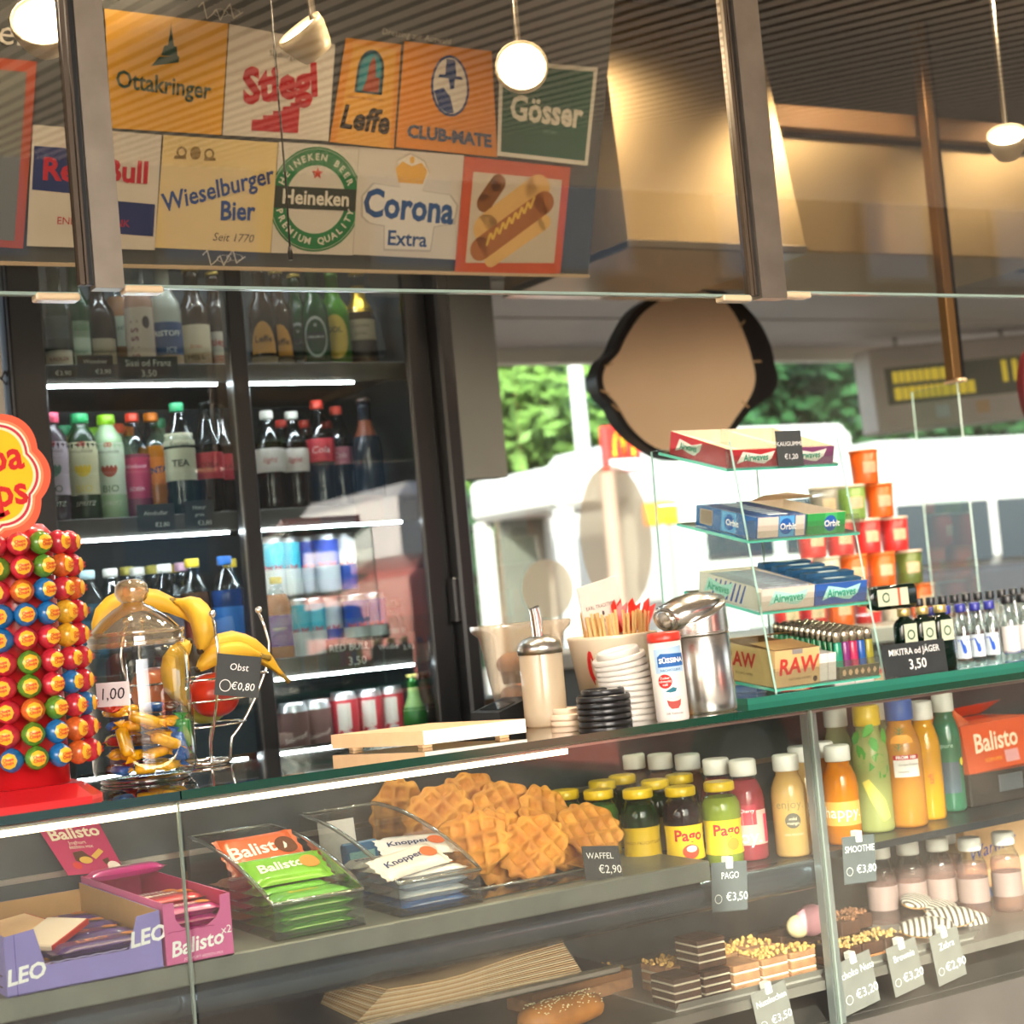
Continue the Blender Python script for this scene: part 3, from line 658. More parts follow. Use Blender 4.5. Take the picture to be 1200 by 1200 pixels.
part(M().rbox(rx1+.008, FX1+.012, FY-.03, FY+.05, .02, FZ+.02, .006), 'side_post', BLACK, fr_)
ZA, ZB, ZC_, ZD = 1.900, 1.588, 1.272, 1.02           # undersides of the lit shelf fronts
LEDW = mat('white_led', 'FFFFFF', .5, emit=45, ecol='F6FAFF')
RAIL = mat('shelf_rail', '4A4742', .5, noise=(12, .2))
SX0, SX1 = FX0+.035, FX1-.035
for i, z in enumerate((ZA, ZB, ZC_, ZD)):
    s = part(M().box(SX0, SX1, FY+.075, 1.83, z+.03, z+.036), 'shelf', FIN, fr_)
    part(M().rbox(SX0, SX1, FY+.068, FY+.075, z+.008, z+.05, .002), 'price_rail', RAIL, fr_)
    for q in range(2):
        a, b = ((SX0+.02, FXM0-.006), (FXM1+.006, P(413 if i == 0 else 455, 440, Y=FY+.07).x))[q]
        if i < 3: part(M().box(a, b, FY+.066, FY+.074, z+.003, z+.0075), 'light_strip', LEDW, fr_)
part(M().box(SX0+.02, SX1-.02, FY+.066, FY+.078, FZ-.075, FZ-.067), 'light_strip', LEDW, fr_)  # hidden strip added to brighten the top shelf
def fx(px, py, Y): return P(px, py, Y=Y).x
sA, sB, sC, sD = [z+.0365 for z in (ZA, ZB, ZC_, ZD)]
BG = tinted('brown_glass', '3A2412', .92); GG = tinted('green_glass', '1E4A22', .85); CG = tinted('olive_glass', '22301C', .93)
Y1 = 1.325
def row(px, py, z, Y=Y1): return (fx(px, py, Y), Y, z)
crown = mat('crown_cap', 'C8B060', .35, .8)
# --- top shelf, left door
G = 'bottles on the top fridge shelf'
bottle('beer_bottle', 'dark bottle with pale foot label, leftmost on top fridge shelf', 'bottle', row(68, 400, sA), .235, .031, 'beer', CG, 1, crown, [(.05, .2, 'CFC6B4', 1.0), (.3, .5, '2E3A34', .8)], [('RADLER', .011, .12, 0, '8A3030')], G)
bottle('beer_bottle', 'green bottle with white and green label on top fridge shelf', 'bottle', row(91, 400, sA, 1.34), .25, .030, 'beer', GG, 1, crown, [(.08, .46, 'B8C4B0', 1.0), (.32, .46, '3E7A34', 1.0)], [('Kräuter', .012, .2, 0, '3E5A3C')], G)
bottle('beer_bottle', 'brown bottle with broad cream label on top fridge shelf', 'bottle', row(117, 400, sA), .235, .036, 'beer', BG, 1, crown, [(.06, .36, 'B8A88C', 1.1)], [('Wieselburger', .0115, .24, 0, '4A3A28'), ('Spezial', .009, .14, 0, '7A4A30')], G)
bottle('wine_spritzer_bottle', 'clear bottle of amber drink with handwritten white label', 'bottle', row(142, 400, sA, 1.34), .25, .033, 'glassw', tinted('amber_drink', 'A5754C', .8), .75, None, [(.30, .56, 'A9B49C', 1.2)], [('Rosé by', .018, .46, 0, '3E4A3A', {'shear': .3}), ('FRANZ', .02, .15, 0, '8A4030')], G)
t = bottle('wine_spritzer_bottle', 'slim pink bottle with letters running up its side', 'bottle', row(165, 400, sA), .25, .030, 'glassw', tinted('pink_drink', 'C9A08C', .85), .75, None, [(.04, .55, 'C6B2A0', 1.2)], [], G)
q = M()
for i, ch_ in enumerate('SISSI'): q.text(ch_, .022, cyl(.030, facing(t.location)-.35, .035+i*.018), rot=PI/2, bold=.02)
q.obj('lettering', ink('7A3038'), t)
q = M(); q.disc(0, 0, .008, .013, cyl(.030, facing(t.location)+.45, .105)); q.obj('portrait', ink('4A3A34'), t)
bottle('alcopop_bottle', 'milky bottle with dark blue label on top fridge shelf', 'bottle', row(195, 400, sA), .25, .035, 'beer', tinted('milky', 'B8BAB0', .9), 1, pl('D0D0D0'), [(.16, .44, '26406C', 1.3), (.04, .16, 'A48A70', 1.3)], [('ERISTOFF', .016, .34, 0, 'D0D4D8', {'bold': .02}), ('ICE', .016, .2, .3, 'C8CCD0')], G)
bottle('beer_bottle', 'brown bottle with rounded cream label and orange foot', 'bottle', row(229, 400, sA), .235, .036, 'beer', BG, 1, crown, [(.07, .46, 'C4B49C', 1.1), (.07, .2, 'BC9468', 1.1)], [('HELL', .017, .16, 0, '5A4634'), ('brau', .014, .26, 0, 'B4582E', {'shear': .3})], G)
bottle('beer_bottle', 'brown bottle with red and white label beside the door stile', 'bottle', row(255, 400, sA, 1.35), .235, .032, 'beer', BG, 1, crown, [(.12, .42, 'CFC8BC', 1.2), (.06, .2, 'B84A34', 1.2)], [('Stiegl', .022, .32, 0, 'B02A2C', {'bold': .02})], G)
# --- top shelf, right door
for i, px in enumerate((309, 329)):
    t = bottle('beer_bottle', ['brown bottle with amber domed label right of the door stile', 'second brown bottle with amber domed label, beside green ones'][i], 'bottle', row(px, 400, sA, 1.33+.02*i), .235, .031, 'beer', BG, 1, crown, [(.05, .14, '7A6A50', 1.1)], [('Leffe', .02, .30, 0, '4A2E14', {'bold': .015})], G)
    q = M(); f = cyl(.031, facing(t.location), .04); q.flat([(-.028, 0), (.028, 0)]+[(.028*math.cos(a), .07*math.sin(a)) for a in [k*PI/10 for k in range(1, 10)]], f); q.obj('domed_label', mat('label_amber', 'C98A26', .45), t)
for i, px in enumerate((350, 371)):
    t = bottle('beer_bottle', ['green bottle with dark oval label next to the amber labels', 'green bottle with dark oval label left of the yellow label'][i], 'bottle', row(px, 400, sA), .235, .031, 'beer', GG, 1, crown, [], [], G)
    f = cyl(.031, facing(t.location), .075)
    q = M(); q.ring(0, 0, .023, .027, f, n=24, asp=1.7); q.obj('label_ring', ink('9AA49A'), t)
    q = M(); q.flat([(-.024, -.008), (.024, -.008), (.024, .01), (-.024, .01)], f); q.obj('label_band', ink('20241F'), t)
    q = M(); q.text('Heineken', .0095, f, d=.0008); q.text('*', .02, f, 0, .022, d=.0008); q.obj('lettering', ink('C0C8C0'), t)
t = bottle('beer_bottle', 'bright green bottle with yellow oval label', 'bottle', row(394, 400, sA), .24, .034, 'beer', tinted('bright_green_glass', '4A8A1C', .8), 1, crown, [], [], G)
f = cyl(.034, facing(t.location), .08); q = M(); q.disc(0, 0, .03, .05, f); q.obj('oval_label', mat('label_yellow_oval', 'B89A34', .45), t)
q = M(); q.text('SOL', .018, f, 0, .015, bold=.02); q.obj('lettering', ink('3A4A2C'), t)
bottle('beer_bottle', 'brown bottle with gold foil neck and cream label', 'bottle', row(424, 400, sA), .235, .035, 'beer', BG, .62, mat('gold_foil', 'C8A038', .3, .9), [(.32, .52, '9A8A70', 1.2), (.60, .86, mat('gold_foil'), None)], [('Corona', .013, .46, 0, '4A4030'), ('EXTRA', .009, .38, 0, '4A4030')], G)
# --- middle shelf, left door
G = 'bottles on the middle fridge shelf'
def spr(px, lab, body, label, capc, fruit, Y=Y1, h=.235, foot=None):
    t = bottle('juice_bottle', lab, 'bottle', row(px, 560, sB, Y), h, .033, 'sleek', pl(body, .25), 1, pl(capc), [(.28, .74, label, 1.3)], [('HÖLLINGER', .0085, .655, 0, '5A4A4A'), ('BIO', .021, .33, 0, '3C5A34' if body != '1E3A22' else 'D8C040'), ('SPRITZ', .013, .20, 0, 'D6DAC8', {'shear': .3})], G)
    f = cyl(.033, facing(t.location), h*.72); q = M(); q.ring(-.003, 0, .003, .005, f, n=12); q.ring(.003, 0, .003, .005, f, n=12); q.obj('heart_mark', ink('B83A3A'), t)
    f = cyl(.032, facing(t.location), h*.52); q = M(); q.disc(0, 0, .017, .02, f); q.obj('fruit_print', ink(fruit), t); return t
spr(63, 'lilac labelled juice bottle with pink cap at the fridge door edge', '3A2C34', 'B8A8B4', 'D8506C', '5A7A6C')
spr(98, 'dark green juice bottle with green cap and yellow fruit label', '1E3A22', 'C9C4A0', '1E9A5C', 'D8B83A')
spr(129, 'pale green juice bottle with lime cap and apple label', 'A9C79C', 'C4D0B8', '8CC820', '9A4034')
bottle('soda_bottle', 'berry soda bottle with red cap and crimson label', 'bottle', row(160, 560, sB), .24, .031, 'pet', tinted('berry', 'A8586C', .7), .66, pl('E0442C'), [(.24, .60, 'B8385C', None)], [('Himbeer', .013, .52, 0, 'E8D0D4'), ('SODA', .012, .32, 0, 'E8D0D4')], G)
bottle('soda_bottle', 'orange soda bottle with orange cap', 'bottle', row(182, 560, sB, 1.35), .245, .033, 'pet', tinted('orange_soda', 'E08A1C', .85), .74, pl('F08A1E'), [(.36, .60, 'E08020', None)], [('FANTA', .018, .48, 0, '28407A', {'bold': .04, 'rot': .12})], G)
bottle('iced_tea_bottle', 'iced tea bottle with green cap and cream label', 'bottle', row(213, 560, sB), .25, .033, 'pet', tinted('dark_tea', '1E2A20', .95), .62, pl('2A8A5C'), [(.34, .74, 'BDBBA0', None)], [('Sativa', .018, .64, 0, '3A3C34', {'shear': .1}), ('TEA', .02, .48, 0, '26302A', {'bold': .02})], G)
for i, px in enumerate((246, 262)):
    bottle('cola_bottle', ['dark glass cola bottle with red label beside the iced tea', 'dark glass cola bottle with red label beside the door stile'][i], 'bottle', row(px, 560, sB, 1.33+.03*i), .255, .031, 'glassw', tinted('cola', '20140F', .95), .68, None, [(.34, .56, 'A82E3A', None)], [('COLA', .016, .45, 0, '5A1A20', {'shear': .2})], G)
for i, (px, cc, z) in enumerate(((78, '2A8A5C', .21), (88, '2A8A5C', .215), (114, '8CC820', .215), (141, 'E0552C', .225), (152, 'E07A2C', .225), (190, '2A8A5C', .23))):
    bottle('juice_bottle', 'row behind: bottle with %s cap, %s from the left on the middle shelf' % ({'2A8A5C': 'green', '8CC820': 'lime', 'E0552C': 'red', 'E07A2C': 'orange'}[cc], ORD[i]), 'bottle', row(px, 560, sB, 1.42), z+.01, .03, 'sleek', pl('6A7A60', .3), 1, pl(cc), [], [], 'bottles in the second row of the middle fridge shelf')
# --- middle shelf, right door
COLA = tinted('cola', '20140F', .95)
for i, px in enumerate((318, 347)):
    bottle('cola_bottle', ['cola bottle with white cap and pale label, next to the door stile', 'cola bottle with white cap and pale label, left of the red capped ones'][i], 'bottle', row(px, 560, sB, 1.37), .235, .033, 'coke', COLA, .70, pl('D8D6CC'), [(.42, .64, 'C4BCB4', None)], [('light', .018, .53, 0, 'A83038', {'shear': .3})], G)
bottle('cola_bottle', 'tall cola bottle with red cap and red label in the right fridge door', 'bottle', row(378, 560, sB, 1.35), .26, .034, 'coke', COLA, .72, pl('DC4030'), [(.46, .66, 'B8343C', None)], [('Cola', .022, .56, 0, 'D8C0BC', {'shear': .3})], G)
bottle('cola_bottle', 'cola bottle with faded red cap beside the dark tall bottle', 'bottle', row(400, 560, sB, 1.39), .25, .032, 'coke', COLA, .72, pl('DC5040'), [(.46, .62, 'A86070', None)], [('Cola', .018, .54, 0, 'D8C0BC', {'shear': .3})], G)
bottle('wine_bottle', 'slim dark bottle with long neck at the right end of the shelf', 'bottle', row(433, 560, sB, 1.34), .255, .034, 'beer', tinted('blue_dark_glass', '2A3440', .92), 1, pl('4A3A34'), [(.66, .8, '8A4A34', None)], [], G)
for i, px in enumerate((335, 362, 388)):
    bottle('cola_bottle', ['red capped cola bottle half hidden behind the two white caps', 'red capped cola bottle behind the second white cap', 'red capped cola bottle behind the tall cola'][i], 'bottle', row(px, 560, sB, 1.45), .225, .03, 'coke', COLA, .7, pl('C83A2C'), [], [], 'bottles in the second row of the middle fridge shelf')
# --- lower shelf, left door: row of capped bottles
G = 'bottles on the lower fridge shelf'
for i, (px, cc, lq, hh, cn) in enumerate(((104, 'B8D4D8', '5A8AA0', .228, 'pale blue sports'), (131, 'D8D4CC', '948A80', .230, 'white'), (163, 'D8D4CC', 'A4A2B4', .230, 'white'), (195, 'D8D4CC', '7A7278', .230, 'white'), (228, 'E0C030', '7A5A44', .238, 'yellow'), (266, '2A6AB8', '2A5AA0', .238, 'blue'))):
    bottle('water_bottle', '%s capped bottle, %s from the left in the row above the fruit basket' % (cn, ORD[i]), 'bottle', row(px, 700, sC), hh, .033, 'pet', tinted('drink_'+lq, lq, .6), .74, pl(cc), [(.25, .55, {0: '4A8AB0', 4: 'B04A3C', 5: '2A78C8'}.get(i, '8A8490'), None)], [], G)
for i, (px, cc) in enumerate(((150, 'C8B84A'), (180, 'C8B84A'), (205, 'D8B030'), (214, 'D8A8C0'), (272, 'D8B830'))):
    bottle('water_bottle', '%s capped bottle in the back row above the fruit basket, %s from the left' % ('pink' if i == 3 else 'yellow', ORD[i]), 'bottle', row(px, 690, sC, 1.42), .235, .031, 'pet', tinted('drink_6A6058', '6A6058', .6), .74, pl(cc), [], [], 'back row bottles on the lower fridge shelf')
# --- lower shelf, right door
bottle('juice_bottle', 'orange drink bottle with yellow cap and purple label by the stile', 'bottle', row(328, 740, sC, 1.306), .185, .028, 'pet', tinted('peach_drink', 'D88A4C', .8), .8, pl('E0C040'), [(.2, .56, '7A4A8A', None)], [('PFIRSICH', .008, .40, 0, 'E8D8A0')], G)
TQ, BL_, SV = 'turquoise', 'blue', 'silver'
cmat = {'turquoise': ('3FB4C8', 'C9D0CC'), 'blue': ('1E3FA0', 'C4C8D0'), 'silver': ('C8CCD2', '2440A0'), 'dark': ('143C96', 'BCC4C0')}
CANTOP = mat('can_aluminium', 'C8C8C8', .3, .9)
def energy(px, py, z, kind, label, Y):
    c1, c2 = cmat[kind]
    return bottle('energy_drink_can', label, 'can', (fx(px, py, Y), Y, z), .135, .0265, 'can', CANTOP, 1, None, [(.06, .47, c2, None), (.47, .90, c1, None)], [('Red Bull', .0125, .50, 0, 'B8304A', {'bold': .03})], 'energy drink cans in the fridge')
for i, (px, kd) in enumerate(((352, TQ), (369, TQ), (389, SV), (420, 'dark'), (441, 'dark'))):
    energy(px, 745, sC, kd, '%s energy drink can, %s from the left in the lower tier' % ({'dark': 'deep blue'}.get(kd, kd), ORD[i]), 1.33)
for i, (px, kd) in enumerate(((320, TQ), (338, TQ), (361, BL_), (384, BL_), (404, SV))):
    energy(px, 660, sC+.1395, kd, '%s energy drink can, %s from the left in the upper tier' % (kd, ORD[i]), 1.37)
for i, px in enumerate((404,)): energy(px, 745, sC, BL_, 'blue energy drink can set back in the lower tier', 1.40)
for i, px in enumerate((354, 374, 394)): energy(px, 745, sC, SV, 'silver can hidden in the back row, %s from the left' % ORD[i], 1.395)
part(M().box(fx(308, 700, 1.36), fx(418, 700, 1.36), 1.338, 1.62, sC+.1355, sC+.139), 'can_shelf', CLEAR, fr_)
for i, px in enumerate((459, 466)):
    bottle('mini_bottle', ['small clear spirit bottle beside the deep blue cans', 'small clear spirit bottle behind its twin beside the cans'][i], 'bottle', (fx(px, 745, 1.32+.05*i), 1.32+.05*i, sC), .115, .022, 'mini', tinted('pale_spirit', '8A8478', .5), .7, pl('4A5A48'), [(.12, .45, '8A9088', 1.0)], [], 'small spirit bottles in the fridge')
# --- bottom shelf, right door
for i, px in enumerate((344, 372)):
    bottle('mixed_drink_can', ['brown mixed drink can with script lettering next to the door stile', 'brown mixed drink can with script lettering next to the red cans'][i], 'can', (fx(px, 850, 1.31), 1.31, sD), .168, .033, 'can', CANTOP, 1, None, [(.05, .88, '6A4A44', None)], [('Smirnoff', .0155, .55, .1, 'D8CCC0', {'shear': .3, 'rot': .25}), ('ICE', .013, .36, .2, 'C8BCB0')], 'tall cans on the bottom fridge shelf')
for i, px in enumerate((403, 432, 458)):
    bottle('soda_can', 'red and white tall can, %s of three on the bottom shelf' % ORD[i], 'can', (fx(px, 830, 1.31), 1.31, sD), .178, .031, 'can', CANTOP, 1, None, [(.05, .90, 'B8323A', None), (.1, .86, 'CFC4B8', .5)], [('C', .05, .45, 0, 'B8323A', {'bold': .03})], 'tall cans on the bottom fridge shelf')
bottle('beer_bottle', 'green bottle beside the red cans at the bottom of the fridge', 'bottle', (fx(486, 830, 1.31), 1.31, sD), .20, .028, 'beer', tinted('bright_green_glass2', '2E7A2C', .8), 1, pl('B8B060'), [(.6, .85, '7A9A5A', None)], [], 'bottles on the bottom fridge shelf')
bottle('beer_bottle', 'brown bottle at the lower right corner of the fridge', 'bottle', (fx(500, 830, 1.33), 1.33, sD), .20, .028, 'beer', BG, 1, pl('5A4434'), [(.6, .9, '6A5038', None)], [], 'bottles on the bottom fridge shelf')
# --- price tags in the fridge
def price_tag(name, label, px, py, Y, wpx, hpx, lines, lean=.0, group=None, n=None, mat_=None, rz=0, tilt=0, root_cat='price tag'):
    """card standing on / clipped to an edge: centre pixel and size in pixels at depth Y"""
    c = P(px, py, Y=Y); s = (P(px+.5, py, Y=Y)-P(px-.5, py, Y=Y)).x; w_, h_ = wpx*s, hpx*s
    t = thing(name, label, root_cat, (c.x, Y, c.z-h_/2), group=group, rot=(tilt, lean, rz))
    f = frame((0, 0, h_/2), (1, 0, 0), (0, 0, 1))
    M().ext([(-w_/2, -h_/2), (w_/2, -h_/2), (w_/2, h_/2), (-w_/2, h_/2)], f, .0012, d0=-.0012).obj('card', mat_ or TAGM, t)
    q = M()
    for s_, sz, x, y, kw in lines: q.text(s_, sz*h_, f, x*w_, y*h_, **kw)
    q.obj('lettering', CHALK, t); return t
G = 'price cards along the fridge shelves'; FYT = FY+.066
K = {}
price_tag('price_card', 'large chalk card for spritzers on the top fridge shelf', 174, 431, FYT, 70, 26, [('Sissi od Franz', .42, 0, .2, {'sx': .9}), ('3,50', .42, 0, -.26, K)], group=G)
price_tag('price_card', 'small chalk card priced 3,90 left of the spritzer card', 112, 429, FYT, 42, 26, [('Weissbier', .26, 0, .2, K), ('€3,90', .30, .2, -.26, K)], group=G)
price_tag('price_card', 'narrow chalk card at the left end of the top shelf', 68, 436, FYT, 40, 16, [('€3,90', .5, .15, -.1, K)], group=G)
price_tag('price_card', 'chalk card under the iced tea bottle', 234, 603, FYT, 34, 32, [('Natur', .2, 0, .25, K), ('gross', .16, 0, 0, K), ('€2,80', .22, .15, -.3, K)], group=G)
price_tag('price_card', 'chalk card under the berry soda bottle', 183, 606, FYT, 44, 30, [('Almdudler', .22, 0, .15, K), ('€2,80', .24, .15, -.3, K)], group=G)
price_tag('price_card', 'dark card with green print below the slim dark bottle', 433, 597, FYT, 34, 30, [], group=G, mat_=mat('green_card', '2E3A24', .6, noise=(30, .5), col2='5A2A24'))
price_tag('price_card', 'plain dark card at the right end of the middle shelf', 462, 596, FYT, 24, 28, [], group=G)
price_tag('price_card', 'long chalk card for energy drinks, priced 3,50', 410, 766, FYT, 54, 34, [('RED BULL', .32, 0, .2, K), ('3,50', .38, .15, -.25, K)], group=G, mat_=mat('brown_card', '4A3C34', .6))
price_tag('price_card', 'dark card with gold print below the small spirit bottles', 463, 757, FYT, 52, 26, [('Wodka', .3, -.15, 0, K), ('3,90', .3, .3, -.1, K)], group=G, mat_=mat('brown_card2', '332A26', .6))
# ================================================================ things on the counter
# ---- lollipop stand
LX, LY = P(37, 940, Z=CT).x, .118
RED = mat('red_plastic', 'C81E24', .3, coat=.3)
LW = {'R': ('C8283A', 'red'), 'G': ('5A8A2C', 'green'), 'B': ('1E6AA8', 'blue'), 'O': ('D8642A', 'orange'), 'W': ('D8CFC0', 'white'), 'Y': ('E0A82A', 'yellow'), 'P': ('B82A5C', 'pink')}
st_ = thing('lollipop_stand', 'red lollipop drum with a yellow flower shaped sign on top', 'display stand', (LX, LY, CT))
DR = .050; RH = .0294; Z0 = .045
M().lathe([(DR, .012), (DR, Z0+10*RH), (DR*.8, Z0+10*RH+.012), (.0001, Z0+10*RH+.012)], 32).obj('drum', RED, st_)
m = M(); m.lathe([(.10, 0), (.10, .004), (.094, .008), (.07, .014), (DR+.002, .022), (DR, .022)], 4, sm=False, a0=0)
m.v = []; m.f = []; m.m = []; m.s = []
b4 = lambda k, z: [(x*k, y*k*.95, z) for x, y in ((-.085, -.085), (.055, -.085), (.075, -.06), (.075, .085), (-.085, .085))]
vs = b4(1, 0)+b4(1, .005)+b4(.74, .022); n = 5
m.add(vs, [tuple(range(n))[::-1], tuple(range(2*n, 3*n))]+[(j*n+i, j*n+(i+1) % n, (j+1)*n+(i+1) % n, (j+1)*n+i) for j in (0, 1) for i in range(n)])
m.obj('base', RED, st_)
M().rbox(-.006, .006, -.003, .003, Z0+10*RH, Z0+10*RH+.03, .001).obj('sign_stalk', RED, st_)
sc_ = P(-27, 558, Y=LY-.05); R0 = .088
f = frame((sc_.x-LX, -.05, sc_.z-CT), (1, 0, 0), (0, 0, 1))
def flower(k, n=8, amp=.09, N=96): return [(R0*k*(1+amp*abs(math.cos(n/2*a))-.05)*math.cos(a), R0*k*(1+amp*abs(math.cos(n/2*a))-.05)*math.sin(a)) for a in [2*PI*i/N for i in range(N)]]
sg = M().ext(flower(1), f, .004, d0=-.004).obj('flower_sign', mat('sign_orange', 'F0562E', .4), st_)
for k, cc, d in ((.90, 'E88A60', .0006), (.86, 'F0E8D0', .0009), (.83, 'C8384A', .0012), (.79, 'F4E2B8', .0015), (.75, 'F6BE24', .0018)): M().flat(flower(k), f, d=d).obj('sign_layer', ink(cc), sg)
m = M(); m.text('Chupa', .052, f, -.004, .018, bold=.025, rot=.10, d=.0024, sx=.9); m.text('Chups', .052, f, .0, -.026, bold=.025, rot=.10, d=.0024, sx=.9)
m.line([(-.02, -.056), (.0, -.06), (.02, -.054), (.034, -.047)], .006, f, d=.0024); m.obj('sign_lettering', ink('CC2A2A'), sg)
M().tube([(sc_.x-LX, -.045, sc_.z-CT-.06), (0, 0, Z0+10*RH+.01)], .006, 8).obj('sign_arm', RED, st_)
rowsC = ['RRRRGRR', 'RGGRGOR', 'RRROBRO', 'RPBBBYR', 'WRBRRYR', 'RRRGRRR', 'BRRGRBR', 'RRROGRB', 'RORGBOR', 'WRBGBOR']
proto = {}
BR = .0156
def lolly(code, loc, ang, label):
    if code not in proto:
        t = thing('lollipop', label, 'lollipop', loc, ang, 'lollipops stuck in the red drum')
        fn = lambda d: 1-.05*abs(math.sin(6*math.atan2(d.y, d.z)))*(1 if d.x < .5 else .3)
        M().sph((0, 0, 0), BR, 14, fn=fn, rings=8).obj('wrapper', mat('wrap_'+code, LW[code][0], .25, coat=.5, noise=(160, .35)), t)
        g = M(); fl = []
        for i in range(24):
            a = 2*PI*i/24; r = .0092*(1+.12*abs(math.cos(4*a))-.05); fl.append(V((math.sqrt(max(0, BR*BR-r*r))+.0006, r*math.cos(a), r*math.sin(a))))
        g.add([V((BR+.0008, 0, 0))]+[V((math.sqrt(BR*BR-.0055**2)+.0007, .0055*math.cos(2*PI*i/24), .0055*math.sin(2*PI*i/24))) for i in range(24)]+fl, [(0, 1+i, 1+(i+1) % 24) for i in range(24)]+[(1+i, 25+i, 25+(i+1) % 24, 1+(i+1) % 24) for i in range(24)])
        g.obj('sticker', mat('sticker_yellow', 'F0B428', .35, coat=.3), t)
        f = frame((BR+.0011, 0, 0), (0, 1, 0), (0, 0, 1)); q = M(); q.text('Chupa', .0052, f, 0, .002, bold=.03, rot=.15); q.text('Chups', .0052, f, 0, -.0025, bold=.03, rot=.15); q.obj('lettering', ink('CC2A2A'), t)
        M().tube([(-BR+.002, 0, 0), (-.032, 0, 0)], .0021, 6).obj('stick', WHITE, t)
        M().sph((-BR*.98, 0, 0), .005, 8, sc=(.6, 1.2, 1.2)).obj('wrapper_twist', mat('wrap_'+code), t)
        proto[code] = t
        return t
    return dup(proto[code], loc, label, ang)
cm = facing((LX, LY))
for r_i, codes in enumerate(rowsC):
    for c_i, code in enumerate(codes):
        ang = cm+math.radians(-60+22*c_i+(r_i % 2)*1.5); R = .072+r_i*.0006
        z = CT+Z0+(9-r_i+.5)*RH
        lolly(code, (LX+R*math.cos(ang), LY+R*math.sin(ang), z), ang, '%s wrapped lollipop, %s row from the top, %s column from the left' % (LW[code][1], ORD[r_i], ORD[c_i]))
# ---- candy jar
JX, JY = .246, .205
JR = .070
GJ = glass('jar_glass', 'F2F4F0', 2.6, .02)
jar = thing('candy_jar', 'round lidded glass jar of wrapped candy marked 1,00', 'jar', (JX, JY, CT))
M().lathe([(.0001, .004), (.060, .004), (.067, .010), (JR, .02), (JR, .165), (.066, .176), (.060, .182)], 40, cap=False).obj('jar_body', GJ, jar)
M().lathe([(.058, .0), (.062, .003), (.058, .006), (.0001, .006)], 32).obj('jar_base', glass('jar_base_glass', 'E0E4DC', 3, .1), jar)
ld_ = M().lathe([(.066, .183), (.067, .188), (.064, .192), (.066, .197), (.062, .201), (.060, .206), (.045, .222), (.028, .235), (.018, .240), (.014, .244)], 40, cap=False).obj('lid', glass('jar_lid_glass', 'F0E8D8', 4, .06, film=.10, fcol='F4DEB4'), jar)  # warm film paints creamy reflections onto the lid
M().lathe([(.014, .243), (.020, .248), (.0235, .257), (.022, .268), (.014, .275), (.0001, .276)], 24).obj('knob', glass('knob_glass', 'D8C8A8', 5, .06, film=.25, fcol='F0DCB4'), ld_)  # knob lightened by the same painted warm sheen
for z in (.185, .199): M().lathe([(.0655, z), (.0675, z+.003), (.0655, z+.006)], 40, cap=False).obj('lid_ring', glass('ring_glass', 'E8D8B8', 6, .08, film=.22, fcol='F8E4BC'), ld_)  # warm film stands in for lamp glints on the rings
fa = facing((JX, JY))
tp = M(); fj = cyl(JR, fa-.55, .123); tp.flat([(-.026, -.016), (.026, -.016), (.026, .016), (-.026, .016)], fj); pt = tp.obj('price_sticker', mat('sticker_pink', 'F0ECEC', .6), jar)
M().text('1,00', .022, fj, shear=.15, d=.001).obj('price', ink('26242A'), pt)
random.seed(11)
def candy(i, x, y, z, L, r, col, cname, yaw, pitch, label):
    t = thing('wrapped_candy', label, 'candy', (x, y, z), rot=(0, pitch, yaw), group='wrapped candies inside the glass jar')
    M().tube([(-L*.5, 0, 0), (-L*.46, 0, 0), (-L*.3, 0, 0), (L*.3, 0, 0), (L*.46, 0, 0), (L*.5, 0, 0)], [r*.4, r*.9, r, r, r*.9, r*.4], 8, sc=(.75, 1.25)).obj('wrapper', mat('candy_'+col, col, .25, coat=.5, noise=(90, .25)), t)
    for s in (-1, 1): M().add([(s*L*.5, -r*.2, 0), (s*L*.5, r*.2, 0), (s*(L*.5+.009), r*1.1, .003), (s*(L*.5+.009), -r*1.1, -.003), (s*(L*.5+.004), 0, .003)], [(0, 1, 4), (1, 2, 4), (2, 3, 4), (3, 0, 4)]).obj('twist', mat('candy_'+col), t)
cz = CT+.008
cl = [('F0B41C', 'yellow'), ('4A2418', 'brown'), ('1E5AA8', 'blue'), ('2A8A3C', 'green'), ('C83028', 'red'), ('C8C4C0', 'silver')]
ring_ = [(0, 'F5B40A', 'yellow'), (1, '4A2418', 'brown'), (0, 'F5B40A', 'yellow'), (0, 'F5B40A', 'yellow'), (2, '1E5AA8', 'blue'), (4, 'C83028', 'red'), (0, 'F5B40A', 'yellow')]
for lay in range(5):
    for k_ in range(7 if lay < 4 else 5):
        an = fa+k_*2*PI/7+lay*.45; rr = .041-.003*(lay % 2); _, col, cn = ring_[(k_*3+lay*2) % 7]
        if abs(k_) < 2 and lay in (1, 2): col, cn = 'F5B40A', 'yellow'
        candy(0, JX+rr*math.cos(an), JY+rr*math.sin(an), cz+.011+lay*.0195, .028, .0095, col, cn, an+PI/2+random.uniform(-.25, .25), random.uniform(-.12, .12), '%s wrapped candy in the jar, %s layer, %s of its ring' % (cn, ['bottom', 'second', 'third', 'fourth', 'top'][lay], ORD[k_]))
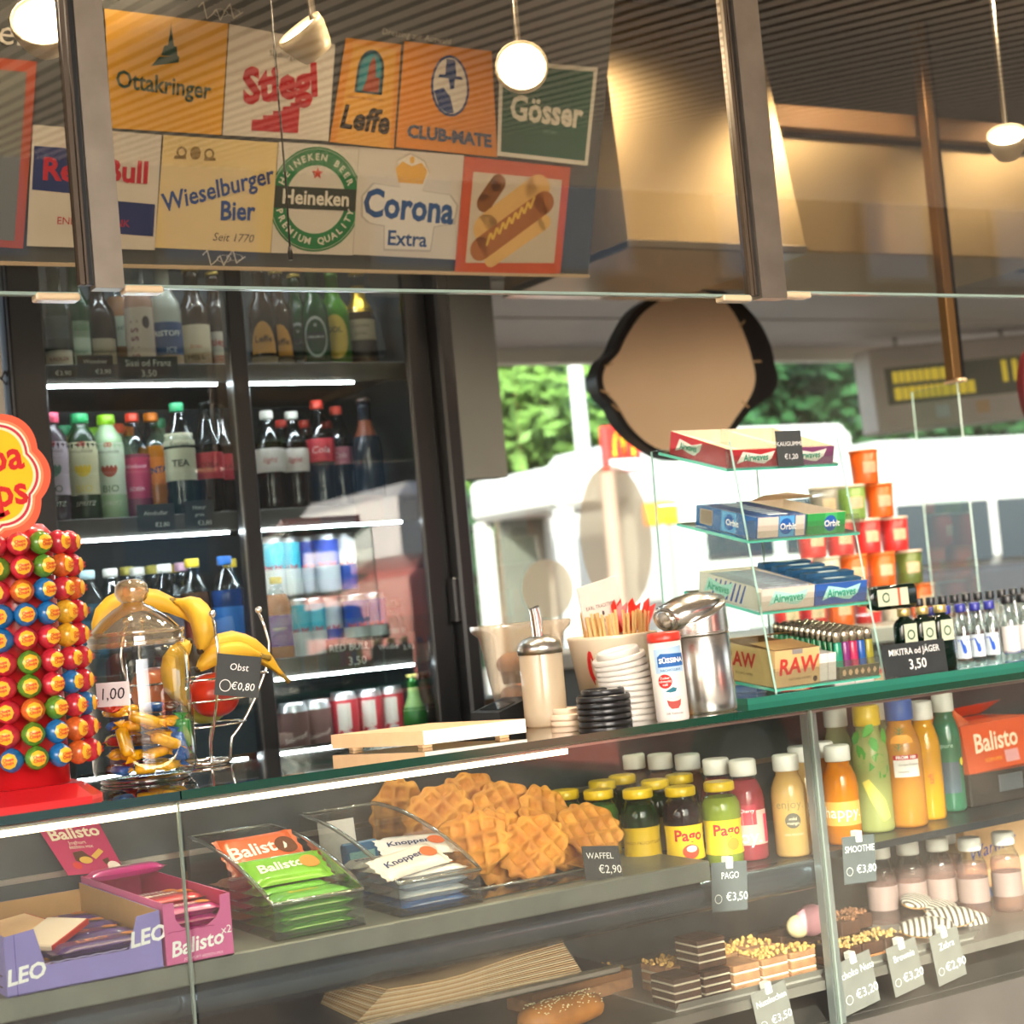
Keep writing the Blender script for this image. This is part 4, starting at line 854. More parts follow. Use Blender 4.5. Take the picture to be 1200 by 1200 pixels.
for i, (a_, col, cn) in enumerate(((-.95, 'C83028', 'red'), (-.45, 'F5B40A', 'yellow'), (.05, 'F5B40A', 'yellow'), (.55, 'F5B40A', 'yellow'), (1.0, '1E5AA8', 'blue'), (1.35, '2A8A3C', 'green'))):
    an = fa+a_; rr = .055; candy(i, JX+rr*math.cos(an), JY+rr*math.sin(an), cz+[.100, .050, .078, .046, .036, .052][i], .040, .0105, col, cn, an+PI/2, [.2, 1.35, .35, .4, 1.2, 1.35][i], '%s wrapped candy pressed to the jar front, %s from the left' % (cn, ORD[i]))
for i in range(8):
    candy(i, JX+.014*math.cos(i*1.6), JY+.014*math.sin(i*1.6), cz+.010+.0185*(i//2), .026, .009, *[('F5B40A', 'yellow'), ('4A2418', 'brown')][i % 2], i*1.1, .1, '%s candy in the middle of the jar, %s from the bottom' % (['yellow', 'brown'][i % 2], ORD[i]))
# ---- fruit basket
BX, BY = .374, .333
BK = thing('fruit_basket', 'chrome wire fruit basket with ball ended prongs', 'basket', (BX, BY, CT))
def bowl(r): return .016+.115*(r/.105)**2.1
M().tube([(.04*math.cos(a), .04*math.sin(a), .004) for a in [2*PI*i/24 for i in range(24)]], .003, 8, closed=True).obj('foot_ring', CHROME, BK)
for r_ in (.065, .088, .103): M().tube([(r_*math.cos(a), r_*math.sin(a), bowl(r_)) for a in [2*PI*i/36 for i in range(36)]], .0017, 6, closed=True).obj('hoop', CHROME, BK)
for i, a in enumerate((-.12, .95, 2.05, 3.2, -1.62)):
    pts = [(.04, .006)]+[(r, bowl(r)) for r in (.045, .055, .07, .085, .098, .105)]+[(.111, .15), (.113, .17), (.108, .195), (.101, .215)]
    p_ = M().tube([(r*math.cos(a), r*math.sin(a), z) for r, z in pts], .0022, 8).obj('prong', CHROME, BK)
    M().sph((.101*math.cos(a), .101*math.sin(a), .219), .0055, 12).obj('ball_end', CHROME, p_)
BANM = mat('banana_skin', 'EDBB38', .45, noise=(14, .14), bump=(30, .1))
def banana(pts, R, label):
    b = min(pts, key=lambda p: p[2]); t = thing('banana', label, 'banana', b, group='bananas in the fruit basket'); n = len(pts)
    pr = [.30, .62, .88, 1, 1, .96, .86, .66, .34, .26]
    q = [V(p)-V(b) for p in pts]; fine = []
    for i in range(len(pr)):
        u = i/(len(pr)-1)*(n-1); j = min(int(u), n-2); w_ = u-j
        p0, p1, p2, p3 = q[max(j-1, 0)], q[j], q[j+1], q[min(j+2, n-1)]
        fine.append(.5*((2*p1)+(p2-p0)*w_+(2*p0-5*p1+4*p2-p3)*w_*w_+(3*p1-p0-3*p2+p3)*w_**3))
    M().tube(fine, [R*x for x in pr], 5).obj('peel', BANM, t)
    d = (fine[-1]-fine[-2]).normalized(); M().tube([fine[-1]-d*.002, fine[-1]+d*.010, fine[-1]+d*.018], [R*.26, R*.22, R*.3], 6).obj('stem', mat('banana_stem', '8A7028', .6), t)
    M().sph(fine[0], R*.32, 8).obj('tip', mat('banana_tip', '3A2A1A', .7), t)
def bp(*l): return [tuple(P(x, y, Y=yy)) for x, y, yy in l]
banana(bp((112, 745, .33), (125, 720, .33), (155, 704, .33), (195, 708, .32), (232, 732, .31)), .020, 'long yellow banana arching from behind the jar lid')
banana(bp((235, 762, .27), (240, 735, .27), (228, 712, .29), (205, 705, .31)), .019, 'banana pointing at the viewer with a dark tip')
banana(bp((238, 772, .29), (262, 752, .29), (292, 757, .30), (312, 772, .31), (330, 790, .32)), .016, 'banana lying to the right with its stem past the basket')
banana(bp((232, 785, .28), (252, 768, .28), (280, 762, .28), (305, 768, .29)), .016, 'lower banana under the slate fruit card')
banana(bp((222, 752, .25), (204, 775, .25), (205, 805, .25), (218, 825, .26)), .018, 'banana hanging down behind the jar wall')
def fruit(label, c, R, col, col2, name='apple'):
    t = thing(name, label, 'fruit', (c[0], c[1], c[2]-R), group='round fruit in the wire basket')
    M().sph((0, 0, R), R, 20, fn=lambda d: 1-.12*max(0, d.z)**6-.08*max(0, -d.z)**6, rings=12).obj('flesh', mat('fruit_'+col, col, .3, coat=.2, noise=(18, .3), col2=col2), t)
    M().tube([(0, 0, 2*R*.93), (.002, 0, 2*R+.006)], .0016, 6).obj('stalk', mat('stalk', '5A4424', .7), t)
a = P(252, 815, Y=.28); fruit('glossy red apple below the slate card', (a.x, .28, a.z+.002), .036, '9C1418', 'C8381E')
a = P(180, 808, Y=.34); fruit('orange pink peach seen through the jar', (a.x, .33, a.z), .037, 'D8824A', 'C86A48', 'peach')
a = P(200, 800, Y=.40); fruit('green yellow apple at the back of the basket', (BX+.03, BY+.058, CT+.088), .035, 'A8A838', 'B8B050')
price_tag('price_card', 'slate card reading Obst clipped to the fruit basket', 275, 792, .185, 52, 46, [('Obst', .24, .0, .2, {'shear': .1}), ('€0,80', .26, .12, -.26, {'shear': .1})], lean=.18)
t = bpy.data.objects[[o.name for o in COL.objects if o.get('label') == 'slate card reading Obst clipped to the fruit basket'][0]]
M().ring(-.018, .014, .0075, .0085, frame((0, 0, 0), (1, 0, 0), (0, 0, 1)), n=20, d=.0006).obj('round_mark', CHALK, t)
# ---- flat card box
c0, c1, c2 = P(497, 874, Z=CT+.004), P(617, 859, Z=CT+.004), P(389, 878, Z=CT+.004)
m = M(); c3 = c1+(c2-c0); h_ = .020
def prism(pts, z0, z1):
    n = len(pts); q = M(); q.add([(x, y, z0) for x, y in pts]+[(x, y, z1) for x, y in pts], [tuple(range(n))[::-1], tuple(range(n, 2*n))]+[(i, (i+1) % n, n+(i+1) % n, n+i) for i in range(n)]); return q
base = c0; pts = [(0, 0), ((c1-c0).x, (c1-c0).y), ((c3-c0).x, (c3-c0).y), ((c2-c0).x, (c2-c0).y)]
t = thing('flat_box', 'flat white box with warm light painted on top and end lying near the counter edge', 'box', (c0.x, c0.y, CT))
q = prism(pts, .005, .005+h_); q.m = [0, 1, 0, 0, 0, 1]; q.obj('carton', [paper('E9E6E2'), paper('D9B48C')], t)  # white box; warm light on top and end is put into tan
for u, v_ in ((.1, .1), (.85, .1), (.85, .85), (.1, .85)):
    x = pts[1][0]*u+pts[3][0]*v_; y = pts[1][1]*u+pts[3][1]*v_; M().rbox(x-.008, x+.008, y-.008, y+.008, 0, .005, .001).obj('foot', paper('D9B48C'), t)
# ---- tub of muffins
c = (P(610, 735, Y=.372).x, .372)
t = thing('plastic_tub', 'clear flared plastic tub holding brown muffins', 'tub', (c[0], c[1], CT))
hw = .078
def tub(k, z): return [(x*k, y*k*.72, z) for x, y in [(hw*math.copysign(abs(math.cos(a))**.5, math.cos(a)), hw*math.copysign(abs(math.sin(a))**.5, math.sin(a))) for a in [2*PI*i/28 for i in range(28)]]]
m = M(); ls = [tub(.62, .004), tub(.64, .02), tub(.86, .14), tub(1.0, .150), tub(1.04, .158), tub(1.02, .161)]
m.add(sum(ls, []), [tuple(range(28))[::-1]]+[(j*28+i, j*28+(i+1) % 28, (j+1)*28+(i+1) % 28, (j+1)*28+i) for j in range(len(ls)-1) for i in range(28)], 0, True); m.obj('tub_wall', glass('tub_plastic', 'E8DED2', 3, .15, film=.26, fcol='E0CDB8'), t)
for i, (dx, dy, z, lb) in enumerate(((-.024, .0, .008, 'muffin at the bottom left of the clear tub'), (.024, .0, .008, 'muffin at the bottom right of the clear tub'), (-.024, .0, .062, 'upper left muffin in the clear tub'), (.026, .0, .062, 'upper right muffin in the clear tub'))):
    mf = thing('muffin', lb, 'muffin', (c[0]+dx, c[1]+dy, CT+z), group='muffins in the clear tub')
    M().lathe([(.016, 0), (.021, .028)], 20).obj('paper_cup', mat('muffin_cup', '6A4A34', .7, noise=(40, .2)), mf)
    M().sph((0, 0, .032), .0245, 16, sc=(1, 1, .8), fn=lambda d: 1+.05*math.sin(9*d.x+5*d.y*i)).obj('crown', mat('muffin_top', '9A6A44', .75, noise=(60, .35), bump=(80, .6)), mf)
# ---- black tray behind the flat box
a = P(588, 846, Z=CT)
t = thing('card_terminal', 'black wedge shaped card terminal beside the sugar shaker', 'card terminal', (P(590, 830, Y=.325).x, .325, CT), .2)
q = M(); q.add([(-.04, -.035, 0), (.03, -.035, 0), (.03, .035, 0), (-.04, .035, 0), (-.04, -.035, .024), (.03, -.035, .042), (.03, .035, .042), (-.04, .035, .024)], [(3, 2, 1, 0), (4, 5, 6, 7), (0, 1, 5, 4), (1, 2, 6, 5), (2, 3, 7, 6), (3, 0, 4, 7)]); q.obj('casing', mat('terminal_black', '101113', .4), t)
q = M(); f = frame((-.005, 0, .0332), (.07, 0, .018), (0, 1, 0)); q.ext([(-.025, -.025), (.01, -.025), (.01, .025), (-.025, .025)], f, .001); q.obj('screen', mat('screen_black', '1C2024', .15), t)
# ---- sugar shaker
a = P(645, 852, Z=CT); SXx, SYy = a.x+.012, a.y+.03
t = thing('sugar_shaker', 'glass sugar shaker with steel pouring spout', 'sugar shaker', (SXx, SYy, CT))
M().lathe([(.030, 0), (.0335, .003), (.034, .02), (.034, .115), (.033, .118)], 28).obj('jar', tinted('sugar_glass', 'E0CDB0', .82, .1), t)
M().lathe([(.0355, .112), (.0355, .122), (.034, .128), (.026, .136), (.012, .140), (.0001, .140)], 28).obj('lid', STEEL, t)
m = M(); m.tube([(0, 0, .136), (-.002, 0, .172), (-.004, 0, .184)], [.0095, .009, .0088], 16, cap=False); m.obj('spout', CHROME, t)
M().disc(0, 0, .0085, .011, frame((-.004, 0, .183), (.8, 0, .5), (0, 1, 0)), n=16).obj('spout_mouth', mat('spout_dark', '4A4036', .4, .6), t)
# ---- lid stacks
def lid(name, loc, R, mt, label, cat='cup lid', group=None, rot=None, dome=True):
    t = thing(name, label, cat, loc, group=group, rot=rot); n = 32
    M().lathe([(R*.985, 0), (R, .002), (R, .0065), (R*.95, .009), (R*.93, .0085), (R*.92, .006), (.0001, .006)], n).obj('rim', mt, t)
    if dome: M().lathe([(R*.80, .0062), (R*.80, .016), (R*.76, .018), (R*.70, .0175), (R*.68, .014), (.0001, .014)], n).obj('raised_top', mt, t)
    return t
BLK = mat('lid_black', '1C1B1D', .3, noise=(30, .2)); WHT = mat('lid_white', 'C9C3BC', .35)
a = P(716, 852, Z=CT); bx_, by_ = a.x+.02, a.y+.045
for i in range(5): lid('cup_lid', (bx_, by_, CT+i*.0092), .041, BLK, 'black cup lid, %s from the bottom of the black stack' % ORD[i], group='stack of black cup lids', dome=(i == 4))
a = P(667, 852, Z=CT)
for i in range(2): lid('cup_lid', (a.x+.018, a.y+.035, CT+i*.0092), .026, mat('lid_cream', 'E2C8AE', .4), ['cream lid at the bottom of the small stack', 'cream lid on top of the small stack'][i], group='small stack of cream lids', dome=(i == 1))
a = P(752, 845, Z=CT); wx, wy = a.x+.012, a.y+.045
for i in range(11): lid('cup_lid', (wx-.0004*i*i*.3, wy, CT+i*.0092), .042, WHT, 'white cup lid, %s from the bottom of the leaning white stack' % ORD[i], group='leaning stack of white cup lids', dome=(i == 10), rot=(0, -.035*max(0, i-5), 0))
# ---- coffee pot with stirrers
PX, PY = P(722, 800, Y=.285).x, .285
t = thing('coffee_pot', 'big white cup with red figure logo full of stirrers', 'cup', (PX, PY, CT))
CREAM = mat('pot_cream', 'D8C6AC', .35, coat=.3); prf = [(.052, 0), (.056, .003), (.074, .122), (.0755, .127), (.073, .128), (.070, .122), (.052, .010), (.0001, .010)]
M().lathe(prf, 40).obj('cup_wall', CREAM, t)
rp = lambda z: .056+(.018)*(z-.003)/.119
f = cyl(rp, facing((PX, PY))-.64, .07)
q = M(); q.flat([(.004, .036), (.008, .034), (.010, .022), (.0095, .012), (.008, .020), (.0055, .024), (.0045, .012), (.005, 0), (.0085, -.012), (.006, -.012), (.006, -.022), (.002, -.013), (-.0015, -.004), (-.003, .008), (-.002, .022), (.001, .032)], f); q.obj('figure_logo', ink('C02A26'), t)
q = M(); q.text('Julius Meinl', .018, cyl(rp, facing((PX, PY))-.46, .027), bold=.015); q.obj('lettering', ink('B82E2A'), t)
WOOD = mat('stirrer_wood', 'D9AC6C', .6, noise=(50, .15)); random.seed(5); sp = None
for i in range(96):
    a_ = 2*PI*i/48+.03*random.random(); rr = (.064, .050)[i//48]+random.uniform(-.002, .002); lean = .06+.08*random.random()
    loc = (PX+rr*.74*math.cos(a_), PY+rr*.74*math.sin(a_), CT+.012); rot = (math.sin(a_)*-lean, math.cos(a_)*lean, a_+random.uniform(-.5, .5)+PI/2); L = .152+random.uniform(-.007, .006)
    if sp is None:
        sp = M().rbox(-.0023, .0023, -.0006, .0006, 0, .152, .0004).obj('wooden_stirrer', WOOD); tag(sp, 'thin wooden stirrer standing in the big white cup', 'stirrer', 'wooden stirrers in the white cup'); sp.location = loc; sp.rotation_euler = rot
    else: o = dup(sp, loc, rot=rot); o.scale = (1, 1, L/.152)
t = thing('paper_sachet', 'large pale paper sachet standing among the stirrers', 'sachet', (PX-.020, PY-.002, CT+.105), rot=(-.05, .10, .2))
q = M(); f = frame((0, 0, .06), (1, 0, .22), (0, 0, 1)); q.ext([(-.045, -.05), (.045, -.05), (.048, .055), (-.046, .05)], f, .004); q.obj('envelope', paper('EAD9CC'), t)
q = M(); q.text('EARL TRADITION', .009, f, -.002, .012, d=.0046); q.text('TEEREI', .008, f, .002, -.012, d=.0046); q.obj('lettering', ink('5A4A48'), t)
q = M(); q.disc(0, .0, .003, .004, f, d=.0046); q.obj('crest', ink('5A4A48'), t)
random.seed(3)
for i in range(5):
    t = thing('red_sugar_stick', 'crumpled red sugar stick above the stirrers, %s from the left' % ORD[i], 'sachet', (PX+.012+i*.011, PY-.01+.008*(i % 2), CT+.130), rot=(random.uniform(-.2, .2), .15+.1*i-.2, random.uniform(-.6, .6)), group='red sugar sticks in the cup')
    q = M(); q.add([(-.009, 0, 0), (.009, .002, 0), (.012, -.002, .05), (.004, .003, .042), (-.002, -.003, .056), (-.008, .002, .046), (0, .006, .025)], [(0, 1, 6), (1, 2, 6), (2, 3, 6), (3, 4, 6), (4, 5, 6), (5, 0, 6), (1, 0, 6)]); q.obj('foil', mat('red_foil', 'CC2A1E', .35), t)
# ---- sweetener tube
a = P(796, 845, Z=CT); tx, ty = a.x+.008, a.y+.026; fa = facing((tx, ty))
t = thing('sweetener_tube', 'white sweetener tube with red lid and blue label', 'sweetener', (tx, ty, CT), rot=(0, -.03, 0)); R_ = .0245; H_ = .118
M().lathe([(R_*.95, 0), (R_, .003), (R_, H_)], 28).obj('tube', mat('tube_white', 'D4CEC8', .35, coat=.2), t)
M().lathe([(R_*1.03, H_), (R_*1.04, H_+.004), (R_*1.0, H_+.012), (R_*.9, H_+.0135)], 28).obj('lid', mat('lid_red', 'CC3324', .35), t)
f = cyl(R_, fa+.22, .09); q = M(); q.flat([(-.019, -.009), (.024, -.009), (.024, .009), (-.013, .011), (-.019, .006)], f); q.obj('blue_band', ink('2A5E9E'), t)
q = M(); q.flat([(-.024, -.018), (.024, -.018), (.024, .021), (-.024, .018)], f, d=-.0003); q.obj('pale_band', ink('A9C4DC'), t)
q = M(); q.text('SÜSSINA', .0098, f, .002, 0, bold=.03, d=.0006); q.obj('lettering', CHALK, t)
q = M(); q.text('NACHFÜLLBAR', .0045, f, 0, -.014, d=.0006); q.obj('small_print', ink('2A4A7A'), t)
f = cyl(R_, fa-.22, .060); q = M(); q.disc(0, 0, .0105, .0105, f); q.obj('red_badge', ink('CC2E2A'), t)
q = M()
for i, s in enumerate(('Zucker', 'schmeckt', 'süß!')): q.text(s, .0048, f, 0, .005-.005*i, d=.0006)
q.obj('badge_text', CHALK, t)
f = cyl(R_, fa+.2, .045); q = M(); q.flat([(-.012, 0), (-.006, .003), (0, .006), (.006, .004), (.004, -.001), (-.004, -.002)], f); q.obj('leaf_print', ink('2A6A7A'), t)
f = cyl(R_, fa+.2, .026); q = M(); q.flat([(-.011, .008), (.011, .008), (.009, -.002), (.005, -.007), (-.005, -.007), (-.009, -.002)], f); q.obj('bowl_print', ink('A84A44'), t); q = M(); q.disc(0, .008, .011, .004, f, d=.0003); q.obj('bowl_fill', ink('E0C4BC'), t)
q = M(); q.text('300 Tabletten', .0045, cyl(R_, fa+.15, .012)); q.obj('count_print', ink('4A3A44'), t)
# ---- steel dispenser
a = P(842, 835, Z=CT); dx_, dy_ = a.x+.012, a.y+.045; R_ = .048
t = thing('steel_canister', 'brushed steel canister with slanted scoop lid', 'canister', (dx_, dy_, CT), rot=(0, -.03, 0))
BS = mat('canister_steel', 'CFCAC2', .24, 1, bump=(300, .05))
M().lathe([(R_*.97, 0), (R_, .004), (R_, .118), (R_*.985, .119)], 40).obj('body', BS, t)
M().lathe([(R_*1.005, .1195), (R_*1.005, .124)], 40).obj('seam_ring', BS, t)
m = M(); n = 40; N1 = 6; vs = []; ca = math.radians(200)
for j in range(N1+1):
    for i in range(n):
        an = 2*PI*i/n; zt = .160+.020*math.cos(an-.3)
        vs.append((R_*math.cos(an), R_*math.sin(an), .124+(zt-.124)*j/N1))
m.add(vs, [(j*n+i, j*n+(i+1) % n, (j+1)*n+(i+1) % n, (j+1)*n+i) for j in range(N1) for i in range(n)]+[tuple(range(N1*n, (N1+1)*n))], 0, True); m.obj('upper_collar', BS, t)
m = M(); m.tube([(.044, 0, .168), (.03, 0, .166), (0, 0, .162), (-.03, 0, .157), (-.056, 0, .150), (-.060, 0, .149)], [.012, .030, .040, .039, .035, .028], 24, sc=(.62, 1)); m.obj('spout_hood', BS, t)
M().tube([(-.0600, 0, .149), (-.0635, 0, .1484), (-.065, 0, .1482)], [.0281, .018, .004], 24, sc=(.62, 1)).obj('spout_mouth', BS, t)
# ================================================================ gum stand and spirits
glass_sheet('glass_base_plate', 1.19, 2.45, .085, .435, CT, CT+.010, 'glass plate under the gum stand and the miniature bottles', 'glass plate', em=mat('glass_edge_teal', '2A7260', .15, coat=.4))
BZ = CT+.0102
GPE = mat('glass_edge_soft', 'A8CCC0', .15, coat=.5)
XL, XR = 1.266, 1.500
gs = thing('gum_stand', 'tiered glass stand with sloping shelves for chewing gum', 'display stand', ((XL+XR)/2, .25, BZ))
def yz_panel(x, pts, th=.004):
    m = M(); n = len(pts); m.add([(x, y, z) for y, z in pts]+[(x+th, y, z) for y, z in pts], [tuple(range(n)), tuple(range(2*n-1, n-1, -1))]+[(i, n+i, n+(i+1) % n, (i+1) % n) for i in range(n)])
    m.m = [0, 0]+[1]*n; return m
pan = [(.108, BZ), (.405, BZ), (.392, 1.640), (.166, 1.630)]
SG = glass('stand_glass', 'F4FAF8', .9)
part(yz_panel(XL, pan), 'side_panel', [SG, GPE], gs); part(yz_panel(XR, pan), 'side_panel', [SG, GPE], gs)
TIERS = [((.176, 1.585), (.366, 1.636)), ((.138, 1.462), (.332, 1.507)), ((.128, 1.343), (.330, 1.388)), ((.114, 1.217), (.330, 1.245))]
TF = []
GST = mat('shelf_edge_teal', '4FB49C', .15, coat=.4)
for (y0, z0), (y1, z1) in TIERS:
    vv = V((0, y1-y0, z1-z0)); D = vv.length; vv.normalize(); nn = V((0, -vv.z, vv.y))
    m = M(); a, b = XL+.0045, XR-.0005
    if z0 > 1.3: a -= .006; b += .008
    m.add([V((x, y0, z0))+vv*d-nn*t for t in (0, .005) for x, d in ((a, 0), (b, 0), (b, D), (a, D))], [(0, 1, 2, 3), (7, 6, 5, 4), (0, 4, 5, 1), (1, 5, 6, 2), (2, 6, 7, 3), (3, 7, 4, 0)]); m.m = [0, 0, 1, 1, 1, 1]
    s = part(m, 'shelf', [CLEAR, GST], gs)
    m = M(); m.add([V((x, y0-.0005-q, z0-.002+zz)) for q in (0, .002) for x, zz in ((a, 0), (b, 0), (b, .034), (a, .034))], [(0, 1, 2, 3), (7, 6, 5, 4), (0, 4, 5, 1), (1, 5, 6, 2), (2, 6, 7, 3), (3, 7, 4, 0)])
    part(m, 'front_lip', glass('lip_plastic', 'EEF0EC', 1.6, film=.035, fcol='E8E4E0'), gs)
    TF.append((lambda u, v, w_, y0=y0, z0=z0, vv=vv, nn=nn: V((XL+.0045+u, y0, z0))+vv*(v+.003)+nn*(w_+.0006), vv, nn))
def tray(name, label, tier, u0, u1, d, h, out, inn, cat='box', fill=None, hb=None, group='gum boxes on the glass stand', v0=0.0):
    """open carton on a sloping shelf: front h, back hb; returns root and face frames"""
    g, vv, nn = TF[tier]; o = g((u0+u1)/2, v0, 0); hb = hb or h
    t = thing(name, label, cat, o, group=group)
    G = lambda u, v, w_: g(u, v+v0, w_)-o
    m = M(); th = .0014
    for k, (ins) in enumerate((0, th)):
        m.v += [tuple(G(u, v, w_)) for u, v, w_ in ((u0+ins, ins, ins), (u1-ins, ins, ins), (u1-ins, d-ins, ins), (u0+ins, d-ins, ins), (u0+ins, ins, h), (u1-ins, ins, h), (u1-ins, d-ins, hb), (u0+ins, d-ins, hb))]
    q = [(0, 3, 2, 1), (0, 1, 5, 4), (1, 2, 6, 5), (2, 3, 7, 6), (3, 0, 4, 7)]
    m.f = q+[tuple(8+i for i in f[::-1]) for f in q]+[(4, 5, 13, 12), (5, 6, 14, 13), (6, 7, 15, 14), (7, 4, 12, 15)]
    m.m = [0]*5+[1]*9; m.s = [False]*len(m.f); m.obj('carton', [out, inn], t)
    ff = frame(G((u0+u1)/2, -.0004, h/2), (1, 0, 0), nn); fs = frame(G(u0-.0004, d/2, (h+hb)/4), -vv, nn)
    return t, ff, fs, G
def airw(t, ff, fs, w_, h, c1, c2, sidecol):
    q = M(); wav = [(-.42*w_, -.3*h), (-.3*w_, .38*h), (-.12*w_, .30*h), (.1*w_, .18*h), (.3*w_, .30*h), (.42*w_, .38*h), (.36*w_, -.05*h), (.2*w_, -.34*h), (.05*w_, -.3*h), (-.2*w_, -.12*h)]
    q.flat(wav, ff, d=.0003); q.obj('wave_panel', ink(c1), t)
    q = M(); q.text('Airwaves', h*.55, ff, 0, .02*h, bold=.025, d=.0008, sx=.85, rot=.02); q.obj('lettering', ink(c2), t)
    q = M(); q.flat([(x*.95-.03, y*1.1) for x, y in wav], fs, d=.0003); q.obj('side_wave', ink(c1), t)
    q = M(); q.text('Airwaves', h*.55, fs, -.03, .02*h, bold=.02, d=.0008, sx=.8); q.obj('side_lettering', ink(c2), t)
kraft_in = paper('D8CBB4')
t, ff, fs, G = tray('gum_box', 'open red gum box at the left of the top tier', 0, .001, .112, .17, .030, pl('B0242C', .4), kraft_in, hb=.040)
airw(t, ff, fs, .095, .030, 'D8D8CC', '2A8A6C', 0)
t, ff, fs, G = tray('gum_box', 'open purple red gum box behind the price card on the top tier', 0, .114, .228, .17, .030, pl('7A3A66', .4), kraft_in, hb=.040)
airw(t, ff, fs, .095, .030, 'D8D8CC', '2A8A6C', 0)
for i in range(2):
    g, vv, nn = TF[0]; t = thing('carton_flap', ['cream carton lid folded into the left red gum box', 'cream carton lid folded into the right gum box'][i], 'carton lid', g(.056+.115*i, .02, .003)); o = V(t.location)
    a = .006+.115*i; q = M(); q.add([g(a, .155, .036)-o, g(a+.005, .155, .038)-o, g(a+.098, .03, .012)-o, g(a+.094, .03, .010)-o], [(0, 1, 2, 3)]); q.add([g(a, .155, .036)-o, g(a+.094, .03, .010)-o, g(a+.092, .03, .003)-o, g(a, .15, .003)-o], [(0, 1, 2, 3)]); q.obj('flap', paper('E4C8A8'), t)
g, vv, nn = TF[0]; p_ = g(.125, -.012, 0)
t = thing('price_card', 'slate card reading Kaugummi on the top tier of the stand', 'price tag', (p_.x, p_.y, p_.z)); f = frame((0, 0, .028), (1, 0, 0), (0, 0, 1))
M().ext([(-.028, -.028), (.028, -.028), (.028, .033), (-.028, .033)], f, .001, d0=-.001).obj('card', TAGM, t); q = M(); q.text('KAUGUMMI', .0105, f, 0, .010); q.text('€1,20', .0125, f, .002, -.012); q.obj('lettering', CHALK, t)
# second tier
def orbit(t, ff, fs, w_, h, cc):
    q = M(); q.flat([(-.05*w_, -h*.48), (.28*w_, -h*.48), (.28*w_, h*.48), (-.05*w_, h*.48)], ff, d=.0002); q.flat([(-.1*w_, -h*.48), (.3*w_, -h*.48), (.3*w_, h*.48), (-.1*w_, h*.48)], fs, d=.0002); q.obj('colour_panel', ink(cc), t)
    q = M(); q.disc(.1*w_, 0, h*.38, h*.38, ff, d=.0004); q.obj('roundel', ink('2A5EA8'), t); q = M(); q.disc(.12*w_, 0, h*.38, h*.38, fs, d=.0004); q.obj('roundel', ink('2A5EA8'), t)
    q = M(); q.text('Orbit', h*.42, ff, .14*w_, -.02*h, bold=.02, d=.0008); q.text('Orbit', h*.42, fs, .2*w_, -.02*h, bold=.02, d=.0008); q.obj('lettering', CHALK, t)
t, ff, fs, G = tray('gum_box', 'blue gum box full of packs on the second tier', 1, .012, .118, .165, .036, pl('1E5E9E', .4), kraft_in); orbit(t, ff, fs, .1, .036, '5AA4D8')
q = M(); q.flat([(-.05, -.017), (-.006, -.017), (-.006, .017), (-.05, .017)], ff, d=.0001); q.obj('pale_panel', ink('D8C8BC'), t); q = M(); q.flat([(.03, -.017), (.05, -.017), (.05, .017), (.03, .017)], ff, d=.0003); q.obj('pale_panel', ink('D8C8BC'), t)
q = M(); q.flat([(-.07, -.013), (-.035, -.013), (-.035, .013), (-.07, .013)], fs, d=.0004); q.obj('barcode_field', ink('C8A88C'), t); q = M()
for i in range(8): q.flat([(-.067+.004*i, -.011), (-.065+.004*i, -.011), (-.065+.004*i, .011), (-.067+.004*i, .011)], fs, d=.0007)
q.obj('barcode', ink('3A3430'), t)
def packs(tier, u0, u1, v0, v1, h, rows, col, label, group, wav=False, cols=1):
    g, vv, nn = TF[tier]; dv = (v1-v0)/rows; du = (u1-u0)/cols
    for i in range(rows):
        for j in range(cols):
            o = g(u0+du*(j+.5), v0+dv*(i+.5), .002); t = thing('gum_pack', label % (ORD[i]+(' row, '+ORD[j]+' pack' if cols > 1 else ' pack')), 'gum pack', o, group=group)
            m = M(); a = [(u0+du*j+.001, v0+dv*i+.0006), (u0+du*(j+1)-.001, v0+dv*i+.0006), (u0+du*(j+1)-.001, v0+dv*(i+1)-.0006), (u0+du*j+.001, v0+dv*(i+1)-.0006)]
            hh = h+(.008 if wav and i % 2 else 0)
            m.add([g(u, v, .002)-o for u, v in a]+[g(u, v, hh)-o for u, v in a], [(3, 2, 1, 0), (4, 5, 6, 7), (0, 1, 5, 4), (1, 2, 6, 5), (2, 3, 7, 6), (3, 0, 4, 7)]); m.obj('foil_wrap', mat('pack_'+col, col, .3, .2, noise=(60, .3)), t)
            m = M(); m.add([g(u0+du*j+(.3 if k in (0, 3) else .7)*du, v0+dv*i+(.2 if k < 2 else .8)*dv, hh+.0004)-o for k in range(4)], [(0, 1, 2, 3)]); m.obj('pack_print', ink('C9D8DC'), t)
packs(1, .014, .116, .004, .16, .037, 9, '1E4E8E', 'blue gum pack in the blue box, %s from the front', 'gum packs in the blue box')
t, ff, fs, G = tray('gum_box', 'green gum box with raised flap on the second tier', 1, .122, .205, .165, .036, pl('2E9A4C', .4), kraft_in, hb=.036); orbit(t, ff, fs, .08, .036, '4CB46A')
q = M(); a = [G(.124, .16, .036), G(.203, .16, .036), G(.203, .085, .050), G(.19, .07, .056), G(.15, .09, .060), G(.124, .12, .052)]; q.add(a, [tuple(range(6))]); q.obj('flap', paper('D8C0A0'), t)
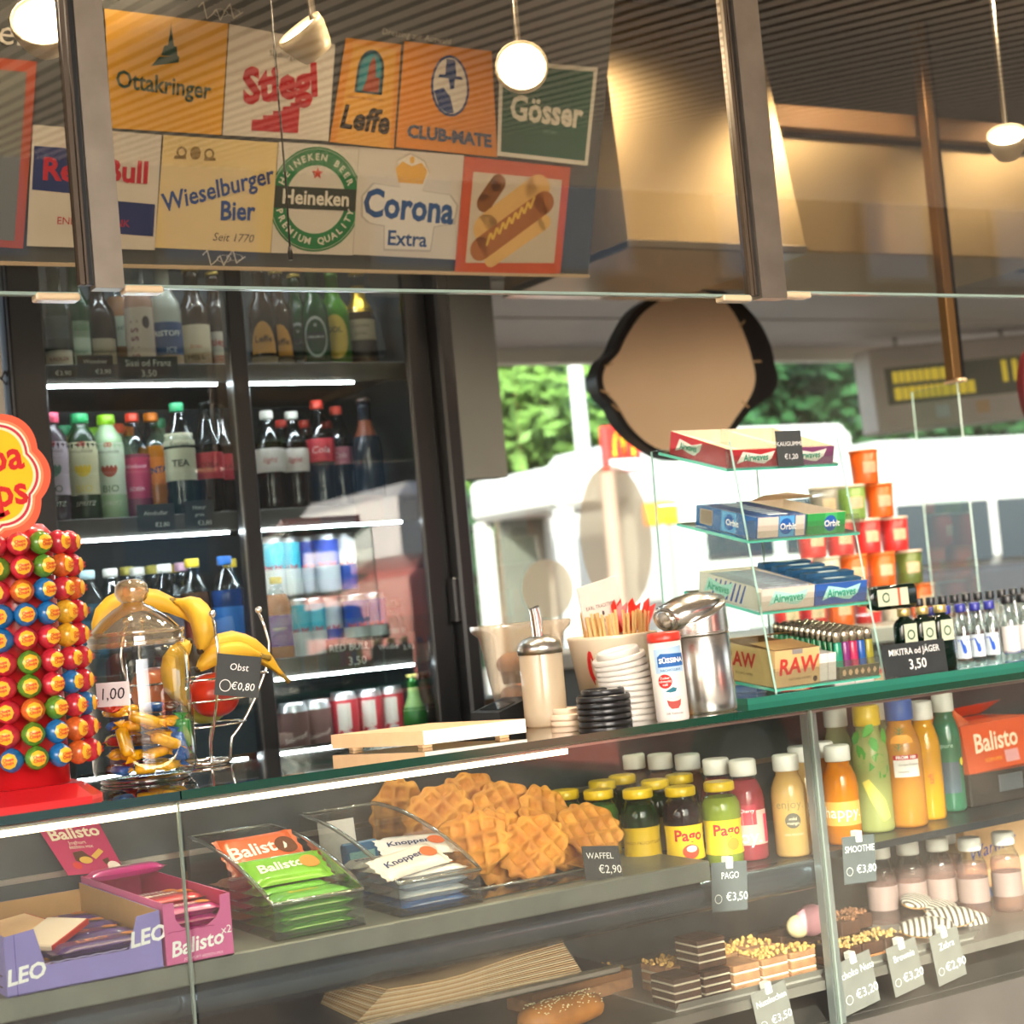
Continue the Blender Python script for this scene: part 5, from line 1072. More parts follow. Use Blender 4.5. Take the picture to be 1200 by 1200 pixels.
# third tier
t, ff, fs, G = tray('gum_box', 'white gum box on the third tier, left side', 2, .001, .113, .17, .036, pl('D8CCC0', .4), kraft_in, hb=.040); airw(t, ff, fs, .1, .036, 'A8D8CC', '3A9A7A', 0)
q = M(); 
for i in range(7): q.flat([(-.05+.013*i, -.016), (-.044+.013*i, -.016), (-.034+.013*i, .016), (-.038+.013*i, .016)], fs, d=.0001)
q.obj('blue_rays', ink('4A5A9A'), t)
packs(2, .004, .11, .01, .16, .037, 8, 'B8C0C8', 'silver gum pack in the white box, %s from the front', 'gum packs in the white box')
t, ff, fs, G = tray('gum_box', 'blue gum box on the third tier, right side', 2, .115, .229, .17, .036, pl('2A5AA8', .4), kraft_in, hb=.040); airw(t, ff, fs, .1, .036, 'A8E0D4', '2A9A84', 0)
packs(2, .118, .226, .01, .16, .040, 8, '2E5A7E', 'teal gum pack in the right blue box, %s from the front', 'gum packs in the right blue box', wav=True)
# fourth tier: rolling paper box, small white packs, lighters
KR = paper('D2AE78')
t, ff, fs, G = tray('rolling_paper_box', 'kraft box with big red letters on the lowest tier', 3, .004, .098, .16, .060, KR, paper('B8926A'), hb=.062)
q = M(); q.text('RAW', .036, ff, 0, .002, bold=.03, shear=.15, d=.0008, rot=.03); q.text('RAW', .034, fs, -.01, .006, bold=.03, d=.0008); q.obj('red_lettering', ink('B83A30'), t)
q = M(); q.text('NATURAL PAPERS', .006, ff, .004, -.019, d=.0008); q.text('ROLLING PAPERS', .006, fs, 0, -.016, d=.0008); q.disc(.036, -.022, .005, .005, ff, d=.0008, n=7); q.disc(-.035, -.022, .005, .005, fs, d=.0008, n=7); q.obj('small_print', ink('4A3A2A'), t)
q = M(); q.flat([(-.012, .022), (.010, .022), (.010, .030), (-.012, .030)], ff, d=.0009); q.obj('tab', ink('8A8480'), t)
q = M(); q.add([G(.006, .155, .060), G(.096, .155, .060), G(.096, .06, .078), G(.05, .05, .082), G(.006, .07, .076)], [(0, 1, 2, 3, 4)]); q.obj('flap', KR, t)
q = M(); q.add([G(.006, .004, .061), G(.096, .004, .061), G(.096, .07, .066), G(.006, .07, .066)], [(0, 1, 2, 3)]); q.obj('front_flap', paper('C39C66'), t)
g, vv, nn = TF[3]
for i in range(4):
    for j in range(2):
        o = g(.110+.0185*j, .012, .0005+.0115*i); t = thing('paper_pack', 'small white pack between kraft box and lighters, %s layer, %s' % (ORD[i], ['left', 'right'][j]), 'pack', o, group='white rolling paper packs')
        m = M(); a = [(.1012+.0185*j, .004), (.1185+.0185*j, .004), (.1185+.0185*j, .07), (.1012+.0185*j, .07)]
        m.add([g(u, v, .0005+.0115*i)-o for u, v in a]+[g(u, v, .0115+.0115*i)-o for u, v in a], [(3, 2, 1, 0), (4, 5, 6, 7), (0, 1, 5, 4), (1, 2, 6, 5), (2, 3, 7, 6), (3, 0, 4, 7)]); m.obj('pack', paper('E0DAD4'), t)
t, ff, fs, G = tray('lighter_tray', 'shallow open tray holding rows of lighters', 3, .141, .2285, .19, .020, mat('tray_print', '5A5A3C', .5, noise=(50, .4)), kraft_in, group=None)
q = M()
for i in range(6): q.disc(-.034+.0135*i, 0, .0045, .006, ff, n=5 if i < 3 else 4, d=.0005)
q.obj('tray_marks', ink('D8B088'), t)
LCOL = [('1EA884', 'teal'), ('9A3A8A', 'purple'), ('D83A6A', 'pink'), ('2A6AC0', 'blue'), ('B0A83A', 'olive')]
lp = {}
for c_ in range(5):
    for r_i in range(12):
        o = g(.150+.0172*c_, .008+.0142*r_i, .0022); col, cn = LCOL[c_]
        if r_i > 0 and c_ == 0: col, cn = '1E8A4C', 'green'
        lb = '%s lighter, %s row back, %s from the left' % (cn, ORD[r_i], ORD[c_])
        if col not in lp:
            t = thing('lighter', lb, 'lighter', o, group='lighters standing in the tray')
            M().tube([(0, 0, 0), (0, 0, .002), (0, 0, .056), (0, 0, .058)], [.0068, .0075, .0075, .007], 10, sc=(.75, 1.1)).obj('tank', tinted('lighter_'+col, col, .85), t)
            M().tube([(0, 0, .058), (0, 0, .0745), (0, 0, .0755)], [.0074, .0074, .0066], 10, sc=(.75, 1.1)).obj('metal_hood', mat('lighter_metal', 'C8BCA4', .25, .9), t)
            M().rbox(-.0035, .0035, -.003, .003, .0756, .078, .0006).obj('spark_wheel', mat('wheel_dark', '6A6252', .5, .6), t); lp[col] = t
        else: dup(lp[col], o, lb)
# things on the base plate under the stand
t = thing('blue_pack', 'small blue pack on the plate under the kraft box', 'pack', (1.285, .20, BZ), .1); M().rbox(-.012, .012, -.03, .03, 0, .012, .001).obj('wrap', pl('1E4A8A', .4), t); M().rbox(.013, .035, -.03, .03, 0, .010, .001).obj('white_end', paper('E0DCD8'), t)
t = thing('white_slip', 'crumpled white slip of paper under the stand', 'paper', (1.345, .16, BZ), .2); q = M(); q.add([(-.03, -.02, .001), (.035, -.025, .004), (.04, .02, .010), (-.025, .025, .006), (0, 0, .009)], [(0, 1, 4), (1, 2, 4), (2, 3, 4), (3, 0, 4)]); q.obj('slip', paper('E4E0DC'), t)
t = thing('white_carton', 'flat white carton lying under the lighter tray', 'box', (1.442, .145, BZ)); M().rbox(-.044, .044, -.03, .03, 0, .0060, .001).obj('carton', paper('E6E2DC'), t); M().box(.0, .001, -.0305, .0302, 0.0003, .0062).obj('seam', ink('8A8A88'), t)
# ---- chalk sign, flat herb liqueur bottles
a = P(1081, 797, Z=BZ); c = P(1081, 776, Y=.085)
wS = (P(1118, 776, Y=.085)-P(1044, 776, Y=.085)).x
t = thing('chalk_sign', 'black chalk sign priced 3,50 standing before the dark flat bottles', 'sign', (c.x, .100, BZ)); f = frame((0, 0, 0), (1, 0, 0), (0, .06, 1))
hS = .056; M().ext([(-wS/2, 0), (wS/2, 0), (wS/2, hS), (-wS/2, hS)], f, .0015, d0=-.0015).obj('card', mat('chalkboard', '26292A', .7, noise=(40, .2)), t)
q = M(); q.text('MIKITRA od JÄGER', .0155, f, 0, .041, sx=.92, bold=.004); q.text('3,50', .024, f, .004, .018, bold=.004); q.obj('chalk_text', CHALK, t)
JG = tinted('liqueur_glass', '10221A', .96); GOLD = mat('gold_cap', 'D8BC7A', .3, .8)
def flask(label, loc, rot=None, h=.105, turn=0):
    t = thing('flat_liqueur_bottle', label, 'bottle', loc, rot=rot or (0, 0, turn), group='flat dark liqueur bottles'); m = M(); n = 20; vs = []
    sec = [(.020, .0115, 0), (.0215, .013, .003), (.0215, .013, h*.70), (.020, .0125, h*.77), (.0145, .011, h*.82), (.0085, .0085, h*.85), (.0075, .0075, h*.87), (.0075, .0075, h*.90)]
    for a_, b_, z in sec: vs += [(a_*math.copysign(abs(math.cos(2*PI*i/n))**.6, math.cos(2*PI*i/n)), b_*math.copysign(abs(math.sin(2*PI*i/n))**.6, math.sin(2*PI*i/n)), z) for i in range(n)]
    m.add(vs, [tuple(range(n))[::-1]]+[(j*n+i, j*n+(i+1) % n, (j+1)*n+(i+1) % n, (j+1)*n+i) for j in range(len(sec)-1) for i in range(n)], 0, True); m.obj('body', JG, t)
    M().lathe([(.0105, h*.88), (.0115, h*.89), (.0115, h*.985), (.0105, h)], 16).obj('cap', GOLD, t)
    f = frame((0, -.0134, h*.62), (1, 0, 0), (0, 0, 1)); M().ext([(-.0145, -.02), (.0145, -.02), (.0145, .016), (-.0145, .016)], f, .0004).obj('label', mat('label_cream', 'C9CDB0', .5), t)
    q = M(); q.ring(0, -.003, .006, .009, f, n=16, d=.0006); q.obj('label_emblem', ink('3A5A44'), t); return t
for i, px in enumerate((1063, 1085, 1106)):
    c = P(px, 760, Y=.155); flask('flat dark bottle with gold cap, %s of three behind the chalk sign' % ORD[i], (c.x, .155, BZ), h=.112)
c = P(1028, 708, Y=.16); t = flask('larger flat dark bottle lying on its side on top of the others', (c.x+.052, .17, BZ+.1065+.0135), rot=(PI*.0+.0, -PI/2, 0), h=.125)
t.rotation_euler = (.0, -PI/2, 0); t.location = (P(1070, 705, Y=.165).x, .165, BZ+.112+.0225)
q = M(); f = frame((0, -.0140, .045), (0, 0, -1), (1, 0, 0)); q.ext([(-.022, -.015), (.022, -.015), (.022, .015), (-.022, .015)], f, .0004); q.obj('side_label', mat('label_cream'), t)
q = M(); q.flat([(-.003, -.015), (.003, -.015), (.003, .015), (-.003, .015)], f, d=.0009); q.obj('red_stripe', ink('C8604A'), t)
# ---- clear miniatures
SPC = glass('spirit_glass', 'E4EAEA', 3.2, .04)
G = 'miniature spirit bottles in the glass tray'
for i, px in enumerate((1094, 1112, 1130, 1147, 1164)):
    Y = .205+.0*i; c = P(px, 760, Y=Y)
    bottle('miniature_bottle', 'clear miniature with blue cap, %s from the left in the front row' % ORD[i], 'bottle', (c.x, Y, BZ), .108, .0145, 'mini', SPC, 1, pl('2A2E8A'), [(.08, .46, 'D0DCE4', .9)], [('V', .03, .27, .1, '2A5AC0', {'bold': .08})], G, clear=SPC)
for i, px in enumerate((1186, 1204)):
    Y = .20; c = P(px, 760, Y=Y)
    bottle('miniature_bottle', ['clear miniature with white label and blue foot line at the right', 'clear miniature with white label cut by the picture edge'][i], 'bottle', (c.x, Y, BZ), .115, .0165, 'mini', SPC, 1, pl('18181A'), [(.06, .50, 'DCD8D4', 1.1), (.06, .10, '2A4A9A', 1.1)], [], G, clear=SPC)
for i in range(11):
    px = 1066+14*i; Y = .275; c = P(px, 740, Y=Y)
    bottle('miniature_bottle', 'clear miniature with black cap, %s from the left in the back row' % ORD[i], 'bottle', (c.x, Y, BZ), .124, .0125, 'mini', SPC, 1, pl('18181A'), [], [], G, clear=SPC, n=14, caph=.88)
c = P(1030, 674, Y=.428)
tag(M().box(1.515, 2.42, .424, .428, BZ, c.z).obj('rear_glass_guard', CLEAR), 'upright glass guard behind the miniature bottles', 'glass guard')
# ---- rear worktop with noodle cups
PZ = 1.259
wt = thing('rear_worktop', 'grey rear worktop carrying the stacked noodle cups', 'worktop', (3.1, 1.3, .02))
part(M().rbox(1.70, 4.5, .95, 1.70, PZ-.04, PZ, .004), 'top', mat('worktop_grey', 'A8A49C', .4, noise=(8, .15)), wt)
part(M().box(1.74, 4.46, 1.0, 1.66, .02, PZ-.04), 'carcass', mat('carcass_grey', '6E6C68', .5), wt)
for i in range(4): part(M().rbox(1.76+.68*i, 2.42+.68*i, .982, .999, .1, PZ-.06, .003), 'door', mat('carcass_door', '7A7874', .45), wt)
CC = {'o': ('E0621E', 'orange'), 'r': ('C4302E', 'red'), 'g': ('7A9A4C', 'green'), 'w': ('C8BCA8', 'cream'), 'b': ('8A8074', 'grey brown'), 'd': ('5A6A2C', 'olive')}
cp_ = {}
for lv, (row_, pxs) in enumerate((('rrorwo', (920, 950, 982, 1014, 1046, 1078)), ('rwoodo'[:5], (936, 968, 1000, 1033, 1065)), ('rrrr', (951, 984, 1016, 1048)), ('bgo', (966, 998, 1031)), ('o', (1013,)))):
    ys = (690, 668, 628, 590, 548)[lv]; z = PZ+.0882*lv
    for i, (k_, px) in enumerate(zip(row_, pxs)):
        x = P(px, ys, Y=1.2).x; lb = '%s noodle cup, %s from the left in the %s tier from the bottom' % (CC[k_][1], ORD[i], ORD[lv])
        if k_ not in cp_:
            t = thing('noodle_cup', lb, 'cup', (x, 1.2, z), group='stacked noodle cups'); M().lathe([(.032, 0), (.033, .002), (.0365, .082)], 22).obj('cup_wall', pl(CC[k_][0], .4), t)
            M().lathe([(.037, .081), (.0385, .083), (.0385, .086), (.036, .088)], 22).obj('lid', pl('D8C8B4' if k_ != 'o' else 'E07A3A', .4), t)
            fa = facing((x, 1.2)); M().lathe([(.0352, .028), (.0362, .056)], 6, cap=False, a0=fa-.1, a1=fa+.9).obj('label', mat('cup_label', 'D8B894', .5, noise=(30, .3)), t); cp_[k_] = t
        else: dup(cp_[k_], (x, 1.2, z), lb)
# ---- head shaped sign seen from behind
HY = 1.86; out = [(770, 346), (745, 362), (728, 388), (717, 412), (704, 424), (699, 442), (703, 462), (716, 476), (730, 500), (752, 520), (782, 536), (820, 536), (852, 516), (872, 490), (888, 474), (905, 462), (912, 444), (908, 426), (903, 404), (890, 378), (868, 354), (842, 338), (805, 333)]
inn = [(778, 350), (752, 368), (734, 394), (724, 414), (710, 430), (706, 444), (710, 460), (722, 474), (738, 500), (760, 520), (786, 530), (818, 530), (846, 510), (864, 486), (874, 472), (882, 456), (884, 440), (880, 420), (874, 400), (864, 376), (850, 356), (832, 345), (806, 340)]
c = P(805, 536, Y=HY); t = thing('hanging_sign', 'head shaped sign seen from its brown back, black rim', 'sign', (c.x, HY, c.z)); f = frame((0, 0, 0), (1, 0, 0), (0, 0, 1))
def smooth(pts, k=5):
    n = len(pts); out_ = []
    for i in range(n):
        p0, p1, p2, p3 = [V((*pts[(i+j) % n], 0)) for j in (-1, 0, 1, 2)]
        for q in range(k):
            u = q/k; v_ = .5*((2*p1)+(p2-p0)*u+(2*p0-5*p1+4*p2-p3)*u*u+(3*p1-p0-3*p2+p3)*u**3); out_.append((v_.x, v_.y))
    return out_
def loc2(q): 
    p = P(*q, Y=HY); return (p.x-c.x, p.z-c.z)
M().ext([loc2(q) for q in smooth(out)], f, .05, d0=-.05).obj('rim', mat('sign_black', '1A1614', .35), t)
bk = M().ext([loc2(q) for q in smooth(inn)], f, .004, d0=.0005).obj('back_panel', mat('sign_brown', 'E6CBAA', .5, noise=(3, .06)), t)
for a_, b_ in (((712, 428), 20), ((708, 460), -20), ((720, 478), -40), ((868, 380), 40), ((886, 424), 0), ((872, 474), -40)):
    p = loc2(a_); an = math.radians(b_); M().line([(p[0]-.014*math.cos(an), p[1]-.014*math.sin(an)), (p[0]+.014*math.cos(an), p[1]+.014*math.sin(an))], .006, f, d=.006).obj('clip', ink('C0A27C'), t)
for px in (780, 838): 
    p = P(px, 345, Y=HY); M().tube([(p.x-c.x, -.0+.02, p.z-c.z), (p.x-c.x, .02, 2.75-c.z)], .002, 6).obj('hanging_wire', STEEL, t)
a = P(1222, 455, Y=1.0); t = thing('round_red_sign', 'edge of a round dark red sign at the right', 'sign', (a.x, 1.0, PZ)); f = frame((0, 0, a.z-PZ), (1, 0, 0), (0, 0, 1))
M().ext([(.072*math.cos(2*PI*i/40), .115*math.sin(2*PI*i/40)) for i in range(40)], f, .02, d0=-.02).obj('rim', mat('sign_dark_red', '5A1E22', .4), t); M().ext([(.060*math.cos(2*PI*i/40), .1*math.sin(2*PI*i/40)) for i in range(40)], f, .002, d0=.0005).obj('face', mat('sign_pink', 'C87A6C', .4), t)
M().rbox(-.02, .02, -.02, .02, 0, a.z-PZ-.1, .003).obj('stand', mat('sign_red', 'A8302C', .4), t)
# ================================================================ inside the display case
def carton(name, label, x0, x1, y0, y1, z0, h, front, out, inn, cat='box', th=.002, back=None, group=None):
    """open carton with a cut-out front; front = outline [(u, w)] of the front wall's top edge from left to right"""
    t = thing(name, label, cat, ((x0+x1)/2, y0, z0), group=group); L = V(t.location); back = back or h
    m = M(); m.box(x0, x1, y0, y1, z0, z0+th); m.box(x0, x0+th, y0+th, y1, z0+th, z0+h); m.box(x1-th, x1, y0+th, y1, z0+th, z0+h); m.box(x0+th, x1-th, y1-th, y1, z0+th, z0+back)
    m.m = [0]*len(m.f); m.m[6+5] = 1; m.m[12+4] = 1; m.m[18+2] = 1; m.m[1] = 1
    part(m, 'carton', [out, inn], t)
    f = frame(V((x0, y0+th, z0))-L, (1, 0, 0), (0, 0, 1)); q = M(); q.ext([(0, 0), (x1-x0, 0)]+[(u, w_) for u, w_ in front[::-1]], f, th); q.m = [0, 1]+[0]*(len(q.f)-2)
    q.obj('front_wall', [out, inn], t)
    return t, frame(V(((x0+x1)/2, y0-.0003, z0+h/2))-L, (1, 0, 0), (0, 0, 1))
def bar(name, label, loc, L, W, H, col, group, rz=0, text=None, tc='F0E8E0', rot=None, pic=None, cat='chocolate bar', tsz=None):
    """pillow-packed bar: puffed body, crimped ends"""
    t = thing(name, label, cat, loc, rz, group, rot=rot); m = M(); nx, ny = 12, 10
    for s in (1, -1):
        vs = []; 
        for i in range(nx+1):
            for j in range(ny+1):
                u = i/nx*2-1; v = j/ny*2-1; k = max(0, (1-abs(u)**8))**.6*max(0, (1-abs(v)**8))**.35; vs.append((u*L/2, v*W/2*(1-.06*(1-abs(u)**4)), H/2+s*(H/2*k+.0003)))
        fs = [(i*(ny+1)+j, (i+1)*(ny+1)+j, (i+1)*(ny+1)+j+1, i*(ny+1)+j+1) for i in range(nx) for j in range(ny)]
        m.add(vs, fs if s > 0 else [q[::-1] for q in fs], 0, True)
    m.obj('wrapper', mat('bar_'+col, col, .28, coat=.45, noise=(40, .12)), t)
    for s in (-1, 1):
        z = M(); n_ = 8; zs = [(s*(L/2+(.004 if i % 2 else .007)), -W/2*.95+W*.95*i/n_, H/2) for i in range(n_+1)]; ins = [(s*L/2*.98, -W/2*.95+W*.95*i/n_, H/2+.0006) for i in range(n_+1)]
        z.add(zs+ins, [(i, i+1, n_+2+i, n_+1+i) for i in range(n_)]); z.obj('crimp', mat('bar_'+col), t)
    puff = lambda x, y, d=0: V((x, y, H/2+H/2*max(0, 1-abs(2*x/L)**8)**.6*max(0, 1-abs(2*y/W)**8)**.35+.0008+d))
    if text: q = M(); q.text(text, tsz or W*.5, puff, -L*.08, 0, shear=.1, bold=.02, rot=.08); q.obj('lettering', ink(tc), t)
    if pic: q = M(); q.disc(L*.32, 0, W*.22, W*.22, puff, d=.0009); q.obj('nut_print', ink(pic), t)
    return t
def flatframe(fr): return fr
# ---- purple box of wafers
PUR = mat('box_purple', '8A80C0', .45, noise=(12, .06)); CARD = paper('B08A5E')
bx0_, bx1_ = -.004, .187
t, f = carton('purple_chocolate_box', 'torn open lilac carton of wafer bars with white lettering', bx0_, bx1_, .008, .36, RS, .071, [(0, .071), (.036, .075), (.047, .030), (.150, .030), (.162, .068), (.191, .071)], PUR, CARD, back=.062)
q = M(); q.text('LEO', .026, f, -.073, -.012, bold=.03, shear=.2, rot=.10); q.text('LEO', .026, f, .078, .006, bold=.03, shear=.2, rot=.10); q.obj('lettering', CHALK, t)
q = M(); q.line([(-.05+.0092*i, -.004+(.001 if i % 2 else 0)) for i in range(12)], .001, f); q.obj('tear_line', ink('B8B0DC'), t)
q = M(); q.line([(-.0945+.011, -.035), (-.0945+.011, .036)], .0008, f); q.obj('fold_line', ink('5A4C90'), t)
G = 'wafer bars in the lilac carton'
for i in range(3):
    for j in range(4): bar('wafer_bar', 'purple wafer bar in the lilac carton, %s layer, %s from the front' % (ORD[i], ORD[j]), (.12 if j % 2 == 0 else .117, .045+.072*j, RS+.003+.0135*i-.0*j), .118, .046, .013, '4A3470', G, text='LEO', tc='D89A84', pic='B87848')
for j in range(2): bar('wafer_bar', 'brown wafer bar at the front left of the lilac carton, %s' % ['lower', 'upper'][j], (.030, .045, RS+.003+.0135*j), .062, .046, .013, '5A3024', G, pic='8A5A3A')
t = thing('wafer_pack', 'cream and red wafer pack thrown on the lilac carton contents', 'wafer pack', (.032, .15, RS+.046), .35, rot=(.10, -.05, .30))
M().rbox(-.055, .055, -.045, .045, 0, .012, .002).obj('sleeve', mat('pack_cream', 'E2BE94', .45, noise=(25, .12)), t); M().rbox(-.0555, .0555, -.0456, -.043, .0005, .0105, .0008).obj('red_edge', ink('B02C28'), t); M().rbox(.05, .0562, -.0455, .0455, .0003, .0115, .0008).obj('red_end', ink('B02C28'), t)
t = thing('wafer_pack', 'tilted cream wafer pack with red rim beside the other one', 'wafer pack', (.075, .10, RS+.046), rot=(.05, -.22, .7)); M().rbox(-.04, .04, -.03, .03, 0, .009, .002).obj('sleeve', mat('pack_white', 'E4D8C8', .45), t); M().rbox(-.0405, .0405, -.0306, -.028, .0005, .0085, .0008).obj('red_edge', ink('B02C28'), t)
# ---- pink box of bars with raised lid
PINK = mat('box_pink', 'D2669A', .4, noise=(10, .08)); MAG = mat('box_magenta', 'B02258', .4)
px0, px1 = .191, .279
t, f = carton('pink_chocolate_box', 'pink carton of muesli bars with its printed lid raised', px0, px1, .000+.006, .37, RS, .078, [(0, .078), (.014, .077), (.015, .056), (.022, .046), (.036, .040), (.055, .042), (.068, .050), (.074, .060), (.075, .077), (.088, .078)], PINK, MAG)
q = M(); q.text('Balisto', .026, f, -.004, -.017, bold=.02, shear=.2, rot=.1); q.text('x2', .014, f, .036, -.006); q.obj('lettering', CHALK, t)
q = M(); q.line([(-.04+.0075*i, .002+.001*(i % 2)) for i in range(9)], .001, f); q.obj('tear_line', ink('A04070'), t); q = M(); q.text('JOGHURT-BEEREN-MIX', .005, f, .004, -.033); q.obj('small_print', ink('F0C8D8'), t)
L = V(t.location); A_, B_, C_, D_ = P(80, 1026, Y=.367), P(146, 1020, Y=.367), P(115, 963, Y=.395), P(42, 967, Y=.395)
U = (B_-A_).normalized(); ln = (B_-A_).length; wv = (D_-A_); f2 = lambda x, y, d=0: A_-L+(B_-A_)*(x/ln)+((D_-A_)*(1-x/ln)+(C_-B_)*(x/ln))*y+V((0, -1, 0))*d
q = M(); q.ext([(0, 0), (ln, 0), (ln, 1), (0, 1)], f2, .002, d0=-.002); lidp = q.obj('lid_flap', mat('lid_magenta', 'C02A62', .4, noise=(6, .15)), t)
def f3(x, y, d=0): return f2(ln/2+x, .5+y/(wv.length), d)
q = M(); q.text('Balisto', .026, f3, 0, .026, bold=.025, shear=.1, rot=.08, d=.0006); q.text('Joghurt', .008, f3, -.002, .010, d=.0006); q.text('BEEREN MIX', .006, f3, 0, .002, d=.0006); q.obj('lid_lettering', ink('F2DCC8'), lidp)
q = M(); q.flat([(-.016, -.006), (-.002, -.004), (.006, -.018), (-.008, -.026), (-.018, -.020)], f3, d=.0006); q.flat([(.018, -.022), (.028, -.018), (.026, -.028), (.020, -.030)], f3, d=.0006); q.obj('bar_print', ink('5A3422'), lidp)
q = M(); q.disc(-.004, -.020, .009, .006, f3, d=.0009); q.flat([(.006, -.014), (.022, -.002), (.026, -.008), (.010, -.020)], f3, d=.0009); q.obj('biscuit_print', ink('E0B050'), lidp)
q = M(); q.disc(-.020, -.028, .006, .006, f3, d=.0009); q.obj('berry_print', ink('D8403A'), lidp); q = M(); q.disc(.030, -.034, .009, .009, f3, d=.0009); q.obj('round_seal', ink('F0E0D8'), lidp)
G = 'muesli bars in the pink carton'
for i in range(5):
    for j in range(2): bar('muesli_bar', 'pink muesli bar inside the pink carton, %s layer, %s' % (ORD[i], ['front', 'back'][j]), (.2345, .05+.13*j, RS+.003+.0125*i), .076, .05, .012, 'B02A78', G, text='Balisto', tsz=.018, pic='D8803A' if i == 4 else None)
bar('muesli_bar', 'pink muesli bar lying across the back of the pink carton', (.232, .29, RS+.079), .105, .030, .014, 'C02A80', G, rz=.05, text='Balisto', tsz=.012)
for i in range(5): bar('muesli_bar', 'red topped muesli bar in the middle of the pink carton, %s layer' % ORD[i], (.2345, .115, RS+.0045+.0137*i), .074, .06, .0125, 'B02030', G, text='Balisto', tsz=.020, pic='D8803A')
# ---- clear scoop trays
CT_P = glass('tray_plastic', 'F6F8F6', 2.6, .04, film=.003, fcol='FFFFFF')
RIM = glass('tray_rim', 'E4E8E4', 5, .08, film=.12, fcol='E8E6E0')
def scoop(label, x0, x1, y0, y1, zb, hf, hb):
    t = thing('clear_scoop_tray', label, 'tray', ((x0+x1)/2, (y0+y1)/2, zb), group='clear scoop trays in the case'); N = 12
    prof = [(y0+(y1-y0)*k/N, hf+(hb-hf)*math.sin(PI/2*k/N)**.85) for k in range(N+1)]
    m = M(); th = .002
    m.box(x0, x1, y0, y1, zb, zb+th)
    for xx in (x0, x1-th):
        b = len(m.v); m.v += [(xx+d, y, zb+(0 if k == 0 else h)) for d in (0, th) for y, h in prof for k in (0, 1)]; W = 2*(N+1)
        for i in range(N): m.f += [(b+2*i, b+2*i+2, b+2*i+3, b+2*i+1)[::-1], (b+W+2*i, b+W+2*i+2, b+W+2*i+3, b+W+2*i+1)]
        m.m += [0]*2*N; m.s += [False]*2*N
    m.box(x0, x1, y0, y0+th, zb, zb+hf); m.box(x0, x1, y1-th, y1, zb, zb+hb); part(m, 'tray_shell', CT_P, t)
    pts = [(x0, y, zb+h) for y, h in prof]+[(x1, y, zb+h) for y, h in prof[::-1]]
    q = M(); q.tube(pts, .0032, 8, closed=True); part(q, 'rolled_rim', RIM, t); return t
scoop('clear scoop tray of orange and green muesli bars', .345, .475, .03, .345, RS, .048, .112)
scoop('clear scoop tray of blue and white wafer snacks', .527, .655, .03, .36, RS, .046, .118)
G = 'muesli bars in the first clear tray'
for i in range(4): bar('muesli_bar', 'green muesli bar at the tray front, %s from the bottom' % ORD[i], (.412, .068, RS+.0025+.0128*i), .104, .052, .0125, '5AA02A', G, text='Balisto' if i == 3 else None, tsz=.016, tc='D8B83A')
for i in range(4): bar('muesli_bar', 'green muesli bar in the middle of the tray, %s from the bottom' % ORD[i], (.409, .135, RS+.0025+.0135*i), .104, .056, .0130, '6AB030', G, text='Balisto', tsz=.026, rz=.06)
for i in range(4): bar('muesli_bar', 'orange muesli bar at the back of the tray, %s from the bottom' % ORD[i], (.409, .225+.004*i, RS+.0025+.0138*i), .110, .080, .0132, 'E0591C', G, text='Balisto', tsz=.030, pic='D8A030', rz=.04)
t = bar('muesli_bar', 'orange muesli bar leaning up at the tray back', (.406, .215, RS+.086), .112, .078, .014, 'E8621C', G, text='Balisto', tsz=.034, pic='6A3A1C', rot=(.62, 0, .08))
t = bar('muesli_bar', 'green muesli bar leaning under the orange one', (.412, .145, RS+.068), .108, .066, .013, '7AB82C', G, text='Balisto', tsz=.026, pic='C88A3A', rot=(.48, 0, .0))
G = 'wafer snacks in the second clear tray'
for i in range(4):
    for j in range(3): bar('wafer_snack', 'blue and white wafer snack, %s layer, %s from the front' % (ORD[i], ORD[j]), (.590, .070+.072*j, RS+.0025+.0135*i), .100, .056, .0132, ['3A6EB4', 'C9CCD4', '9AB0D0', 'D8D4D0'][i], G, text='Knoppers' if i == 3 else None, tc='1E2E6A', tsz=.017, pic='C87A3A', rz=[.0, .08, -.1][j])
bar('wafer_snack', 'white wafer snack leaning at the front left of its tray', (.566, .072, RS+.060), .098, .058, .014, 'E0D8D0', G, text='Knoppers', tc='2A3A6A', tsz=.018, pic='C8602A', rot=(.42, -.1, .12))
bar('wafer_snack', 'white wafer snack leaning over the middle of its tray', (.607, .135, RS+.070), .098, .058, .014, 'DCD8D8', G, text='Knoppers', tc='2A3A6A', tsz=.018, pic='C8602A', rot=(.35, .05, -.15))
t = thing('white_card', 'blank white card standing in the second clear tray', 'card', (.566, .300, RS+.003), rot=(-.12, 0, 0)); M().rbox(-.030, .030, 0, .001, 0, .105, .0003).obj('card', paper('DAD6D4'), t)
t = thing('blue_packet', 'teal blue packet behind the wafer snacks', 'packet', (.600, .290, RS+.003), rot=(-.15, 0, .1)); M().rbox(-.03, .03, 0, .02, 0, .07, .003).obj('wrap', pl('2E6A9A', .35), t); M().rbox(-.022, .022, -.0006, .0004, .015, .055, .0002).obj('print', ink('8AC0C8'), t)
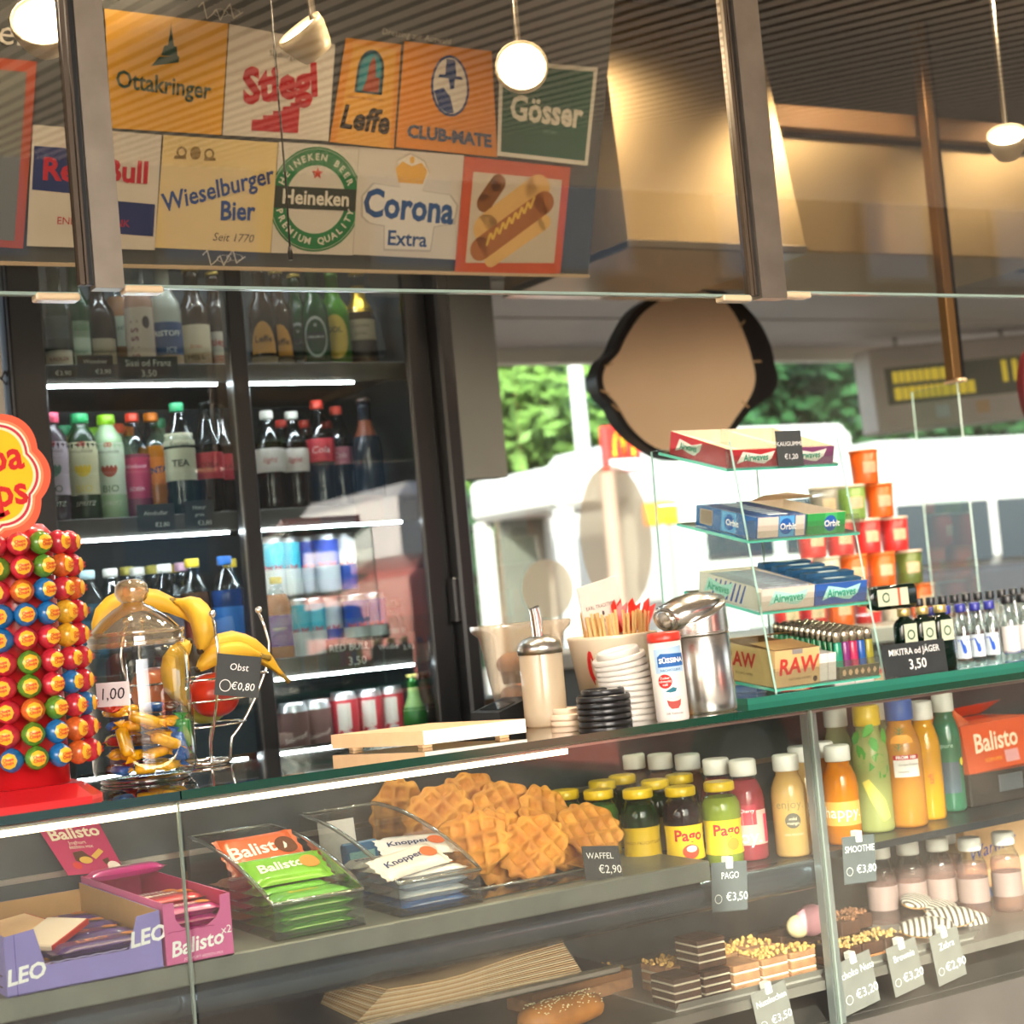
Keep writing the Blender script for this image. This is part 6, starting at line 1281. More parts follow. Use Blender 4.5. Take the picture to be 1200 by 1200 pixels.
# ---- waffles
WM = mat('waffle', 'E09C3C', .65, noise=(26, .3), col2='B8702A', bump=(120, .35))
def waffle_mesh():
    m = M(); nx, ny = 44, 34; W, H, T = .062, .047, .0085
    def pt(i, j, s):
        u = i/nx*2-1; v = j/ny*2-1
        a = math.atan2(v, u); k = max(abs(u), abs(v)); sc = 1+.055*math.cos(11*a)
        # map the square to a scalloped oval
        x, y = (u*math.sqrt(1-v*v/2), v*math.sqrt(1-u*u/2)); x *= W*sc; y *= H*sc
        gx = abs(math.sin((x/W)*PI*2.5)); gy = abs(math.sin((y/H)*PI*2.0+PI/2)); ridge = max(1-gx*1.5, 1-gy*1.5, 0); ridge = min(1, ridge*2.2)
        edge = 1-k**7; z = T*(.10+.90*ridge)*max(.0, edge)**.5 if k < .90 else T*(.95)*max(0, edge)**.5
        return (x, y, s*z)
    for s in (1, -1):
        vs = [pt(i, j, s) for i in range(nx+1) for j in range(ny+1)]; fs = [(i*(ny+1)+j, (i+1)*(ny+1)+j, (i+1)*(ny+1)+j+1, i*(ny+1)+j+1) for i in range(nx) for j in range(ny)]
        m.add(vs, fs if s > 0 else [q[::-1] for q in fs], 0, True)
    return m
wr = thing('waffle_tray', 'clear plastic tray carrying the pile of waffles', 'tray', (P(600, 1030, Y=.17).x, .17, RS))
tb = M(); x0, x1 = P(555, 1040, Y=.05).x-V(wr.location).x, P(688, 1020, Y=.05).x-V(wr.location).x
tb.box(x0, x1, -.125, .16, 0, .002); tb.box(x0, x1, -.127, -.125, 0, .016); tb.box(x1-.002, x1, -.125, .16, .002, .016); tb.box(x0, x0+.002, -.125, .16, .002, .016); tb.obj('tray_shell', CT_P, wr)
M().tube([(x0, -.126, .016), (x1, -.126, .016), (x1, .16, .016), (x0, .16, .016)], .002, 6, closed=True).obj('tray_rim', RIM, wr)
w0 = None
def waffle(px, py, Y, pitch, yaw, roll, label):
    global w0
    c = P(px, py, Y=Y); c.z = max(c.z, RS+.014+math.sin(pitch)*.040); Rm = Matrix.Rotation(yaw, 3, 'Z') @ Matrix.Rotation(pitch, 3, 'X') @ Matrix.Rotation(roll, 3, 'Z')
    if w0 is None: w0 = waffle_mesh().obj('waffle', WM); tag(w0, label, 'waffle', 'heap of waffles'); o = w0
    else: o = dup(w0, None, label)
    o.location = c; o.rotation_euler = Rm.to_euler(); return o
# pitch = lean of the face from lying (0) to upright (pi/2); yaw turns it on the spot
R_ = math.radians
waffle(512, 958, .262, R_(64), R_(-14), R_(35), 'big waffle leaning at the left of the pile, grid slanted')
waffle(468, 958, .37, R_(78), R_(-12), R_(80), 'waffle peeking out at the far left of the pile')
waffle(548, 940, .285, R_(60), R_(-5), R_(20), 'waffle at the back left, upper rim showing')
waffle(592, 948, .25, R_(55), R_(6), R_(10), 'waffle at the back middle of the pile')
waffle(640, 958, .22, R_(52), R_(10), R_(60), 'waffle between the middle and right ones at the back')
waffle(692, 972, .135, R_(52), R_(14), R_(0), 'broad waffle at the right end of the pile')
waffle(625, 993, .10, R_(58), R_(-4), R_(28), 'front waffle in the middle facing the glass')
waffle(583, 992, .135, R_(60), R_(-8), R_(70), 'waffle just behind the front middle one')
waffle(552, 990, .12, R_(78), R_(-55), R_(10), 'waffle standing almost edge on at the front left')
waffle(532, 1003, .19, R_(20), R_(-12), R_(5), 'waffle lying low behind the second clear tray')
waffle(660, 1000, .15, R_(30), R_(10), R_(15), 'waffle lying under the right side of the pile')
waffle(600, 1012, .18, R_(8), R_(0), R_(40), 'bottom waffle lying flat under the pile')
waffle(538, 1000, .26, R_(15), R_(5), R_(-20), 'bottom waffle at the back left of the tray')
waffle(640, 990, .25, R_(25), R_(0), R_(0), 'bottom waffle at the back right of the tray')
price_tag('price_card', 'slate card for waffles leaning at the end of the pile', 707, 1011, .026, 44, 34, [('WAFFEL', .26, -.05, .2, {}), ('€2,90', .34, .18, -.2, {})], lean=.14, tilt=-.3)
# ---- small juices with yellow lids
YL = mat('lid_yellow', 'E2BC20', .35, coat=.2); G = 'small round juice bottles with yellow lids'
PG = {'g': ('4A7A34', 'green'), 'd': ('203A1E', 'dark green'), 'k': ('2A1C22', 'blackcurrant'), 'y': ('8A9A30', 'yellow green')}
for i, (px, Y, k_, lab) in enumerate(((846, .10, 'y', 'yellow green juice bottle with yellow label nearest the red smoothie'), (800, .115, 'k', 'blackcurrant juice bottle with red berry label'), (750, .165, 'd', 'dark green juice bottle with plain yellow label'), (704, .225, 'g', 'green juice bottle beside the waffles'), (664, .285, 'g', 'green juice bottle farthest left behind the waffles'))):
    c = P(px, 960, Y=Y)
    t = bottle('juice_bottle', lab, 'bottle', (c.x, Y, SH), .132, .031, 'pago', tinted('juice_'+k_, PG[k_][0], .88), .82, YL, [(.16, .56, 'E0B81E', 1.5)], [('Pago', .024, .44, .15, 'B02A30', {'bold': .03})] if k_ in 'ky' else [('PAGO FRUCHTSAFT', .007, .38, 0, '8A6A1C')], G, turn=.1)
    if k_ == 'k': f = cyl(.0288, facing((c.x, Y))+.3, .132*.26); q = M(); q.disc(0, 0, .013, .011, f, d=.0012); q.obj('berry_print', ink('D8503A'), t); q = M(); q.disc(.001, .004, .008, .005, f, d=.0016); q.obj('cream_print', ink('F0DCC8'), t)
    if k_ == 'y': f = cyl(.0288, facing((c.x, Y))+.5, .132*.28); q = M(); q.disc(0, 0, .010, .010, f, d=.0012); q.obj('fruit_print', ink('E0882A'), t)
for i, (px, Y) in enumerate(((709, .33), (733, .285), (771, .235), (800, .20))):
    c = P(px, 955, Y=Y); bottle('juice_bottle', 'second row juice bottle with yellow lid, %s from the left' % ORD[i], 'bottle', (c.x, Y, SH), .132, .030, 'pago', tinted('juice_d', '203A1E'), .82, YL, [(.16, .56, 'C8A41E', 1.5)], [], G)
# ---- smoothies with white caps
G = 'smoothie bottles with white caps'; WC = mat('cap_white', 'E2DED6', .4)
for i, (px, Y, col, lab) in enumerate(((876, .085, 'A83C48', 'red smoothie with white cap in front of the row'), (845, .165, '8A3A40', 'red smoothie second from the front of the white capped row'), (812, .22, '7A4A3A', 'smoothie third from the front of the white capped row'), (780, .27, '7A5A44', 'smoothie fourth from the front of the white capped row'), (748, .315, '6A5A48', 'smoothie fifth from the front of the white capped row'), (719, .355, '6A6050', 'smoothie at the far end of the white capped row'))):
    c = P(px, 960, Y=Y)
    t = bottle('smoothie_bottle', lab, 'bottle', (c.x, Y, SH), .158, .0295, 'juice', tinted('smooth_'+col, col, .9), .80, WC, [(.16, .50, 'C89A90' if i == 0 else 'B8A090', 1.3), (.36, .56, 'A83040', .5)] if i < 2 else [(.16, .5, '9A8A78', 1.3)], [('joy.', .030, .24, .0, 'F0E8E0', {}), ('Cherry', .008, .50, 0, 'F0E0E0')] if i < 2 else [], G)
    if i == 0: f = cyl(.0295, facing((c.x, Y))+1.05, .05); q = M(); q.flat([(-.004, -.022), (.004, -.022), (.004, .022), (-.004, .022)], f, d=.0012); q.obj('barcode_strip', ink('C0304A'), t)
for i, (px, py, Y, col, cn, tx) in enumerate(((926, 950, .078, 'D0A868', 'banana yellow smoothie with white cap left of the mullion', 'enjoy.'), (944, 945, .15, 'C09858', 'banana smoothie behind the other, at the mullion', 'enjoy.'), (986, 935, .09, 'D8821E', 'orange smoothie with white cap right of the mullion', 'happy.'), (968, 940, .14, 'D8821E', 'orange smoothie half hidden by the mullion', 'happy.'))):
    c = P(px, py, Y=Y)
    t = bottle('smoothie_bottle', cn, 'bottle', (c.x, Y, SH), .160, .0285, 'juice', tinted('smooth_'+col, col, .92), .92, WC, [(.2, .44, 'E0A050', 1.3)] if i > 1 else [], [(tx, .019 if i < 2 else .026, .52 if i < 2 else .33, 0, '8A7A54' if i < 2 else 'F0E4D8')], G)
    if i < 2: f = cyl(.0285, facing((c.x, Y))+.1, .058); q = M(); q.disc(0, 0, .012, .012, f, d=.0006); q.obj('grey_badge', ink('5A544A'), t); q = M(); q.text('mild', .007, f, 0, .003, d=.0012); q.text('mango', .007, f, 0, -.004, d=.0012); q.text('100% FRUCHT', .005, cyl(.0285, facing((c.x, Y))+.1, .036)); q.obj('lettering', ink('D8CCB0'), t)
# ---- tall lemonade bottles right of the mullion
G = 'tall drinks at the right of the case'
def tall(px, py, Y, h, R, col, capc, lab, dens=.8, labels=(), texts=(), st='juice', fill=.86):
    c = P(px, py, Y=Y); return bottle('lemonade_bottle', lab, 'bottle', (c.x, Y, SH), h, R, st, tinted('tall_'+col, col, dens), fill, capc, labels, texts, G)
t = tall(1022, 910, .14, .212, .031, 'C4C880', YL, 'tall mint lemonade with green leaves and yellow cap', .7)
for i in range(9):
    a_ = facing(t.location)+(-1+.25*i); z = .10+.012*(i*5 % 7); f = cyl(.0305, a_, z); q = M(); q.flat([(-.014, 0), (-.006, .008), (.006, .007), (.015, .001), (.006, -.006), (-.006, -.007)], lambda x, y, d=0, f=f, i=i: f(x*math.cos(i)-y*math.sin(i), x*math.sin(i)+y*math.cos(i), d)); q.obj('mint_leaf', mat('mint', '4A9A34', .5), t)
f = cyl(.031, facing(t.location)+.2, .055); q = M(); q.flat([(-.024, .03), (-.012, .036), (.012, .0), (.02, -.03), (.006, -.036), (-.012, .0)], f); q.obj('lemon_strip', mat('lemon', 'E8D060', .5), t)
t = tall(1060, 905, .105, .215, .032, 'E09A3A', pl('2A5AA8'), 'tall amber lemonade with rosemary and blue cap', .8)
f = cyl(.032, facing(t.location)+.15, .103); q = M(); q.flat([(-.022, -.017), (.022, -.017), (.022, .012), (-.022, .012)], f); q.obj('label', paper('E4DED8'), t); q = M(); q.flat([(-.022, .012), (.022, .012), (.022, .02), (-.022, .02)], f); q.obj('red_strip', ink('C02A30'), t)
q = M(); q.text('FROM 100', .0075, f, 0, .016, bold=.03, d=.001); q.obj('strip_text', CHALK, t); q = M(); q.text('Orangen Rosmarin', .0045, f, .004, .004, d=.001); q.text('Limonade', .0045, f, -.006, -.008, d=.001); q.obj('label_text', ink('5A4A44'), t)
f = cyl(.0305, facing(t.location)-.3, .14); q = M(); q.line([(0, -.02), (.004, .0), (.008, .03)], .0016, f)
for i in range(8): q.line([(.001*i, -.018+.006*i), (.008+.001*i, -.012+.006*i)], .0012, f); q.line([(.001*i, -.018+.006*i), (-.007+.001*i, -.012+.006*i)], .0012, f)
q.obj('rosemary', mat('rosemary', '5A7A3C', .6), t); q = M(); q.flat([(-.02, .028), (.02, .028), (.018, .036), (.01, .042), (-.01, .042), (-.018, .036)], cyl(.0315, facing(t.location), .115)); q.obj('orange_slice', mat('orange_slice', 'F0A030', .5), t)
tall(1087, 905, .150, .205, .0255, 'E8A81C', WC, 'tall mango yellow smoothie with white cap', .95, [], [('saft', .014, .35, .2, 'C8502A', {'rot': 1.57})])
t = tall(1112, 900, .185, .210, .0255, '3F7A5C', WC, 'tall green smoothie with white cap', .95, [(.16, .42, '4A5A66', .8)], [('pure', .012, .56, 0, 'A8D0B8')]); f = cyl(.0255, facing(t.location)+1.0, .088); q = M(); q.disc(0, 0, .004, .007, f, d=.001); q.obj('lemon_print', ink('E0D030'), t)
for i, (px, Y) in enumerate(((985, .24), (1032, .25))):
    c = P(px, 905, Y=Y); bottle('lemonade_bottle', ['clear bottle with white cap behind the mint lemonade', 'clear bottle with white cap behind the amber lemonade'][i], 'bottle', (c.x, Y, SH), .205, .028, 'juice', tinted('pale_lemon', 'C8C8A0', .4), .86, WC, [], [], G)
# ---- orange bar box on a black step
ox = P(1128, 880, Y=.19).x
t = thing('black_step', 'black plastic step under the orange box', 'step', (ox+.12, .25, SH)); M().rbox(-.13, .16, -.08, .12, 0, .058, .003).obj('step', mat('step_black', '2A2624', .25, coat=.3), t); M().rbox(-.06, .0, -.083, -.080, .02, .05, .001).obj('label_slot', DARK, t)
OR = mat('box_orange', 'E0561C', .35, noise=(7, .12), coat=.2)
t = thing('orange_chocolate_box', 'orange muesli bar box with big cream lettering at the right', 'box', (ox+.09, .19, SH+.0585), .12); z1 = .085
q = M(); q.add([(-.09, 0, 0), (.11, 0, 0), (.11, .12, 0), (-.09, .12, 0), (-.088, .012, z1), (.112, .012, z1), (.112, .12, z1), (-.088, .12, z1)], [(3, 2, 1, 0), (4, 5, 6, 7), (0, 1, 5, 4), (1, 2, 6, 5), (2, 3, 7, 6), (3, 0, 4, 7)]); q.obj('carton', OR, t)
f = frame((0, .0005, .0), (1, 0, 0), (0, .0119, .085)); q = M(); q.text('Balisto', .048, f, .0, .050, bold=.02, shear=.12, rot=.02, d=.002); q.obj('lettering', ink('F0DCC0'), t); q = M(); q.text('KORN-MIX', .010, f, -.015, .018, d=.002); q.obj('small_print', ink('F0B040'), t)
q = M(); q.flat([(.02, .008), (.06, .008), (.06, .03), (.02, .03)], f, d=.0012); q.obj('pink_patch', ink('D89A9A'), t)
q = M(); q.add([(-.088, .012, z1), (-.06, .012, z1+.004), (-.045, .06, z1+.028), (.10, .06, z1+.03), (.112, .12, z1+.002), (-.088, .12, z1+.002)], [(0, 1, 2, 5), (2, 3, 4, 5)]); q.obj('open_flap', OR, t)
# ---- peach box with blue handwriting on the lower shelf
a = P(1142, 1010, Y=.27)
t = thing('peach_box', 'peach coloured card box with blue handwriting', 'box', (a.x+.07, .30, LS), -.05); q = M(); q.rbox(-.075, .11, -.02, .06, 0, .148, .002); q.obj('carton', paper('EDBE8C'), t); M().rbox(-.078, .113, -.022, .062, .1482, .154, .001).obj('lid_edge', mat('lid_brown', '5A3028', .5), t)
q = M(); f = frame((.0, -.0205, .090), (1, 0, 0), (0, 0, 1)); q.text('Warmer', .034, f, -.012, .0, shear=.3, rot=.16); q.obj('handwriting', ink('2A4AB8'), t)
t = thing('blue_cap_tube', 'bright blue rounded cap lying before the peach box', 'cap', (a.x+.01, .262, LS+.105)); M().tube([(-.02, 0, .0), (.02, 0, .004)], .009, 12).obj('cap', pl('1E78D0', .3), t)
t.location.z = LS+.0095
# ---- small clear bottles on the lower shelf
G = 'small clear bottles on the lower shelf'
for i, (px, Y) in enumerate(((1032, .26), (1066, .23), (1101, .20), (1111, .27), (1139, .175), (1179, .165))):
    c = P(px, 1020, Y=Y); bottle('water_bottle', 'small clear bottle with white cap, %s from the left behind the pastries' % ORD[i], 'bottle', (c.x, Y, LS), .140, .027, 'juice', tinted('rose_water', 'C8A8A0', .25), .7, WC, [(.2, .5, '9A827C', None)], [], G)
# ---- pastries
CH = mat('chocolate', '4A2E20', .45, noise=(30, .3), bump=(60, .4)); CRB = mat('crumble', 'D8A85C', .8, noise=(90, .5), bump=(150, 1)); SP = mat('sponge', 'A87650', .8, noise=(60, .3)); CRM = mat('cream_layer', 'E4D4BC', .5)
SIL = mat('silver_card', 'C9C4BA', .35, .6)
def board(label, p0, p1, Y1, z=LS):
    """silver cake card with folded front rim between two front pixels at Y=.05"""
    a, b = P(*p0, Y=.05), P(*p1, Y=.05); t = thing('cake_card', label, 'cake tray', ((a.x+b.x)/2, .05, z), group='silver cake cards'); w_ = (b.x-a.x)/2
    M().box(-w_, w_, 0, Y1-.05, 0, .003).obj('card', SIL, t); q = M(); q.add([(-w_, 0, .003), (w_, 0, .003), (w_+.004, -.014, .016), (-w_-.004, -.014, .016)], [(0, 1, 2, 3)]); q.obj('front_rim', SIL, t); return (a.x, b.x, z+.0035)
x0, x1, zc = board('silver cake card under the layered slices', (790, 1160), (962, 1140), .36)
def cake(label, x, y, z, w_, d, layers, top=None, rz=0):
    t = thing('cake_slice', label, 'cake', (x, y, z), rz, group='cake slices in the case'); h = 0
    for th, mt in layers: M().rbox(-w_/2, w_/2, -d/2, d/2, h+.0002, h+th, .0015).obj('layer', mt, t); h += th
    if top:
        random.seed(int(x*1000)); q = M()
        for _ in range(46): q.sph((random.uniform(-w_/2, w_/2), random.uniform(-d/2, d/2), h+random.uniform(0, .004)), random.uniform(.002, .0045), 6, rings=4)
        c = q.obj('topping', top, t); c['kind'] = 'stuff'
    return t
LAY = [(.009, CH), (.003, CRM), (.009, CH), (.003, CRM), (.009, CH), (.003, CRM), (.008, CH)]
LB = [(.012, SP), (.004, CRM), (.012, SP), (.004, CRM), (.010, SP)]
n_ = 5; step = (x1-x0)/n_
for i in range(n_): cake('%s slice at the front of the first cake card, %s from the left' % (['brown layered', 'brown layered', 'pink layered', 'crumb topped', 'crumb topped'][i], ORD[i]), x0+step*(i+.5), .085, zc, step*.9, .062, LAY if i < 2 else LB, CRB if i > 2 else None)
for i in range(n_-1): cake('crumb topped slice in the second row of the first card, %s from the left' % ORD[i], x0+step*(i+1.2), .165, zc, step*.9, .07, LB, CRB)
cake('striped chocolate cream slice stacked on top of the others', x0+step*1.6, .10, zc+.0445, step*.95, .06, LAY)
cake('long crumble strudel behind the paper bags', x0-.06, .25, LS+.0005, .20, .07, [(.02, SP), (.012, mat('fruit_layer', '8A5A34', .6))], CRB, .1)
for i in range(3):
    x = P(905+28*i, 1068, Y=.27).x; t = thing('snail_pastry', 'rolled snail pastry at the back, %s from the left' % ORD[i], 'pastry', (x, .275, zc), rot=(.0, 0, .3*i)); pts = [(.006*a_*math.cos(a_*1.0)*.55, .006*a_*math.sin(a_)*.55, .012) for a_ in [k*.35 for k in range(4, 32)]]
    M().tube(pts, .0068, 8).obj('spiral', mat('pastry_gold', 'B87A44', .6, noise=(40, .3)), t); M().lathe([(.032, 0), (.034, .006), (.0001, .007)], 20).obj('underside', SP, t)
x0, x1, zc = board('silver cake card under the brownies', (985, 1130), (1062, 1112), .33)
for i in range(3):
    for j in range(3): cake('nut topped brownie, %s row, %s from the left' % (ORD[j], ORD[i]), x0+(x1-x0)*(i+.5)/3, .080+.075*j, zc, (x1-x0)/3*.9, .064, [(.012, mat('caramel', 'B87848', .6, noise=(20, .3))), (.020, CH)], mat('nut_bits', 'C8A060', .7, noise=(60, .5)) if j == 0 else None)
for i in range(2): cake('chocolate cube with nuts stacked on the brownies, %s' % ['left', 'right'][i], x0+(x1-x0)*(.45+.32*i), .115+.02*i, zc+.0385, (x1-x0)/3*.85, .05, [(.024, CH)], mat('nut_bits2', '8A5A3A', .7, noise=(60, .5)))
t = thing('marshmallow_egg', 'pink and cream sugar egg on top of the brownies', 'sweet', (x0+(x1-x0)*.22, .17, zc+.0325), .4); M().sph((.004, -.012, .026), .026, 18, sc=(1.35, .95, 1)).obj('pink_half', mat('sugar_pink', 'F0A8B4', .6), t); M().sph((-.020, .0, .020), .0200, 18, sc=(1.1, .95, .95)).obj('cream_half', mat('sugar_cream', 'E8CF9C', .6), t)
x0, x1, zc = board('silver cake card under the striped pastries', (1066, 1112), (1140, 1088), .33)
STR = mat('zebra_icing', 'E2D8C8', .35, wave=(30, 2.5, '3A2418', 'X')); STR.node_tree.nodes['Wave Texture'].inputs['Detail'].default_value = 0
for i, (px, py, Y, rz_, pt) in enumerate(((1085, 1082, .075, -.7, .45), (1112, 1070, .10, -.5, .5), (1100, 1060, .19, .35, .35), (1072, 1052, .21, .5, .3), (1128, 1075, .15, -.4, .6))):
    c = P(px, py, Y=Y); t = thing('striped_pastry', ['striped oval pastry leaning in front, pale base showing', 'striped oval pastry beside the front one', 'striped oval pastry at the back right', 'striped oval pastry at the back left', 'striped oval pastry at the right end'][i], 'pastry', (c.x, Y, c.z-.012), rot=(pt, 0, rz_), group='zebra iced pastries')
    M().sph((0, 0, .005), .045, 24, sc=(1, .55, .17)).obj('base', mat('pastry_pale', 'C8935A', .6, noise=(30, .2)), t); M().sph((0, 0, .008), .0455, 24, sc=(1, .56, .20)).obj('icing', STR, t)
# ---- paper bags and clip strips
random.seed(21); a, b = P(405, 1150, Y=.08), P(662, 1130, Y=.08); PBG = [paper('C9A67C'), paper('D6BC9A'), paper('B8926A')]
zq = .8585
for i in range(16):
    t = thing('paper_bag', 'flat brown paper bag, %s from the bottom of the fanned pile' % ORD[i] if i < 15 else 'crumpled top bag of the fanned paper pile', 'paper bag', ((a.x+b.x)/2, .10, zq), rot=(0, 0, -.05+.012*i), group='fanned pile of paper bags'); w_ = (b.x-a.x)/2*(1-.008*i)
    n_ = 10; m = M(); vs = []; 
    for s in (0, .0016):
        for k in range(n_+1):
            u = -1+2*k/n_; zz = s+i*.0005*u*u+i*.0004*max(0, math.sin(u*2.2+.6))
            vs += [(u*w_, -.065, zz), (u*w_, .075, zz)]
    W = 2*(n_+1)
    fs = [(2*k, 2*k+1, 2*k+3, 2*k+2) for k in range(n_)]+[(W+2*k, W+2*k+2, W+2*k+3, W+2*k+1) for k in range(n_)]+[(2*k, 2*k+2, W+2*k+2, W+2*k) for k in range(n_)]+[(2*k+1, W+2*k+1, W+2*k+3, 2*k+3) for k in range(n_)]+[(0, W, W+1, 1), (2*n_, 2*n_+1, W+2*n_+1, W+2*n_)]
    m.add(vs, fs); m.obj('bag', PBG[i % 3], t)
    q = M(); q.quad((w_*.72, -.066, .0035+.006*(i/15)), (w_*1.0, -.066, .0035+.009*(i/15)), (w_*1.0, .06, .0035+.009*(i/15)), (w_*.72, .06, .0035+.006*(i/15))) if i == 15 else None
    if i == 15: q.obj('white_print', paper('DED6CA'), t)
    zq += .0021
for i, px in enumerate((604, 646)):
    c = P(px, 1118, Y=.03); t = thing('clear_clip_strip', ['bent clear plastic strip standing on the paper bags', 'second bent plastic strip right of the first'][i], 'plastic strip', (c.x, .055, zq+.004)); q = M(); pts = [(-.016+.0032*k, .0, .034*math.cos(k/10*1.3)**.7) for k in range(11)]
    q.v = [(x, y, z) for x, _, z in pts for y in (-.006, .006)]; q.f = [(2*k, 2*k+1, 2*k+3, 2*k+2) for k in range(10)]; q.m = [0]*10; q.s = [True]*10; q.obj('strip', RIM, t)
# ---- sesame roll at the bottom
c = P(660, 1196, Y=.10); t = thing('sesame_roll', 'long golden roll with sesame at the bottom edge', 'bread', (c.x, .10, LS+.0005), .1); M().tube([(-.075, 0, .022), (-.065, 0, .024), (-.03, 0, .026), (.03, 0, .026), (.06, 0, .024), (.072, 0, .021)], [.008, .020, .025, .025, .019, .007], 16, sc=(.9, 1.2)).obj('crust', mat('crust', 'C07A34', .55, noise=(20, .35), bump=(60, .4)), t)
random.seed(8); q = M()
for _ in range(160):
    u, an = random.uniform(-.06, .058), random.uniform(-1.2, 1.2); q.sph((u, .0295*math.sin(an)*.98, .026+.0226*math.cos(an)), .0014, 5, rings=3, sc=(1.4, .9, .7))
q.obj('sesame', mat('sesame', 'EAD3A0', .6), t)['kind'] = 'stuff'
# ---- price cards on the case edges
G = 'slate price cards in the display case'
TG = mat('tag_grey', '565E60', .55, noise=(30, .12)); TG2 = mat('tag_light', '7C7A74', .55, noise=(30, .12))
def hang(label, px, py, Y, w_, h_, name_, price, lean, m_, clip=True):
    t = price_tag('price_card', label, px, py, Y, w_, h_, [(name_, .20, .02, .22, {'sx': .85}), (price, .24, .20, -.22, {})], lean=lean, group=G, mat_=m_)
    s = (P(px+.5, py, Y=Y)-P(px-.5, py, Y=Y)).x; f = frame((0, -.0004, h_*s/2), (1, 0, 0), (0, 0, 1)); q = M(); q.ring(-.33*w_*s, -.24*h_*s, .09*w_*s, .1*w_*s, f, n=20, d=.0004); q.obj('round_mark', CHALK, t)
    if clip: q = M(); z = h_*s; q.rbox(-.006, .006, -.003, .012, z-.010, z+.008, .001); q.obj('clip', mat('clip_white', 'DAD4CA', .4), t)
    return t
hang('slate card below the small yellow lid juices', 853, 1039, .016, 42, 46, 'PAGO', '€3,50', .09, TG)
hang('slate card for smoothies right of the mullion', 1006, 1007, .016, 38, 42, 'SMOOTHIE', '€3,80', .06, TG)
hang('grey card below the crumb topped slices, left of the mullion', 909, 1182, .018, 42, 44, 'Nusskuchen', '€3,50', -.16, TG2)
hang('grey card below the brownies', 1009, 1150, .018, 42, 48, 'Schoko Nuss', '€3,20', -.16, TG2)
hang('grey card between brownies and striped pastries', 1064, 1132, .018, 36, 44, 'Brownie', '€3,20', -.14, TG2)
hang('grey card below the striped pastries', 1114, 1119, .018, 34, 44, 'Zebra', '€2,90', -.14, TG2)
# ================================================================ the street behind and before the kiosk
LEAF = [mat('leaf_a', '3E6E2C', .6, noise=(.9, .5), trans=0), mat('leaf_b', '27532C', .6, noise=(.9, .5)), mat('leaf_c', '648A40', .6, noise=(.9, .5))]
BARK = mat('bark', '6A5A48', .8, noise=(6, .3))
def tree(x, y, h, R, lab, li, seed, n=2600):
    random.seed(seed); t = thing('street_tree', lab, 'tree', (x, y, 0), group='street trees round the kiosk'); m = M()
    m.tube([(0, 0, 0), (.05, 0, h*.35), (0, .05, h*.75)], [.20, .16, .08], 8); m.obj('trunk', BARK, t)
    cl = [(random.gauss(0, R*.42), random.gauss(0, R*.42), h*.72+random.gauss(0, R*.36), random.uniform(.35, .6)*R) for _ in range(15)]; m = M()
    for i in range(n):
        cx, cy, cz, r = cl[i % len(cl)]; d = V((random.gauss(0, 1), random.gauss(0, 1), random.gauss(0, 1))).normalized()*r*random.uniform(.6, 1); c = V((cx, cy, cz))+d
        u = V((random.gauss(0, 1), random.gauss(0, 1), random.gauss(0, 1))).normalized(); w_ = u.orthogonal().normalized(); s = random.uniform(.10, .2)
        m.add([c-u*s, c+w_*s*.55, c+u*s, c-w_*s*.55], [(0, 1, 2, 3)])
    m.obj('foliage', LEAF[li], t); return t
def X_(px, Y): return P(px, 600, Y=Y).x
for i, (px, Y, h, R, li, lab) in enumerate(((590, 14, 5.0, 1.5, 2, 'light green tree at the left edge of the rear window'), (640, 21, 6.8, 1.8, 0, 'green tree behind the lamp post'), (722, 15, 5.4, 1.6, 1, 'dark green tree behind the red street sign'), (880, 20, 6.6, 2.0, 1, 'dark tree right of the head shaped sign'), (955, 16, 5.6, 1.7, 1, 'dark green tree left of the departure board'), (1040, 21, 7.0, 2.0, 0, 'tree below the departure board'), (1130, 16, 5.6, 1.7, 1, 'tree below the right half of the departure board'), (1200, 22, 7.2, 2.1, 0, 'tree at the right end of the rear window'), (780, 23, 7.6, 2.2, 2, 'pale tree hidden behind the head shaped sign'))):
    tree(X_(px, Y), Y, h, R, lab, li, 40+i)
t = thing('hedge', 'long dark green hedge closing off the street behind the trees', 'hedge', (24, 30, 0)); m = M(); random.seed(77)
m.box(-19, 24, -.6, .6, 0, 4.6); 
for _ in range(9000):
    c = V((random.uniform(-19, 24), -.7+random.uniform(-.35, .2), random.uniform(.2, 5.2))); u = V((random.gauss(0, 1), random.gauss(0, 1), random.gauss(0, 1))).normalized(); w_ = u.orthogonal().normalized(); z = random.uniform(.15, .3)
    m.add([c-u*z, c+w_*z*.55, c+u*z, c-w_*z*.55], [(0, 1, 2, 3)])
m.obj('foliage', LEAF[1], t)
# far house
def house(name, lab, x0, x1, y, depth, h, col, nx, nz, face=-1, fcol='D8D4CC'):
    t = thing(name, lab, 'building', ((x0+x1)/2, y, 0)); w_ = (x1-x0)/2
    M().box(-w_, w_, 0, depth, 0, h).obj('facade', mat('facade_'+col, col, .8, noise=(.6, .1)), t); yy = -.02 if face < 0 else depth+.02
    for i in range(nx):
        for j in range(nz):
            cx = -w_+2*w_*(i+.5)/nx; cz = 1.2+(h-1.6)*(j+.5)/nz; q = M().box(cx-.65, cx+.65, yy-.04, yy+.04, cz-.95, cz+.95).obj('window_frame', mat('frame_'+fcol, fcol, .5), t)
            M().box(cx-.55, cx+.55, yy-.05, yy+.05, cz-.85, cz+.85).obj('pane', mat('far_pane', '4A5A66', .1), q)
    M().box(-w_-.2, w_+.2, -.3, depth+.3, h, h+.4).obj('cornice', mat('cornice', 'B8AE9C', .7), t)
house('town_house', 'pale stone house far behind the trees', 8, 52, 42, 8, 13, '544E44', 12, 3)
